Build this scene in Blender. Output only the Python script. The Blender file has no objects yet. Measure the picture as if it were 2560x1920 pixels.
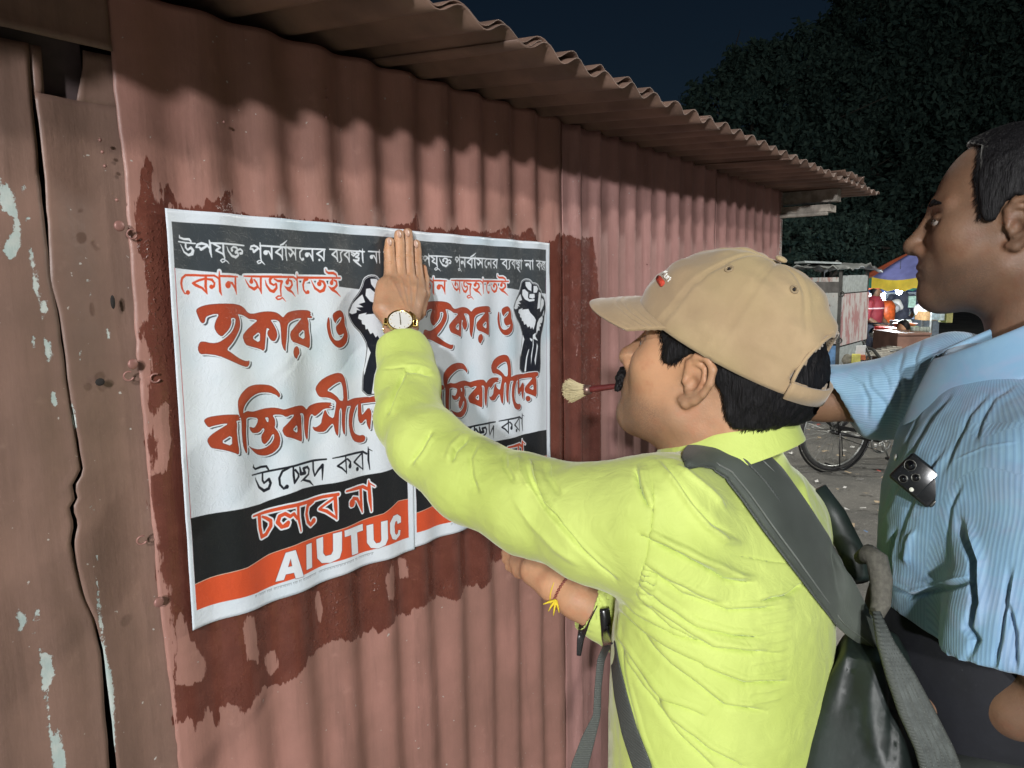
import bpy, bmesh, random
import numpy as np
from math import *
from mathutils import Vector, Matrix
random.seed(7); np.random.seed(7)
SC = bpy.context.scene
# ------------------------------------------------------------------ camera
F, CX, CY = 1849.0, 1280.0, 960.0
PITCH, ROLL, AZ, D, CH = radians(8.0), radians(1.0), radians(36.5), .98, 1.8
C = np.array((0.0, -D, CH))
fw = np.array((cos(PITCH)*cos(AZ), cos(PITCH)*sin(AZ), -sin(PITCH)))
r0 = np.array((sin(AZ), -cos(AZ), 0.0)); u0 = np.cross(r0, fw)
RT = cos(ROLL)*r0 - sin(ROLL)*u0
UP = sin(ROLL)*r0 + cos(ROLL)*u0
cam_data = bpy.data.cameras.new('camera'); cam = bpy.data.objects.new('camera', cam_data)
SC.collection.objects.link(cam); SC.camera = cam
cam_data.sensor_width = 36; cam_data.lens = 26.0; cam_data.clip_start = .02; cam_data.clip_end = 600
cam.matrix_world = Matrix(((RT[0], UP[0], -fw[0], C[0]), (RT[1], UP[1], -fw[1], C[1]), (RT[2], UP[2], -fw[2], C[2]), (0, 0, 0, 1)))
def ray(x, y): return fw + (x-CX)/F*RT + (CY-y)/F*UP
def at(x, y, z): return C + z*ray(x, y)                      # photo point at a distance -> place
def wallp(x, y, yy=0.0):
    d = ray(x, y); return C + (yy-C[1])/d[1]*d
def gnd(x, y, h=0.0):
    d = ray(x, y); return C + (h-C[2])/d[2]*d
def proj(P):
    v = P - C; z = v@fw
    return CX+F*(v@RT)/z, CY-F*(v@UP)/z, z
# ------------------------------------------------------------------ world, lights, exposure
W = bpy.data.worlds.new('World'); SC.world = W; W.use_nodes = True
wn = W.node_tree.nodes; wl = W.node_tree.links
SKY_EL, SKY_ROT = radians(10.5), radians(240)
sky = wn.new('ShaderNodeTexSky'); sky.sky_type = 'NISHITA'; sky.sun_disc = False
sky.sun_elevation = SKY_EL; sky.sun_rotation = SKY_ROT
tint = wn.new('ShaderNodeMixRGB'); tint.blend_type = 'MULTIPLY'; tint.inputs[0].default_value = 1; tint.inputs[2].default_value = (.60, .82, 1.12, 1)
wl.new(sky.outputs[0], tint.inputs[1]); wl.new(tint.outputs[0], wn['Background'].inputs[0])
wn['Background'].inputs[1].default_value = .0036
sun = bpy.data.objects.new('moon_light', bpy.data.lights.new('moon_light', 'SUN')); SC.collection.objects.link(sun)
sun.data.energy = .02; sun.data.angle = radians(.5); sun.data.color = (1, .95, .88)
sun.rotation_euler = Vector((cos(radians(30))*cos(SKY_EL), sin(radians(30))*cos(SKY_EL), -sin(SKY_EL))).to_track_quat('-Z', 'Y').to_euler()
SC.view_settings.view_transform = 'Standard'; SC.view_settings.look = 'None'
SC.view_settings.exposure = 0; SC.view_settings.gamma = 1; SC.view_settings.use_curve_mapping = False
SC.cycles.use_denoising = True; SC.cycles.max_bounces = 6; SC.cycles.sample_clamp_indirect = 4
# ------------------------------------------------------------------ helpers
def tag(o, label=None, cat=None, group=None, kind=None):
    if label: o['label'] = label
    if cat: o['category'] = cat
    if group: o['group'] = group
    if kind: o['kind'] = kind
    return o
def empty(name, loc, rz=0.0):
    o = bpy.data.objects.new(name, None); SC.collection.objects.link(o)
    o.location = loc; o.rotation_euler = (0, 0, rz); o.empty_display_size = .1; return o
def link(name, me, mat=None, parent=None, smooth=False):
    o = bpy.data.objects.new(name, me); SC.collection.objects.link(o)
    if mat is not None and not me.materials: me.materials.append(mat)
    if smooth and len(me.polygons): me.polygons.foreach_set('use_smooth', np.ones(len(me.polygons), bool))
    if parent is not None:
        o.parent = parent; o.matrix_parent_inverse = pmat(parent).inverted()
    return o
def pmat(p):
    m = Matrix.LocRotScale(p.location, p.rotation_euler, p.scale)
    return m if p.parent is None else pmat(p.parent) @ p.matrix_parent_inverse @ m
def mesh(V, Fc, name='mesh'):
    me = bpy.data.meshes.new(name)
    V = np.asarray(V, np.float32)
    if isinstance(Fc, np.ndarray) and Fc.ndim == 2:
        n, k = Fc.shape
        me.vertices.add(len(V)); me.vertices.foreach_set('co', V.ravel())
        me.loops.add(n*k); me.loops.foreach_set('vertex_index', Fc.astype(np.int32).ravel())
        me.polygons.add(n); me.polygons.foreach_set('loop_start', np.arange(0, n*k, k, dtype=np.int32))
        me.update(calc_edges=True)
    else:
        me.from_pydata([tuple(map(float, v)) for v in V], [], [tuple(map(int, f)) for f in Fc]); me.update()
    return me
class MB:
    """collects simple solids into one mesh"""
    def __init__(s): s.V = []; s.F = []
    def add(s, V, Fc):
        n = len(s.V); s.V += [tuple(v) for v in V]; s.F += [tuple(i+n for i in f) for f in Fc]; return s
    def box(s, c, sz, R=None, taper=1.0):
        hx, hy, hz = [k/2 for k in sz]; R = np.eye(3) if R is None else np.asarray(R)
        V = []
        for dz in (-1, 1):
            t = 1.0 if dz < 0 else taper
            for dx, dy in ((-1, -1), (1, -1), (1, 1), (-1, 1)): V.append(np.asarray(c) + R@np.array((dx*hx*t, dy*hy*t, dz*hz)))
        return s.add(V, [(0, 3, 2, 1), (4, 5, 6, 7), (0, 1, 5, 4), (1, 2, 6, 5), (2, 3, 7, 6), (3, 0, 4, 7)])
    def tube(s, pts, r, n=8, cap=True, flat=None):
        pts = [np.asarray(p, float) for p in pts]; m = len(pts)
        rs = r if hasattr(r, '__len__') else [r]*m
        V = []; prev = None
        for i, p in enumerate(pts):
            t = pts[min(i+1, m-1)] - pts[max(i-1, 0)]; t = t/(np.linalg.norm(t)+1e-9)
            if prev is None:
                a = np.array((0, 0, 1.)) if abs(t[2]) < .9 else np.array((1., 0, 0)); 
            else: a = prev
            a = a - t*(a@t); a /= np.linalg.norm(a)+1e-9; b = np.cross(t, a); prev = a
            for k in range(n):
                w = 2*pi*k/n; V.append(p + rs[i]*(cos(w)*a + sin(w)*b))
        Fc = [(i*n+k, i*n+(k+1) % n, (i+1)*n+(k+1) % n, (i+1)*n+k) for i in range(m-1) for k in range(n)]
        if cap: Fc += [tuple(range(n-1, -1, -1)), tuple((m-1)*n+k for k in range(n))]
        return s.add(V, Fc)
    def ring(s, c, R_, r, ax=(0, 0, 1), n=24, m=8, a0=0, a1=2*pi):
        ax = np.asarray(ax, float); ax /= np.linalg.norm(ax)
        a = np.cross(ax, (0, 0, 1.)) if abs(ax[2]) < .9 else np.cross(ax, (1., 0, 0)); a /= np.linalg.norm(a); b = np.cross(ax, a)
        V = []
        full = abs(a1-a0-2*pi) < 1e-6; N = n if full else n+1
        for i in range(N):
            w = a0+(a1-a0)*i/n; d = cos(w)*a+sin(w)*b
            for k in range(m):
                q = 2*pi*k/m; V.append(np.asarray(c)+d*(R_+r*cos(q))+ax*r*sin(q))
        Fc = [(i*m+k, ((i+1) % N)*m+k, ((i+1) % N)*m+(k+1) % m, i*m+(k+1) % m) for i in range(n) for k in range(m)]
        return s.add(V, Fc)
    def ball(s, c, r, n=10, m=7, R=None):
        r = np.asarray(r if hasattr(r, '__len__') else (r, r, r), float); R = np.eye(3) if R is None else np.asarray(R)
        V = [np.asarray(c)+R@(r*np.array((0, 0, 1.)))]
        for i in range(1, m):
            for k in range(n):
                t = pi*i/m; w = 2*pi*k/n; V.append(np.asarray(c)+R@(r*np.array((sin(t)*cos(w), sin(t)*sin(w), cos(t)))))
        V.append(np.asarray(c)-R@(r*np.array((0, 0, 1.))))
        Fc = [(0, 1+k, 1+(k+1) % n) for k in range(n)]
        for i in range(m-2):
            for k in range(n): Fc.append((1+i*n+k, 1+(i+1)*n+k, 1+(i+1)*n+(k+1) % n, 1+i*n+(k+1) % n))
        e = len(V)-1; Fc += [(e, 1+(m-2)*n+(k+1) % n, 1+(m-2)*n+k) for k in range(n)]
        return s.add(V, Fc)
    def build(s, name, mat, parent=None, smooth=False): return link(name, mesh(s.V, s.F, name), mat, parent, smooth)
def bevel(o, w=.002, seg=2):
    m = o.modifiers.new('bevel', 'BEVEL'); m.width = w; m.segments = seg; m.limit_method = 'ANGLE'; return o
# ---- materials
class NT:
    def __init__(s, name):
        s.m = bpy.data.materials.new(name); s.m.use_nodes = True; s.t = s.m.node_tree; s.b = s.t.nodes['Principled BSDF']
    def n(s, ty, **k):
        o = s.t.nodes.new('ShaderNode'+ty)
        for a, v in k.items():
            if a[0] == 'i' and a[1:].isdigit(): s.set(o.inputs[int(a[1:])], v)
            elif a.startswith('in_'): s.set(o.inputs[a[3:].replace('_', ' ')], v)
            else: setattr(o, a, v)
        return o
    def set(s, sock, v):
        if hasattr(v, 'bl_idname') and hasattr(v, 'outputs'): s.t.links.new(v.outputs[0], sock)
        elif isinstance(v, bpy.types.NodeSocket): s.t.links.new(v, sock)
        else: sock.default_value = v
    def tex(s, kind='Object'): return s.n('TexCoord').outputs[kind]
    def mapping(s, vec, sc=(1, 1, 1), rot=(0, 0, 0)):
        return s.n('Mapping', i0=vec, i3=sc, i2=rot).outputs[0]
    def noise(s, vec, scale, detail=4, rough=.55, dist=0):
        o = s.n('TexNoise', in_Scale=scale, in_Detail=detail, in_Roughness=rough, in_Distortion=dist); s.set(o.inputs['Vector'], vec); return o.outputs[0]
    def math(s, op, a, b=0.0, clamp=False):
        o = s.n('Math', operation=op, i0=a, i1=b); o.use_clamp = clamp; return o.outputs[0]
    def ramp(s, v, lo, hi, a=0.0, b=1.0):
        return s.n('MapRange', i0=v, i1=lo, i2=hi, i3=a, i4=b, interpolation_type='SMOOTHSTEP').outputs[0]
    def mix(s, f, a, b, mode='MIX'):
        o = s.n('MixRGB', blend_type=mode, i0=f, i1=a, i2=b); return o.outputs[0]
    def attr(s, name): return s.n('Attribute', attribute_name=name).outputs['Fac']
    def bump(s, h, st=.3, dist=.002, normal=None):
        o = s.n('Bump', in_Strength=st, in_Distance=dist, in_Height=h)
        if normal is not None: s.set(o.inputs['Normal'], normal)
        return o.outputs[0]
    def out(s, col=None, rough=None, norm=None, metal=None, spec=None, **k):
        for nm, v in (('Base Color', col), ('Roughness', rough), ('Normal', norm), ('Metallic', metal), ('Specular IOR Level', spec)):
            if v is not None: s.set(s.b.inputs[nm], v)
        for a, v in k.items(): s.set(s.b.inputs[a.replace('_', ' ')], v)
        return s.m
def c4(*c): return (c[0], c[1], c[2], 1.0)
def simple(name, col, rough=.6, metal=0.0, var=.25, scale=20, bump=.15, bdist=.002, spec=.5, **k):
    t = NT(name); v = t.tex(); n = t.noise(v, scale, 5)
    a = c4(*[c*(1-var) for c in col]); b = c4(*[min(1, c*(1+var)) for c in col])
    return t.out(t.mix(t.ramp(n, .3, .7), a, b), rough, t.bump(n, bump, bdist), metal, spec, **k)
def cloth(name, col, scale=900, rough=.85, sheen=.3, var=.1):
    t = NT(name); v = t.tex(); big = t.noise(v, 9, 4)
    w1 = t.n('TexWave', in_Scale=scale/6.28, in_Distortion=.3, bands_direction='X', i0=v).outputs[1]
    w2 = t.n('TexWave', in_Scale=scale/6.28, in_Distortion=.3, bands_direction='Z', i0=v).outputs[1]
    h = t.math('ADD', w1, w2)
    a = c4(*[c*(1-var) for c in col]); b = c4(*[c*(1+var) for c in col])
    nb = t.bump(big, .15, .01); 
    return t.out(t.mix(t.ramp(big, .3, .7), a, b), rough, t.bump(h, .15, .0006, nb), 0, .25, Sheen_Weight=sheen, Sheen_Roughness=.5)
# ---- signed distance modelling: smooth unions of simple forms, meshed with surface nets
class Grid:
    def __init__(s, lo, hi, h, M=None, o=None):
        s.lo = np.array(lo, np.float32); s.h = h
        n = np.ceil((np.array(hi)-s.lo)/h).astype(int)+1; s.n = n
        ax = [s.lo[i]+h*np.arange(n[i], dtype=np.float32) for i in range(3)]
        s.X, s.Y, s.Z = np.meshgrid(*ax, indexing='ij')
        s.d = np.full(s.X.shape, 1.0, np.float32)
        s.M = np.eye(3) if M is None else np.asarray(M)   # columns: local axes in the world
        s.o = np.zeros(3) if o is None else np.asarray(o)
    def ell(s, c, r, R=None):
        x, y, z = s.X-c[0], s.Y-c[1], s.Z-c[2]
        if R is not None:
            x, y, z = [R[0][i]*x+R[1][i]*y+R[2][i]*z for i in range(3)]
        r = np.asarray(r, float)
        k0 = np.sqrt((x/r[0])**2+(y/r[1])**2+(z/r[2])**2); k1 = np.sqrt((x/r[0]**2)**2+(y/r[1]**2)**2+(z/r[2]**2)**2)+1e-6
        return k0*(k0-1)/k1
    def cone(s, a, b, ra, rb=None, squash=None):
        rb = ra if rb is None else rb
        a = np.asarray(a, float); b = np.asarray(b, float); ab = b-a; L2 = ab@ab+1e-12
        x, y, z = s.X-a[0], s.Y-a[1], s.Z-a[2]
        t = np.clip((x*ab[0]+y*ab[1]+z*ab[2])/L2, 0, 1)
        px, py, pz = x-t*ab[0], y-t*ab[1], z-t*ab[2]
        if squash is not None:
            ax, k = squash; q = (px*ax[0]+py*ax[1]+pz*ax[2])*(k-1); px = px+q*ax[0]; py = py+q*ax[1]; pz = pz+q*ax[2]
        return np.sqrt(px*px+py*py+pz*pz)-(ra+(rb-ra)*t)
    def chain(s, pts, k=.0):
        d = None
        for p, q in zip(pts[:-1], pts[1:]):
            e = s.cone(p[:3], q[:3], p[3], q[3]); d = e if d is None else smin(d, e, k)
        return d
    def add(s, e, k=.01): s.d = smin(s.d, e, k); return s
    def sub(s, e, k=.005): s.d = -smin(-s.d, e, k); return s
    def mesh(s, name='form', world=True):
        V, Q = surface_nets(s.d); V = V*s.h+s.lo
        if world: V = V@s.M.T+s.o
        return V, Q
def smin(a, b, k):
    if k <= 0: return np.minimum(a, b)
    h = np.clip(.5+.5*(b-a)/k, 0, 1); return b+(a-b)*h-k*h*(1-h)
def surface_nets(d):
    S = d < 0
    nx, ny, nz = d.shape
    cs = [(i, j, k) for i in (0, 1) for j in (0, 1) for k in (0, 1)]
    sl = lambda A, c: A[c[0]:nx-1+c[0], c[1]:ny-1+c[1], c[2]:nz-1+c[2]]
    cnt = sum(sl(S, c).astype(np.int8) for c in cs)
    act = (cnt > 0) & (cnt < 8)
    I, J, K = np.nonzero(act); N = len(I)
    idx = np.full(act.shape, -1, np.int64); idx[I, J, K] = np.arange(N)
    acc = np.zeros((N, 3)); w = np.zeros(N)
    for c in cs:
        for ax in range(3):
            if c[ax]: continue
            e = list(c); e[ax] = 1
            a = d[I+c[0], J+c[1], K+c[2]]; b = d[I+e[0], J+e[1], K+e[2]]
            m = (a < 0) != (b < 0); t = np.where(m, a/(a-b+1e-20), 0)
            P = np.tile(np.array(c, float), (N, 1)); P[:, ax] = t
            acc += P*m[:, None]; w += m
    V = acc/w[:, None]+np.stack([I, J, K], 1)
    Q = []
    for ax in range(3):
        a = [slice(1, -1)]*3; b = [slice(1, -1)]*3; a[ax] = slice(0, -1); b[ax] = slice(1, None)
        A, B = S[tuple(a)], S[tuple(b)]
        for flip, m in ((0, A & ~B), (1, ~A & B)):
            i, j, k = np.nonzero(m); i = i+1-(ax == 0); j = j+1-(ax == 1); k = k+1-(ax == 2)
            P = np.stack([i, j, k], 1); o1, o2 = [(1, 2), (2, 0), (0, 1)][ax]
            def g(s1, s2):
                q = P.copy(); q[:, o1] -= s1; q[:, o2] -= s2; return idx[q[:, 0], q[:, 1], q[:, 2]]
            f = np.stack([g(1, 1), g(0, 1), g(0, 0), g(1, 0)], 1)
            Q.append(f[:, ::-1] if flip else f)
    Q = np.concatenate(Q); return V, Q[(Q >= 0).all(1)]
def normals(V, Q):
    n = np.cross(V[Q[:, 2]]-V[Q[:, 0]], V[Q[:, 3]]-V[Q[:, 1]]); N = np.zeros_like(V)
    for i in range(4):
        for a in range(3): N[:, a] += np.bincount(Q[:, i], n[:, a], len(V))
    return N/(np.linalg.norm(N, axis=1)[:, None]+1e-12)
def relax(V, Q, it=2, f=.5):
    for _ in range(it):
        S = np.zeros_like(V); c = np.zeros(len(V))
        for i in range(4):
            for j in ((i+1) % 4, (i-1) % 4):
                for a in range(3): S[:, a] += np.bincount(Q[:, i], V[Q[:, j], a], len(V))
                c += np.bincount(Q[:, i], minlength=len(V))
        V = V+f*(S/np.maximum(c, 1)[:, None]-V)
    return V
def pxy(V):
    v = V-C; z = v@fw; return CX+F*(v@RT)/z, CY-F*(v@UP)/z, z
def folds(V, Q, lines, front=True):
    """raise or sink the cloth along lines read from the photograph: (amp m, width px, points)"""
    N = normals(V, Q); x, y, z = pxy(V)
    view = ((C-V)*N).sum(1)/np.linalg.norm(C-V, axis=1); m = np.clip(view*3+.3, 0, 1)
    D_ = np.zeros(len(V))
    for amp, wd, pts in lines:
        pts = np.array(pts, float); mg = wd*3.2
        sel = np.nonzero((x > pts[:, 0].min()-mg) & (x < pts[:, 0].max()+mg) & (y > pts[:, 1].min()-mg) & (y < pts[:, 1].max()+mg) & (m > .01))[0]
        if not len(sel): continue
        D_[sel] += fold_one(x[sel], y[sel], amp, wd, pts)
    return V+N*(D_*m)[:, None]
def fold_one(x, y, amp, wd, pts):
        best = np.full(len(x), 1e9); tt = np.zeros(len(x)); L = 0
        seg = np.linalg.norm(np.diff(pts, axis=0), axis=1); tot = seg.sum()
        for (a, b, s_) in zip(pts[:-1], pts[1:], seg):
            ab = b-a; t = np.clip(((x-a[0])*ab[0]+(y-a[1])*ab[1])/(ab@ab+1e-9), 0, 1)
            q = np.hypot(x-a[0]-t*ab[0], y-a[1]-t*ab[1]); k = q < best
            best = np.where(k, q, best); tt = np.where(k, (L+t*s_)/tot, tt); L += s_
        fade = np.clip(np.minimum(tt, 1-tt)*5+.15, 0, 1)
        return amp*np.exp(-(best/wd)**2)*fade
def subdiv(V, Q):
    E = np.stack([Q, np.roll(Q, -1, 1)], -1).reshape(-1, 2); E.sort(axis=1); U, inv = np.unique(E[:, 0].astype(np.int64)*len(V)+E[:, 1], return_inverse=True); inv = inv.reshape(Q.shape)
    mid = (V[U//len(V)]+V[U % len(V)])/2; cen = V[Q].mean(1); n = len(V); e = n+inv; c = n+len(mid)+np.arange(len(Q))
    Q2 = np.concatenate([np.stack([Q[:, i], e[:, i], c, e[:, i-1]], 1) for i in range(4)]); return relax(np.concatenate([V, mid, cen]), Q2, 1, .5), Q2
def vnoise(P, scale, seed=0):
    """cheap smooth value noise"""
    q = P*scale+seed*17.3; i = np.floor(q).astype(np.int64); f = q-i; f = f*f*(3-2*f); r = 0
    for dx in (0, 1):
        for dy in (0, 1):
            for dz in (0, 1):
                h = (i[:, 0]+dx)*374761393+(i[:, 1]+dy)*668265263+(i[:, 2]+dz)*2147483647+seed*1013
                h = (h ^ (h >> 13))*1274126177; h = (h ^ (h >> 16)) & 0xffff
                w = (f[:, 0] if dx else 1-f[:, 0])*(f[:, 1] if dy else 1-f[:, 1])*(f[:, 2] if dz else 1-f[:, 2]); r = r+w*h/65535.0
    return r*2-1
def frame(fwd, up=(0, 0, 1.)):
    fwd = np.asarray(fwd, float); fwd /= np.linalg.norm(fwd); l = np.cross(up, fwd); l /= np.linalg.norm(l); return np.stack([fwd, l, np.cross(fwd, l)], 1)
def rot(axis, a):
    return np.array(Matrix.Rotation(a, 3, Vector(axis)))
def sdpoly(x, y, P):
    """signed distance to polygon, negative inside"""
    P = np.asarray(P, float); d = np.full(x.shape, 1e9, np.float32); ins = np.zeros(x.shape, bool)
    for i in range(len(P)):
        a = P[i-1]; b = P[i]; ab = b-a
        t = np.clip(((x-a[0])*ab[0]+(y-a[1])*ab[1])/(ab@ab+1e-12), 0, 1)
        d = np.minimum(d, (x-a[0]-t*ab[0])**2+(y-a[1]-t*ab[1])**2)
        c = ((a[1] > y) != (b[1] > y)); xx = (b[0]-a[0])*(y-a[1])/(b[1]-a[1]+1e-12)+a[0]
        ins ^= c & (x < xx)
    d = np.sqrt(d); return np.where(ins, -d, d)
# ------------------------------------------------------------------ the printed poster sheet (flat print, drawn here stroke by stroke)
QL = np.array([(.5445, 1.904), (1.005, 1.8955), (.9958, 1.2856), (.5340, 1.3045)])      # wall x,z of the left sheet: TL TR BR BL
QR = np.array([(1.0025, 1.894), (1.4862, 1.885), (1.4785, 1.272), (.9928, 1.2862)])
def quv(Q, x, z):
    """wall point -> sheet u,v (v down)"""
    u = v = .5
    for _ in range(12):
        p = (1-u)*(1-v)*Q[0]+u*(1-v)*Q[1]+u*v*Q[2]+(1-u)*v*Q[3]
        du = (1-v)*(Q[1]-Q[0])+v*(Q[2]-Q[3]); dv = (1-u)*(Q[3]-Q[0])+u*(Q[2]-Q[1])
        e = np.array((x, z))-p; s = np.linalg.solve(np.stack([du, dv], 1), e); u += s[0]; v += s[1]
    return u, v
def lift(Q, yy=-.0135): return np.array([wallp(*proj(np.array((q[0], 0, q[1])))[:2], yy)[[0, 2]] for q in Q])
QL = lift(QL); QR = lift(QR)
PW, PH = 1150, 1500
def mapper(side, off, sc):
    Q = QL if side == 'L' else QR
    def f(p):
        w = wallp(off[0]+p[0]/sc, off[1]+p[1]/sc, -.0135); u, v = quv(Q, w[0], w[2])
        if side == 'R': u += float(np.interp(u, [0, .14, .25, .36, .51, .60, .70, .80, .93, 1], [.0, .016, -.004, 0, .016, .021, .045, .038, .030, .005]))
        return (u*PW, v*PH)
    return f
class Print:
    def __init__(s):
        s.img = np.empty((PH, PW, 3), np.float32); s.img[:] = (.67, .73, .79)
    def box(s, P, m):
        P = np.array(P); x0, y0 = np.maximum(np.floor(P.min(0)-m), 0).astype(int); x1, y1 = np.ceil(P.max(0)+m).astype(int)
        x1 = min(x1, PW); y1 = min(y1, PH); return x0, y0, x1, y1
    def sd(s, shapes, m):
        allp = np.array([q[:2] for k, sh, _ in shapes for q in sh]); x0, y0, x1, y1 = s.box(allp, m)
        X, Y = np.meshgrid(np.arange(x0, x1)+.5, np.arange(y0, y1)+.5); d = np.full(X.shape, 1e3, np.float32); holes = []
        for kind, sh, _ in shapes:
            sh = np.array(sh)
            a0, b0 = np.maximum(np.floor(sh[:, :2].min(0)-m-8).astype(int)-(x0, y0), 0); a1, b1 = np.ceil(sh[:, :2].max(0)+m+8).astype(int)-(x0, y0)
            if a1 <= 0 or b1 <= 0: continue
            Xs, Ys = X[b0:b1, a0:a1], Y[b0:b1, a0:a1]
            if Xs.size == 0: continue
            if kind == 'p': e = sdpoly(Xs, Ys, sh)
            elif kind == 'h': holes.append((b0, b1, a0, a1, sdpoly(Xs, Ys, sh))); continue
            else:
                e = np.full(Xs.shape, 1e3)
                if len(sh) == 1: e = np.hypot(Xs-sh[0][0], Ys-sh[0][1])-sh[0][2]/2
                for a, b in zip(sh[:-1], sh[1:]):
                    ab = b[:2]-a[:2]; t = np.clip(((Xs-a[0])*ab[0]+(Ys-a[1])*ab[1])/(ab@ab+1e-9), 0, 1)
                    e = np.minimum(e, np.hypot(Xs-a[0]-t*ab[0], Ys-a[1]-t*ab[1])-(a[2]+(b[2]-a[2])*t)/2)
            d[b0:b1, a0:a1] = np.minimum(d[b0:b1, a0:a1], e)
        for b0, b1, a0, a1, e in holes: d[b0:b1, a0:a1] = np.maximum(d[b0:b1, a0:a1], -e)
        return d, (x0, y0, x1, y1)
    def ink(s, d, bx, col, grow=0.0, off=(0, 0), alpha=1.0):
        x0, y0, x1, y1 = bx; a = np.clip(.5-(d-grow)/1.3, 0, 1)*alpha
        X0, Y0 = x0+off[0], y0+off[1]; X1, Y1 = min(x1+off[0], PW), min(y1+off[1], PH); a = a[:Y1-Y0, :X1-X0, None]
        s.img[Y0:Y1, X0:X1] = s.img[Y0:Y1, X0:X1]*(1-a)+np.array(col, np.float32)*a
def smooth_poly(P, it=1):
    P = [np.array(p, float) for p in P]
    for _ in range(it):
        Q = []
        for i in range(len(P)):
            a, b = P[i], P[(i+1) % len(P)]; Q += [a*.78+b*.22, a*.22+b*.78]
        P = Q
    return P
def shapes(mp, sc, polys=(), holes=(), strokes=(), it=1):
    k = PW/250.0/sc*.0
    out = []
    for P in polys: out.append(('p', [mp(q) for q in smooth_poly(P, it)], 0))
    for P in holes: out.append(('h', [mp(q) for q in smooth_poly(P, it)], 0))
    for S in strokes:
        q = []
        for x, y, w in S:
            a = mp((x, y)); b = mp((x+20, y)); c = mp((x, y+20)); q.append((a[0], a[1], w*(abs(b[0]-a[0])+abs(c[1]-a[1]))/40))
        out.append(('s', q, 0))
    return out
A1 = (mapper('L', (430, 570), 8.193), 8.193); A2 = (mapper('L', (680, 590), 8.193), 8.193); A3 = (mapper('R', (1050, 600), 6.506), 6.506)
A4 = (mapper('L', (480, 740), 5.395), 5.395); A5 = (mapper('L', (500, 920), 4.706), 4.706); A6 = (mapper('L', (600, 1100), 5.978), 5.978)
A7 = (mapper('R', (1240, 670), 5.352), 5.352); A8 = (mapper('R', (1050, 740), 4.482), 4.482); A9 = (mapper('L', (400, 950), 2.553), 2.553)
WHITE = (.70, .75, .80); GREY_GLARE = (.046, .056, .064); BLACK = (.012, .014, .017); ORANGE = (.62, .085, .030); RUST = (.36, .058, .026); INKB = (.010, .013, .022)
pr = Print()
# pale blue-green clouds printed across the sheet
yy, xx = np.mgrid[0:PH, 0:PW]
cl = (vnoise(np.stack([xx[::4, ::4].ravel()/PW, yy[::4, ::4].ravel()/PW, xx[::4, ::4].ravel()*0], 1), 5, 3)*.6+vnoise(np.stack([xx[::4, ::4].ravel()/PW, yy[::4, ::4].ravel()/PW, xx[::4, ::4].ravel()*0], 1), 13, 4)*.4).reshape(xx[::4, ::4].shape)
cl = np.repeat(np.repeat(cl, 4, 0), 4, 1)[:PH, :PW, None]
pr.img *= 1-np.clip(cl, 0, 1)*np.array((.26, .14, .10), np.float32)
# header block, lower black band, red band
mL = mapper('L', (0, 0), 1); mR = mapper('R', (0, 0), 1)
hTL, hBL, hTR, hBR = mL((433.2, 553.8)), mL((439.2, 670)), mR((1363.6, 623.8)), mR((1359.7, 734.5))
xl = (hTL[0]+mL((477, 1400))[0])/2; xr = (hTR[0]+mR((1359, 1110))[0])/2
d, bx = pr.sd([('p', [(xl, hTL[1]), (xr, hTR[1]), (xr, hBR[1]), (xl, hBL[1])], 0)], 3); pr.ink(d, bx, GREY_GLARE)  # header ink lightened to grey for the glare on the glossy sheet
for xq, c in ((xl+1, (.45, .03, .05)), (xr-1, (.20, .04, .14))):
    d, bx = pr.sd([('s', [(xq, hBL[1], 2.6), (xq, 1400, 2.6)], 0)], 3); pr.ink(d, bx, c)
mb = A9[0]
top = [mb(p) for p in [(300, 862), (450, 830), (640, 790), (780, 735), (900, 690), (1100, 660), (1400, 590), (1480, 565)]]
mid = [mb(p) for p in [(330, 1265), (550, 1190), (700, 1110), (900, 1030), (1050, 990), (1250, 920), (1420, 850), (1520, 770)]]
bot = [mb(p) for p in [(400, 1420), (620, 1350), (850, 1260), (1100, 1170), (1350, 1090), (1500, 1030)]]
def edge(c, ylo, yhi): return [(xl, ylo)]+c+[(xr, yhi)]
top = edge(top, mb((190, 885))[1], mR((1050+1390/4.482, 740+1510/4.482))[1]); mid = edge(mid, mb((215, 1310))[1], mb((1590, 755))[1]); bot = edge(bot, mb((228, 1475))[1], mb((1595, 1000))[1])
d, bx = pr.sd([('p', top+mid[::-1], 0)], 3); pr.ink(d, bx, BLACK)
d, bx = pr.sd([('p', mid+bot[::-1], 0)], 3); pr.ink(d, bx, ORANGE)
d, bx = pr.sd([('s', [(x, y, 2.5) for x, y in mid], 0)], 3); pr.ink(d, bx, (.6, .45, .35))
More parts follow.
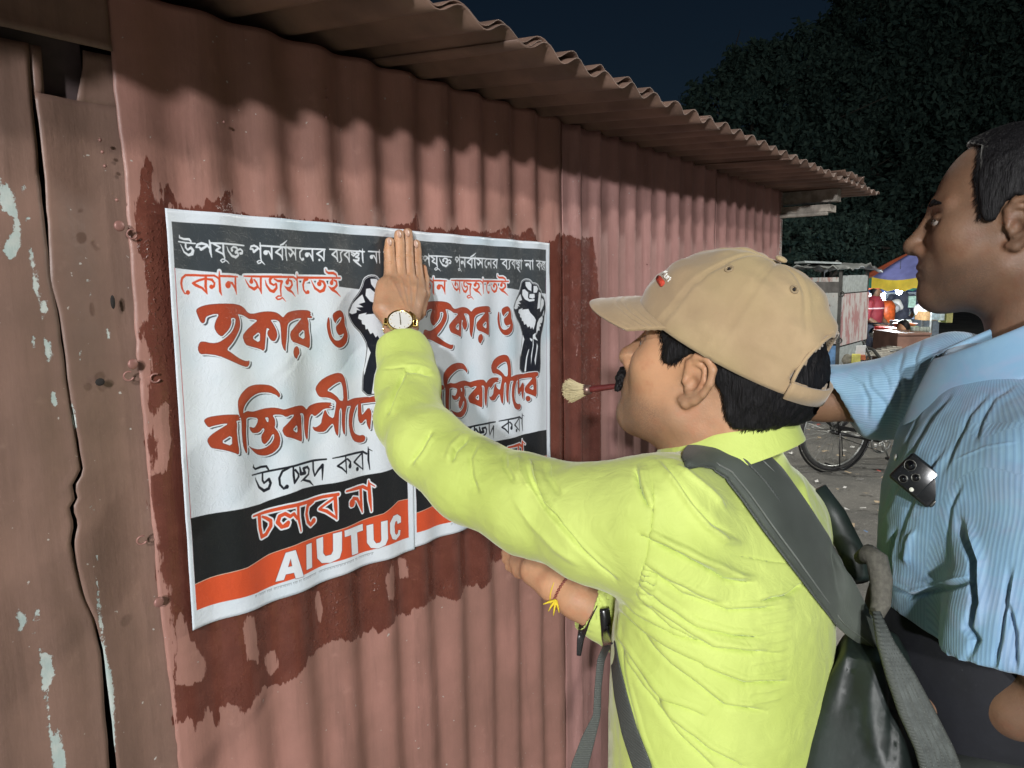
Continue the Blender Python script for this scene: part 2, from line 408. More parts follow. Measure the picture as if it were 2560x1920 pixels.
# fist
m7, s7 = A7
sil = [(275, 260), (290, 190), (330, 160), (380, 165), (415, 215), (450, 215), (490, 240), (505, 290), (540, 310), (555, 370), (600, 395), (620, 450), (630, 550), (605, 640), (600, 720), (570, 830), (545, 900), (530, 1000), (525, 1150), (530, 1300), (518, 1425), (430, 1410), (255, 1405), (262, 1200), (290, 1050), (305, 880), (260, 760), (200, 660), (165, 540), (200, 430), (250, 330)]
hl = [[(335, 185), (385, 185), (405, 220), (405, 310), (370, 290), (340, 240)], [(430, 240), (470, 240), (490, 280), (470, 330), (430, 330)],
 [(300, 290), (330, 285), (370, 330), (365, 400), (380, 420), (440, 415), (440, 440), (380, 450), (330, 420), (295, 360)], [(385, 350), (440, 345), (445, 395), (420, 410), (380, 395)],
 [(505, 320), (545, 340), (540, 420), (520, 540), (480, 550), (490, 450)], [(560, 400), (600, 430), (600, 490), (560, 560), (530, 590), (530, 520), (545, 440)], [(608, 560), (590, 640), (575, 640), (590, 590)],
 [(270, 350), (290, 430), (240, 450), (275, 480), (225, 485), (255, 520), (228, 510), (225, 540), (195, 555), (175, 540), (200, 450), (250, 370)],
 [(240, 560), (300, 540), (290, 560), (370, 550), (390, 600), (440, 660), (460, 700), (450, 760), (430, 830), (415, 790), (400, 820), (385, 780), (365, 800), (345, 750), (325, 765), (305, 710), (290, 715), (285, 670), (262, 660), (258, 620), (235, 600)],
 [(510, 680), (570, 640), (580, 680), (560, 740), (530, 740), (545, 780), (515, 790), (520, 840), (490, 840), (470, 900), (470, 820), (480, 740)],
 [(425, 900), (460, 870), (455, 920), (490, 980), (430, 950), (435, 1030), (420, 1150), (405, 1300), (405, 1180), (425, 1050)], [(385, 1090), (360, 1220), (345, 1395), (325, 1395), (350, 1200), (375, 1100)],
 [(475, 1010), (490, 1050), (470, 1180), (455, 1310), (445, 1240), (465, 1120)], [(305, 900), (325, 960), (300, 1060), (270, 1200), (265, 1150), (290, 1040)], [(390, 940), (420, 960), (415, 990), (395, 970)]]
d, bx = pr.sd(shapes(m7, s7, [sil]), 12); pr.ink(d, bx, WHITE, 9); pr.ink(d, bx, INKB, 5); pr.ink(d, bx, WHITE, 1.5); pr.ink(d, bx, INKB, 0)
for h in hl:
    d, bx = pr.sd(shapes(m7, s7, [h], it=0), 3); pr.ink(d, bx, WHITE)
# header line, white strokes
S1 = [[(155, 145, 14), (165, 195, 35), (250, 225, 40), (360, 230, 45), (395, 265, 30), (400, 295, 20)], [(140, 278, 25), (300, 300, 30), (480, 318, 25)],
 [(290, 310, 35), (295, 400, 35), (335, 445, 35), (400, 400, 45), (440, 460, 50), (420, 530, 60), (350, 555, 45), (260, 490, 30), (215, 400, 20), (180, 330, 10)],
 [(500, 395, 30), (520, 340, 40), (600, 315, 50), (690, 340, 40), (740, 410, 30)], [(500, 395, 30), (560, 395, 30), (590, 440, 50), (680, 380, 40), (710, 350, 30)], [(740, 250, 18), (755, 320, 40), (760, 480, 45), (785, 600, 15)],
 [(760, 310, 35), (1000, 320, 35), (1300, 340, 35), (1485, 360, 25)], [(830, 330, 40), (950, 400, 35), (880, 450, 40), (870, 465, 35), (1000, 530, 35), (1040, 600, 25)], [(1010, 335, 40), (1015, 500, 40), (1040, 620, 25), (1030, 650, 20)],
 [(1040, 640, 22), (990, 640, 22), (955, 670, 22), (990, 705, 22), (1030, 690, 22), (1055, 660, 22), (1100, 690, 20), (1140, 735, 8)],
 [(1090, 380, 10), (1120, 470, 30), (1200, 570, 45), (1290, 600, 50), (1350, 560, 40), (1350, 510, 30), (1290, 500, 50)], [(1205, 455, 60), (1190, 420, 30), (1240, 385, 35), (1310, 400, 40), (1340, 450, 45), (1300, 490, 60)], [(1350, 450, 35), (1400, 430, 35), (1450, 470, 35), (1440, 520, 40), (1400, 520, 50)],
 [(1620, 425, 25), (1640, 375, 35), (1700, 360, 40), (1760, 390, 35), (1810, 450, 25)], [(1620, 430, 30), (1670, 430, 30), (1690, 490, 45), (1760, 430, 40)], [(1810, 300, 15), (1815, 400, 32), (1818, 600, 30), (1835, 680, 20)],
 [(1830, 665, 20), (1790, 665, 20), (1755, 690, 20), (1775, 725, 20), (1815, 715, 22), (1840, 685, 22), (1870, 720, 20), (1900, 755, 8)], [(1810, 360, 32), (2000, 375, 32), (2212, 392, 32)],
 [(1910, 505, 88)], [(1915, 470, 28), (1965, 480, 30), (2000, 550, 30), (2025, 630, 18)], [(2020, 380, 32), (2020, 500, 32), (2028, 640, 20)]]
S2 = [[(0, 218, 32), (400, 240, 32), (1060, 275, 28)], [(140, 190, 22), (200, 165, 35), (285, 90, 10)], [(160, 240, 30), (50, 335, 35), (150, 400, 35), (190, 480, 18)], [(180, 230, 30), (182, 490, 22)],
 [(205, 225, 30), (255, 260, 30), (262, 400, 32), (280, 500, 18)], [(262, 170, 10), (262, 260, 28)], [(300, 250, 20), (380, 275, 40), (420, 330, 30)], [(330, 355, 25), (365, 415, 40), (430, 330, 40), (470, 380, 28), (490, 430, 20)], [(485, 250, 30), (485, 400, 32), (495, 495, 15)],
 [(780, 265, 25), (650, 265, 30), (590, 330, 32), (590, 430, 28), (640, 495, 28), (660, 470, 50)], [(735, 385, 85)], [(735, 350, 28), (780, 355, 28), (820, 420, 28), (850, 500, 20)], [(838, 270, 30), (840, 400, 30), (852, 510, 18)],
 [(1020, 290, 25), (920, 365, 35), (1000, 430, 30), (1045, 510, 18)], [(1045, 285, 30), (1042, 510, 22)], [(962, 490, 42)], [(1150, 272, 25), (1500, 295, 30), (1885, 322, 25)],
 [(1290, 300, 25), (1200, 380, 35), (1280, 440, 30), (1325, 520, 18)], [(1300, 290, 28), (1318, 520, 22)], [(1440, 310, 25), (1390, 350, 30), (1395, 420, 28), (1410, 490, 32), (1390, 530, 28), (1345, 545, 10)],
 [(1580, 310, 25), (1485, 385, 35), (1560, 440, 30), (1605, 530, 18)], [(1595, 300, 28), (1598, 530, 22)], [(1640, 335, 20), (1700, 355, 30), (1720, 380, 30)],
 [(1650, 375, 25), (1690, 405, 35), (1750, 345, 35), (1790, 360, 30), (1780, 400, 30), (1730, 430, 30), (1790, 450, 30), (1780, 500, 35), (1720, 500, 30), (1690, 490, 30), (1750, 540, 40), (1830, 620, 15)],
 [(1800, 300, 28), (1850, 330, 28), (1855, 450, 30), (1865, 550, 15)], [(1852, 262, 10), (1855, 330, 28)], [(1955, 315, 25), (2180, 330, 25)], [(2010, 430, 70)], [(2015, 402, 25), (2055, 405, 28), (2090, 470, 25), (2112, 550, 15)], [(2100, 325, 26), (2112, 555, 18)],
 [(2170, 280, 10), (2165, 340, 28), (2172, 480, 26), (2178, 560, 12)]]
S3 = [[(1800, 335, 16), (2005, 352, 16)], [(1870, 350, 14), (1815, 405, 20), (1860, 450, 16), (1870, 480, 9)], [(1862, 345, 16), (1868, 485, 12)], [(1870, 370, 13), (1905, 390, 16), (1900, 420, 25)],
 [(1985, 355, 13), (1935, 370, 16), (1915, 420, 14), (1930, 475, 16), (1938, 460, 20)], [(1985, 370, 14), (1945, 410, 17), (1975, 450, 14)], [(1990, 355, 16), (1990, 490, 13)], [(1962, 478, 16)]]
for (mp, sc), S in ((A1, S1), (A2, S2), (A3, S3)):
    d, bx = pr.sd(shapes(mp, sc, strokes=S), 3); pr.ink(d, bx, WHITE)
# second line, red with white rim
R1 = [[(340, 1320, 90)], [(300, 1345, 25), (270, 1340, 25), (215, 1240, 40), (195, 1130, 50), (215, 1030, 50), (290, 965, 45), (450, 965, 45), (650, 975, 45), (830, 975, 40), (890, 1010, 35), (930, 1060, 30)],
 [(680, 990, 45), (680, 1200, 50), (710, 1350, 20)], [(660, 1040, 45), (560, 1070, 45), (440, 1130, 40), (500, 1170, 60), (620, 1230, 45), (700, 1330, 25)], [(700, 1045, 40), (790, 1060, 50), (840, 1130, 35), (830, 1200, 40), (790, 1205, 90)],
 [(930, 890, 15), (930, 1000, 40), (935, 1100, 45), (950, 1300, 50), (985, 1385, 10)], [(940, 985, 42), (1150, 990, 42), (1330, 1000, 25)], [(1275, 1000, 45), (1280, 1200, 48), (1305, 1360, 15)], [(1110, 1170, 125)], [(1110, 1110, 45), (1200, 1130, 50), (1260, 1220, 40), (1290, 1300, 25)],
 [(1480, 985, 25), (1700, 992, 40), (2212, 998, 42)], [(1650, 1010, 20), (1640, 1095, 90)], [(1700, 1060, 35), (1745, 1120, 35), (1770, 1200, 45), (1700, 1250, 60), (1600, 1200, 40), (1540, 1110, 25), (1505, 1045, 10)], [(1760, 1190, 30), (1810, 1250, 30), (1845, 1350, 12)], [(1825, 1000, 42), (1828, 1200, 40), (1845, 1350, 12)],
 [(1905, 1060, 10), (1930, 1170, 35), (2000, 1280, 50), (2060, 1300, 60), (2115, 1230, 45), (2110, 1160, 40)], [(2020, 1010, 60), (1990, 1060, 50), (2000, 1130, 45), (2060, 1170, 35), (2105, 1140, 35)]]
R2 = [[(20, 880, 25), (90, 920, 45), (170, 930, 50)], [(175, 930, 45), (150, 1000, 45), (145, 1100, 35), (160, 1230, 25)], [(160, 1230, 22), (100, 1230, 30), (60, 1265, 28), (95, 1300, 28), (150, 1290, 28), (180, 1260, 25), (215, 1295, 20), (255, 1340, 8)],
 [(0, 840, 42), (250, 840, 42), (430, 842, 40), (480, 870, 35), (515, 920, 30)], [(320, 860, 20), (285, 950, 88)], [(330, 905, 35), (385, 930, 45), (400, 1000, 45), (350, 1070, 50), (280, 1075, 50), (225, 1025, 12)], [(300, 1090, 60), (400, 1150, 40), (475, 1240, 10)],
 [(515, 770, 12), (520, 850, 35), (522, 1000, 38), (540, 1190, 15)], [(540, 850, 42), (900, 855, 42), (1380, 862, 30)], [(740, 880, 60), (680, 910, 50), (655, 1000, 45), (670, 1100, 35), (720, 1170, 35), (755, 1150, 72)],
 [(965, 980, 88)], [(970, 915, 40), (1040, 940, 45), (1070, 1020, 45), (1040, 1110, 60), (980, 1140, 50), (890, 1070, 40), (840, 960, 20), (815, 895, 8)], [(1215, 870, 20), (1190, 960, 82)], [(1240, 905, 30), (1290, 930, 40), (1300, 1010, 45), (1240, 1070, 50), (1190, 1085, 50), (1130, 1030, 12)],
 [(1210, 1100, 55), (1290, 1150, 40), (1385, 1240, 10)], [(1075, 680, 12), (1085, 730, 25), (1130, 760, 45), (1220, 760, 48), (1280, 790, 35), (1300, 840, 25)]]
sh = shapes(*A1, strokes=R1)+shapes(*A2, strokes=R2); d, bx = pr.sd(sh, 14); pr.ink(d, bx, WHITE, 7.5); pr.ink(d, bx, ORANGE, .3)
# big brush lettering
P4 = [[(62, 190), (110, 150), (200, 118), (330, 105), (450, 103), (560, 108), (650, 128), (710, 165), (750, 215), (790, 240), (850, 240), (950, 215), (1040, 208), (1110, 218), (1160, 245), (1195, 280), (1215, 290), (1235, 260), (1270, 225), (1330, 205), (1420, 193), (1520, 190), (1590, 198), (1620, 225), (1600, 235), (1625, 250), (1600, 255), (1640, 285), (1625, 300), (1565, 290), (1590, 345), (1590, 450), (1605, 560), (1600, 710), (1540, 680), (1430, 640), (1330, 610), (1300, 500), (1380, 410), (1460, 330), (1490, 300), (1420, 300), (1340, 325), (1290, 355), (1265, 400), (1260, 560), (1245, 690), (1245, 745), (1215, 710), (1190, 620), (1185, 450), (1170, 350), (1130, 320), (1050, 318), (1090, 380), (1130, 470), (1140, 540), (1110, 610), (1065, 600), (1020, 520), (1025, 470), (1050, 450), (1020, 430), (1005, 440), (995, 600), (985, 745), (920, 710), (800, 680), (720, 655), (672, 540), (740, 460), (840, 380), (900, 330), (850, 312), (780, 310), (740, 285), (680, 255), (600, 240), (625, 290), (640, 360), (630, 440), (590, 520), (530, 620), (440, 720), (500, 760), (600, 830), (700, 875), (760, 880), (780, 870), (780, 920), (745, 960), (640, 930), (500, 870), (340, 800), (200, 780), (120, 785), (88, 715), (110, 630), (150, 612), (270, 640), (350, 625), (440, 560), (520, 480), (560, 390), (575, 310), (540, 290), (500, 300), (510, 360), (480, 440), (420, 510), (380, 545), (330, 510), (290, 430), (300, 350), (350, 240), (280, 240), (200, 270), (180, 300), (175, 350), (150, 370), (120, 345), (90, 270)],
 [(1410, 675), (1440, 700), (1455, 770), (1430, 800), (1410, 850), (1370, 820), (1355, 760), (1370, 700)],
 [(1822, 290), (1808, 390), (1818, 480), (1845, 580), (1900, 660), (1960, 700), (2030, 685), (2095, 620), (2112, 530), (2085, 440), (2062, 395), (2060, 310), (2035, 230), (1990, 190), (1930, 205), (1880, 245), (1890, 320), (1920, 370), (1935, 330), (1980, 285), (2015, 280), (2000, 330), (1960, 380), (1925, 410), (1930, 470), (1965, 530), (2010, 520), (2055, 495), (2030, 560), (1970, 605), (1910, 600), (1870, 540), (1850, 440), (1845, 350), (1835, 290)]]
H4 = [[(810, 565), (930, 470), (930, 640)], [(1415, 530), (1525, 435), (1535, 600)]]
P5 = [[(50, 615), (100, 580), (220, 555), (330, 545), (440, 548), (430, 565), (470, 575), (430, 590), (465, 610), (400, 615), (415, 660), (410, 740), (425, 870), (440, 960), (435, 1015), (380, 990), (270, 960), (150, 945), (120, 920), (88, 850), (130, 790), (220, 720), (320, 650), (260, 650), (150, 680), (105, 700), (70, 660)],
 [(920, 350), (890, 315), (830, 290), (750, 285), (680, 300), (600, 345), (540, 400), (500, 460), (490, 540), (530, 560), (535, 640), (530, 750), (540, 900), (545, 1000), (520, 985), (490, 900), (475, 760), (470, 600), (440, 540), (425, 440), (430, 370), (470, 300), (550, 230), (640, 200), (740, 195), (830, 205), (890, 250), (930, 310)],
 [(480, 540), (545, 505), (600, 515), (650, 512), (750, 480), (860, 465), (920, 475), (975, 490), (1050, 465), (1130, 445), (1200, 442), (1235, 465), (1258, 495), (1290, 450), (1370, 415), (1460, 403), (1540, 408), (1520, 430), (1550, 440), (1500, 450), (1550, 470), (1460, 475), (1400, 540), (1360, 570), (1320, 535), (1290, 600), (1280, 700), (1270, 855), (1240, 810), (1225, 700), (1225, 560), (1205, 530), (1165, 530), (1185, 570), (1190, 700), (1195, 865), (1150, 850), (1070, 820), (980, 800), (948, 715), (1020, 640), (1100, 545), (1050, 545), (1000, 575), (950, 545), (870, 545), (850, 560), (875, 600), (880, 660), (870, 700), (910, 750), (935, 830), (925, 920), (870, 990), (790, 1030), (700, 1025), (640, 990), (590, 940), (565, 915), (620, 945), (700, 960), (780, 940), (840, 890), (870, 830), (870, 775), (845, 780), (820, 840), (770, 900), (735, 870), (725, 800), (770, 730), (750, 700), (700, 760), (620, 765), (590, 730), (575, 690), (640, 710), (680, 650), (690, 590), (600, 575), (555, 580), (530, 600), (480, 600)],
 [(1330, 690), (1370, 705), (1430, 660), (1440, 590), (1470, 480), (1500, 560), (1560, 600), (1580, 480), (1590, 385), (1500, 345), (1420, 345), (1390, 310), (1365, 240), (1420, 150), (1500, 90), (1590, 55), (1660, 65), (1700, 130), (1720, 230), (1730, 385), (1720, 450), (1700, 520), (1690, 640), (1695, 790), (1665, 760), (1650, 640), (1655, 500), (1640, 460), (1620, 500), (1615, 650), (1610, 805), (1580, 770), (1555, 640), (1510, 690), (1470, 750), (1400, 755), (1350, 735)],
 [(1700, 400), (1800, 360), (1900, 348), (2000, 338), (2010, 400), (1930, 415), (1850, 430), (1800, 560), (1790, 680), (1820, 770), (1880, 800), (1930, 790), (1955, 820), (1940, 870), (1880, 885), (1810, 860), (1765, 770), (1740, 650), (1750, 520), (1780, 440), (1720, 450)],
 [(1870, 400), (1865, 600), (1900, 665), (1960, 590), (1965, 660), (2000, 740), (2005, 640), (2015, 520), (1985, 460), (1930, 540), (1910, 560), (1905, 400)]]
H5 = [[(225, 870), (355, 775), (360, 920)], [(765, 580), (810, 580), (810, 640), (790, 635)], [(1065, 725), (1130, 655), (1135, 770)], [(1480, 265), (1560, 190), (1640, 150), (1670, 230), (1675, 385), (1630, 385), (1600, 340), (1540, 290)]]
P8 = [[(1040, 915), (1150, 870), (1250, 855), (1270, 870), (1260, 905), (1235, 910), (1245, 960), (1245, 1145), (1200, 1120), (1130, 1095), (1125, 1040), (1170, 980), (1210, 920), (1150, 925), (1060, 940)], [(1165, 1130), (1185, 1150), (1185, 1180), (1155, 1200), (1135, 1170), (1140, 1140)]]
H8 = [[(1165, 1040), (1210, 990), (1215, 1070)]]
s5 = shapes(*A5, polys=P5[:1], holes=H5[:1]); groups = [shapes(*A4, polys=P4, holes=H4), s5, shapes(*A5, polys=P5[1:], holes=H5[1:]), shapes(*A8, polys=P8, holes=H8)]
for g in groups:
    d, bx = pr.sd(g, 16); pr.ink(d, bx, INKB, 3.0, (8, 6), .9)
for g in groups:
    d, bx = pr.sd(g, 16); pr.ink(d, bx, WHITE, 5.2)
for g in groups:
    d, bx = pr.sd(g, 16); pr.ink(d, bx, (.16, .03, .03), .9); pr.ink(d, bx, RUST, -1.0)
# black line and red line
K6 = [[(200, 365, 10), (195, 400, 25), (230, 430, 30), (320, 400, 35), (400, 390, 35), (435, 440, 25)], [(175, 520, 20), (400, 470, 30), (700, 400, 32), (900, 350, 32), (1100, 310, 32), (1290, 290, 25)],
 [(345, 500, 30), (345, 600, 32), (370, 640, 30), (440, 580, 40), (465, 640, 40), (440, 720, 45), (370, 755, 45), (290, 700, 35), (240, 600, 22), (228, 560, 10)], [(720, 400, 32), (620, 460, 35), (580, 560, 35), (590, 660, 32), (640, 720, 28), (680, 690, 62)],
 [(770, 400, 30), (775, 520, 40), (790, 630, 35), (850, 540, 35), (850, 500, 30), (800, 440, 35)], [(870, 400, 25), (890, 500, 50), (960, 490, 45), (930, 420, 40), (1000, 400, 35), (1030, 440, 30), (1020, 510, 30), (960, 560, 35), (890, 610, 15)], [(930, 590, 30), (1040, 620, 35), (1100, 680, 12)],
 [(1100, 320, 32), (1100, 440, 32), (1125, 540, 25), (1180, 450, 35), (1240, 380, 45), (1240, 480, 30), (1235, 600, 15)], [(1375, 275, 18), (1600, 225, 30), (1850, 180, 30), (1900, 210, 28)], [(1560, 250, 28), (1570, 500, 20)], [(1570, 290, 28), (1440, 390, 28), (1500, 420, 28), (1570, 490, 18)],
 [(1590, 285, 28), (1640, 330, 28), (1630, 395, 62)], [(1840, 190, 28), (1850, 450, 20)], [(1830, 210, 25), (1705, 335, 30), (1780, 390, 25), (1845, 440, 15)], [(1760, 440, 58)], [(1920, 105, 10), (1925, 180, 30), (1925, 300, 32), (1945, 445, 14)], [(1930, 140, 15), (1975, 165, 8)]]
d, bx = pr.sd(shapes(*A6, strokes=K6), 3); pr.ink(d, bx, INKB)
C6 = [[(190, 1130, 25), (400, 1070, 45), (700, 985, 50), (1000, 925, 50), (1250, 855, 45), (1450, 815, 45)], [(290, 1130, 60), (300, 1300, 55), (330, 1440, 50), (400, 1400, 55), (470, 1280, 55), (470, 1200, 50), (400, 1160, 45), (340, 1140, 30)],
 [(650, 1250, 20), (700, 1225, 60), (690, 1260, 60), (620, 1290, 50), (565, 1220, 60), (590, 1130, 55), (660, 1090, 50), (730, 1130, 50), (780, 1090, 45), (830, 1160, 40)], [(845, 980, 45), (850, 1150, 45), (890, 1350, 20)],
 [(1100, 920, 50), (1010, 980, 55), (985, 1100, 50), (1010, 1220, 50), (1060, 1270, 45), (1110, 1210, 75)], [(1410, 840, 50), (1420, 1000, 55), (1440, 1190, 20)], [(1400, 870, 35), (1200, 1040, 35), (1300, 1070, 45), (1430, 1170, 30)],
 [(1570, 770, 25), (1750, 730, 45), (1850, 705, 45), (1920, 740, 40)], [(1670, 950, 110)], [(1690, 880, 45), (1760, 890, 45), (1810, 990, 40), (1845, 1090, 15)], [(1815, 730, 45), (1825, 950, 45), (1845, 1090, 18)], [(1930, 610, 12), (1935, 700, 50), (1950, 900, 50), (1970, 1070, 15)], [(1940, 650, 20), (2010, 695, 12)]]
d, bx = pr.sd(shapes(*A6, strokes=C6), 14); pr.ink(d, bx, WHITE, 6.5); pr.ink(d, bx, ORANGE, .3)
P9 = [[(743, 1283), (800, 1098), (857, 1080), (908, 1248), (858, 1260), (848, 1222), (800, 1235), (790, 1270)], [(930, 1050), (968, 1040), (970, 1195), (930, 1208)],
 [(1003, 1020), (1045, 1005), (1047, 1110), (1062, 1130), (1095, 1120), (1105, 1095), (1103, 985), (1153, 970), (1153, 1090), (1140, 1140), (1090, 1170), (1040, 1172), (1010, 1140)],
 [(1170, 965), (1300, 925), (1302, 965), (1260, 978), (1265, 1110), (1220, 1122), (1215, 992), (1172, 1004)],
 [(1325, 935), (1362, 922), (1365, 1025), (1378, 1045), (1400, 1038), (1408, 1020), (1405, 905), (1443, 893), (1445, 1010), (1430, 1050), (1390, 1075), (1350, 1075), (1328, 1045)],
 [(1535, 955), (1530, 985), (1500, 1015), (1475, 1010), (1460, 970), (1460, 910), (1485, 865), (1515, 855), (1540, 870), (1540, 905), (1515, 915), (1512, 895), (1498, 900), (1490, 930), (1492, 975), (1503, 985), (1515, 975), (1520, 955)]]
d, bx = pr.sd(shapes(*A9, polys=P9, holes=[[(812, 1190), (838, 1182), (828, 1130)]], it=0), 6); pr.ink(d, bx, (.16, .03, .03), 2.5); pr.ink(d, bx, WHITE, .5)
# tiny imprint line
rs = random.Random(3); k = 0.0; T = []
while k < 1:
    x = 600+790*k; y = 1378-275*k
    if rs.random() > .16:
        T.append([(x, y-9, 2.5), (x+7, y-11, 2.5)]); T.append([(x+rs.uniform(0, 5), y-9, 2.2), (x+rs.uniform(1, 6), y+2, 2.2)])
    k += .011
d, bx = pr.sd(shapes(*A9, strokes=T), 3); pr.ink(d, bx, INKB, 0, (0, 0), .8)
img = bpy.data.images.new('poster_print', PW, PH, alpha=False, float_buffer=True); img.colorspace_settings.name = 'Linear Rec.709'
buf = np.ones((PH, PW, 4), np.float32); buf[:, :, :3] = pr.img[::-1]; img.pixels.foreach_set(buf.ravel()); img.update()
# ------------------------------------------------------------------ street lamp (the key light) and the added far lamps
def street_lamp(x, y, h, aim, power, col, label, rad=.3):
    r = empty('street_lamp', (x, y, 0)); tag(r, label, 'street lamp')
    m = MB().tube([(x, y, 0), (x, y, h*.5), (x, y, h+.1)], [.07, .055, .045], 12); m.build('pole', M_POLE, r, True)
    d = np.array(aim)-np.array((x, y, h)); d[2] = 0; d /= np.linalg.norm(d); e = np.array((x, y, h+.05))+d*.8
    MB().tube([(x, y, h), e], .03, 8).build('arm', M_POLE, r, True)
    MB().box(e+(0, 0, .03), (.5, .3, .08), frame(d)).build('lamp_head', M_POLE, r)
    l = bpy.data.lights.new('lamp_light', 'POINT'); l.energy = power; l.color = col; l.shadow_soft_size = rad
    o = bpy.data.objects.new('lamp_light', l); SC.collection.objects.link(o); o.location = e-np.array((0, 0, .05+rad)); o.parent = r; o.matrix_parent_inverse = pmat(r).inverted()
    return r
M_POLE = simple('galvanised_pole', (.30, .31, .30), .5, .6)
LAMP_DIR = np.array((cos(radians(29))*cos(radians(10.5)), sin(radians(29))*cos(radians(10.5)), -sin(radians(10.5))))
_l = np.array((1.1, -.3, 1.8))-LAMP_DIR*9.0
street_lamp(_l[0]-.4, _l[1]-.3, _l[2]+.3, (1, 0, 1.8), 2350, (.98, .98, 1.0), 'grey street lamp behind the photographer, lighting the kiosk wall', .14)
LAMP2 = np.array((cos(radians(33))*cos(radians(19)), sin(radians(33))*cos(radians(19)), -sin(radians(19)))); _l = np.array((1.1, -.3, 1.8))-LAMP2*9.6
street_lamp(_l[0]-.4, _l[1]-.3, _l[2]+.3, (1, 0, 1.8), 1750, (1.0, .98, .95), 'taller grey street lamp behind the photographer, next to the lower one', .16)
# ------------------------------------------------------------------ ground
t = NT('ground_mat'); v = t.tex(); n1 = t.noise(v, 1.3, 6, .6); n2 = t.noise(v, 28, 6, .65); n3 = t.noise(v, 140, 3, .6)
g = t.mix(t.ramp(n1, .35, .65), c4(.085, .085, .078), c4(.15, .145, .13)); g = t.mix(t.ramp(n2, .55, .72), g, c4(.21, .20, .185)); g = t.mix(t.ramp(n3, .62, .7), g, c4(.04, .04, .036))
M_GROUND = t.out(g, .85, t.bump(t.math('ADD', n2, t.math('MULTIPLY', n3, .5)), .6, .02))
n = 90; gx = np.concatenate([np.linspace(-60, 0, 8)[:-1], np.linspace(0, 26, 70), np.linspace(26, 120, 12)[1:]]); gy = np.concatenate([np.linspace(-80, -14, 8)[:-1], np.linspace(-14, 12, 66), np.linspace(12, 80, 8)[1:]])
X, Y = np.meshgrid(gx, gy, indexing='ij'); P = np.stack([X.ravel(), Y.ravel(), X.ravel()*0], 1); P[:, 2] = .012*vnoise(P, .9, 2)-.012
i = np.arange(len(gx)-1)[:, None]*len(gy)+np.arange(len(gy)-1)[None]; Q = np.stack([i, i+len(gy), i+len(gy)+1, i+1], -1).reshape(-1, 4)
tag(link('ground', mesh(P, Q), M_GROUND, smooth=True), kind='structure')
m = MB().box((-.9, 1.0, .075), (9.2, 9.0, .15)); M_PAVE = simple('pavement_concrete', (.22, .21, .19), .85, 0, .2, 6, .4, .01)
tag(bevel(m.build('pavement', M_PAVE), .02), kind='structure')
PZ = .15
# ------------------------------------------------------------------ wall materials
GLUE = [(364, 405), (350, 440), (342, 500), (335, 580), (344, 628), (366, 650), (371, 741), (366, 790), (349, 815), (376, 890), (374, 1000), (385, 1050), (372, 1100), (388, 1180), (377, 1220), (378, 1300), (392, 1330), (393, 1434), (412, 1480), (414, 1530), (428, 1573), (433, 1640), (434, 1720), (438, 1808), (455, 1800), (462, 1786), (474, 1795), (484, 1826), (494, 1798), (505, 1800), (516, 1756), (530, 1780), (538, 1818), (548, 1765), (592, 1763), (602, 1794), (612, 1764), (638, 1738), (660, 1714), (700, 1716), (740, 1690), (770, 1640), (840, 1600), (910, 1590), (960, 1560), (1000, 1540), (1050, 1520), (1100, 1490), (1130, 1500), (1160, 1470), (1200, 1460), (1225, 1440), (1235, 1405), (1262, 1400), (1285, 1420), (1300, 1360), (1350, 1340), (1500, 1300), (1500, 1200), (1490, 1050), (1496, 900), (1490, 760), (1484, 640), (1478, 592), (1440, 596), (1425, 588), (1400, 590), (1385, 584), (1360, 612), (1330, 600), (1320, 572), (1300, 590), (1275, 577), (1250, 566), (1238, 582), (1160, 575), (1120, 570), (1050, 572), (1040, 555), (1036, 528), (1024, 552), (1018, 572), (960, 558), (930, 570), (860, 560), (720, 548), (640, 542), (590, 535), (578, 515), (583, 466), (560, 475), (535, 492), (500, 496), (474, 520), (450, 524), (440, 492), (410, 462), (398, 458), (405, 500), (395, 520), (376, 500), (368, 470), (372, 425)]
DRY = [[(430, 1545), (446, 1530), (474, 1600), (505, 1640), (508, 1700), (440, 1705), (436, 1650)], [(600, 1530), (630, 1535), (645, 1600), (640, 1660), (612, 1650), (596, 1580)], [(393, 1000), (412, 1010), (420, 1090), (418, 1150), (400, 1190), (385, 1180), (392, 1120), (380, 1060)],
 [(960, 1440), (975, 1400), (990, 1440), (985, 1500), (965, 1490)], [(1000, 1395), (1015, 1400), (1018, 1440), (1004, 1450)], [(425, 510), (445, 520), (450, 528), (420, 524)], [(660, 1640), (690, 1620), (700, 1680), (675, 1690)], [(800, 1470), (815, 1520), (800, 1560), (790, 1500)]]
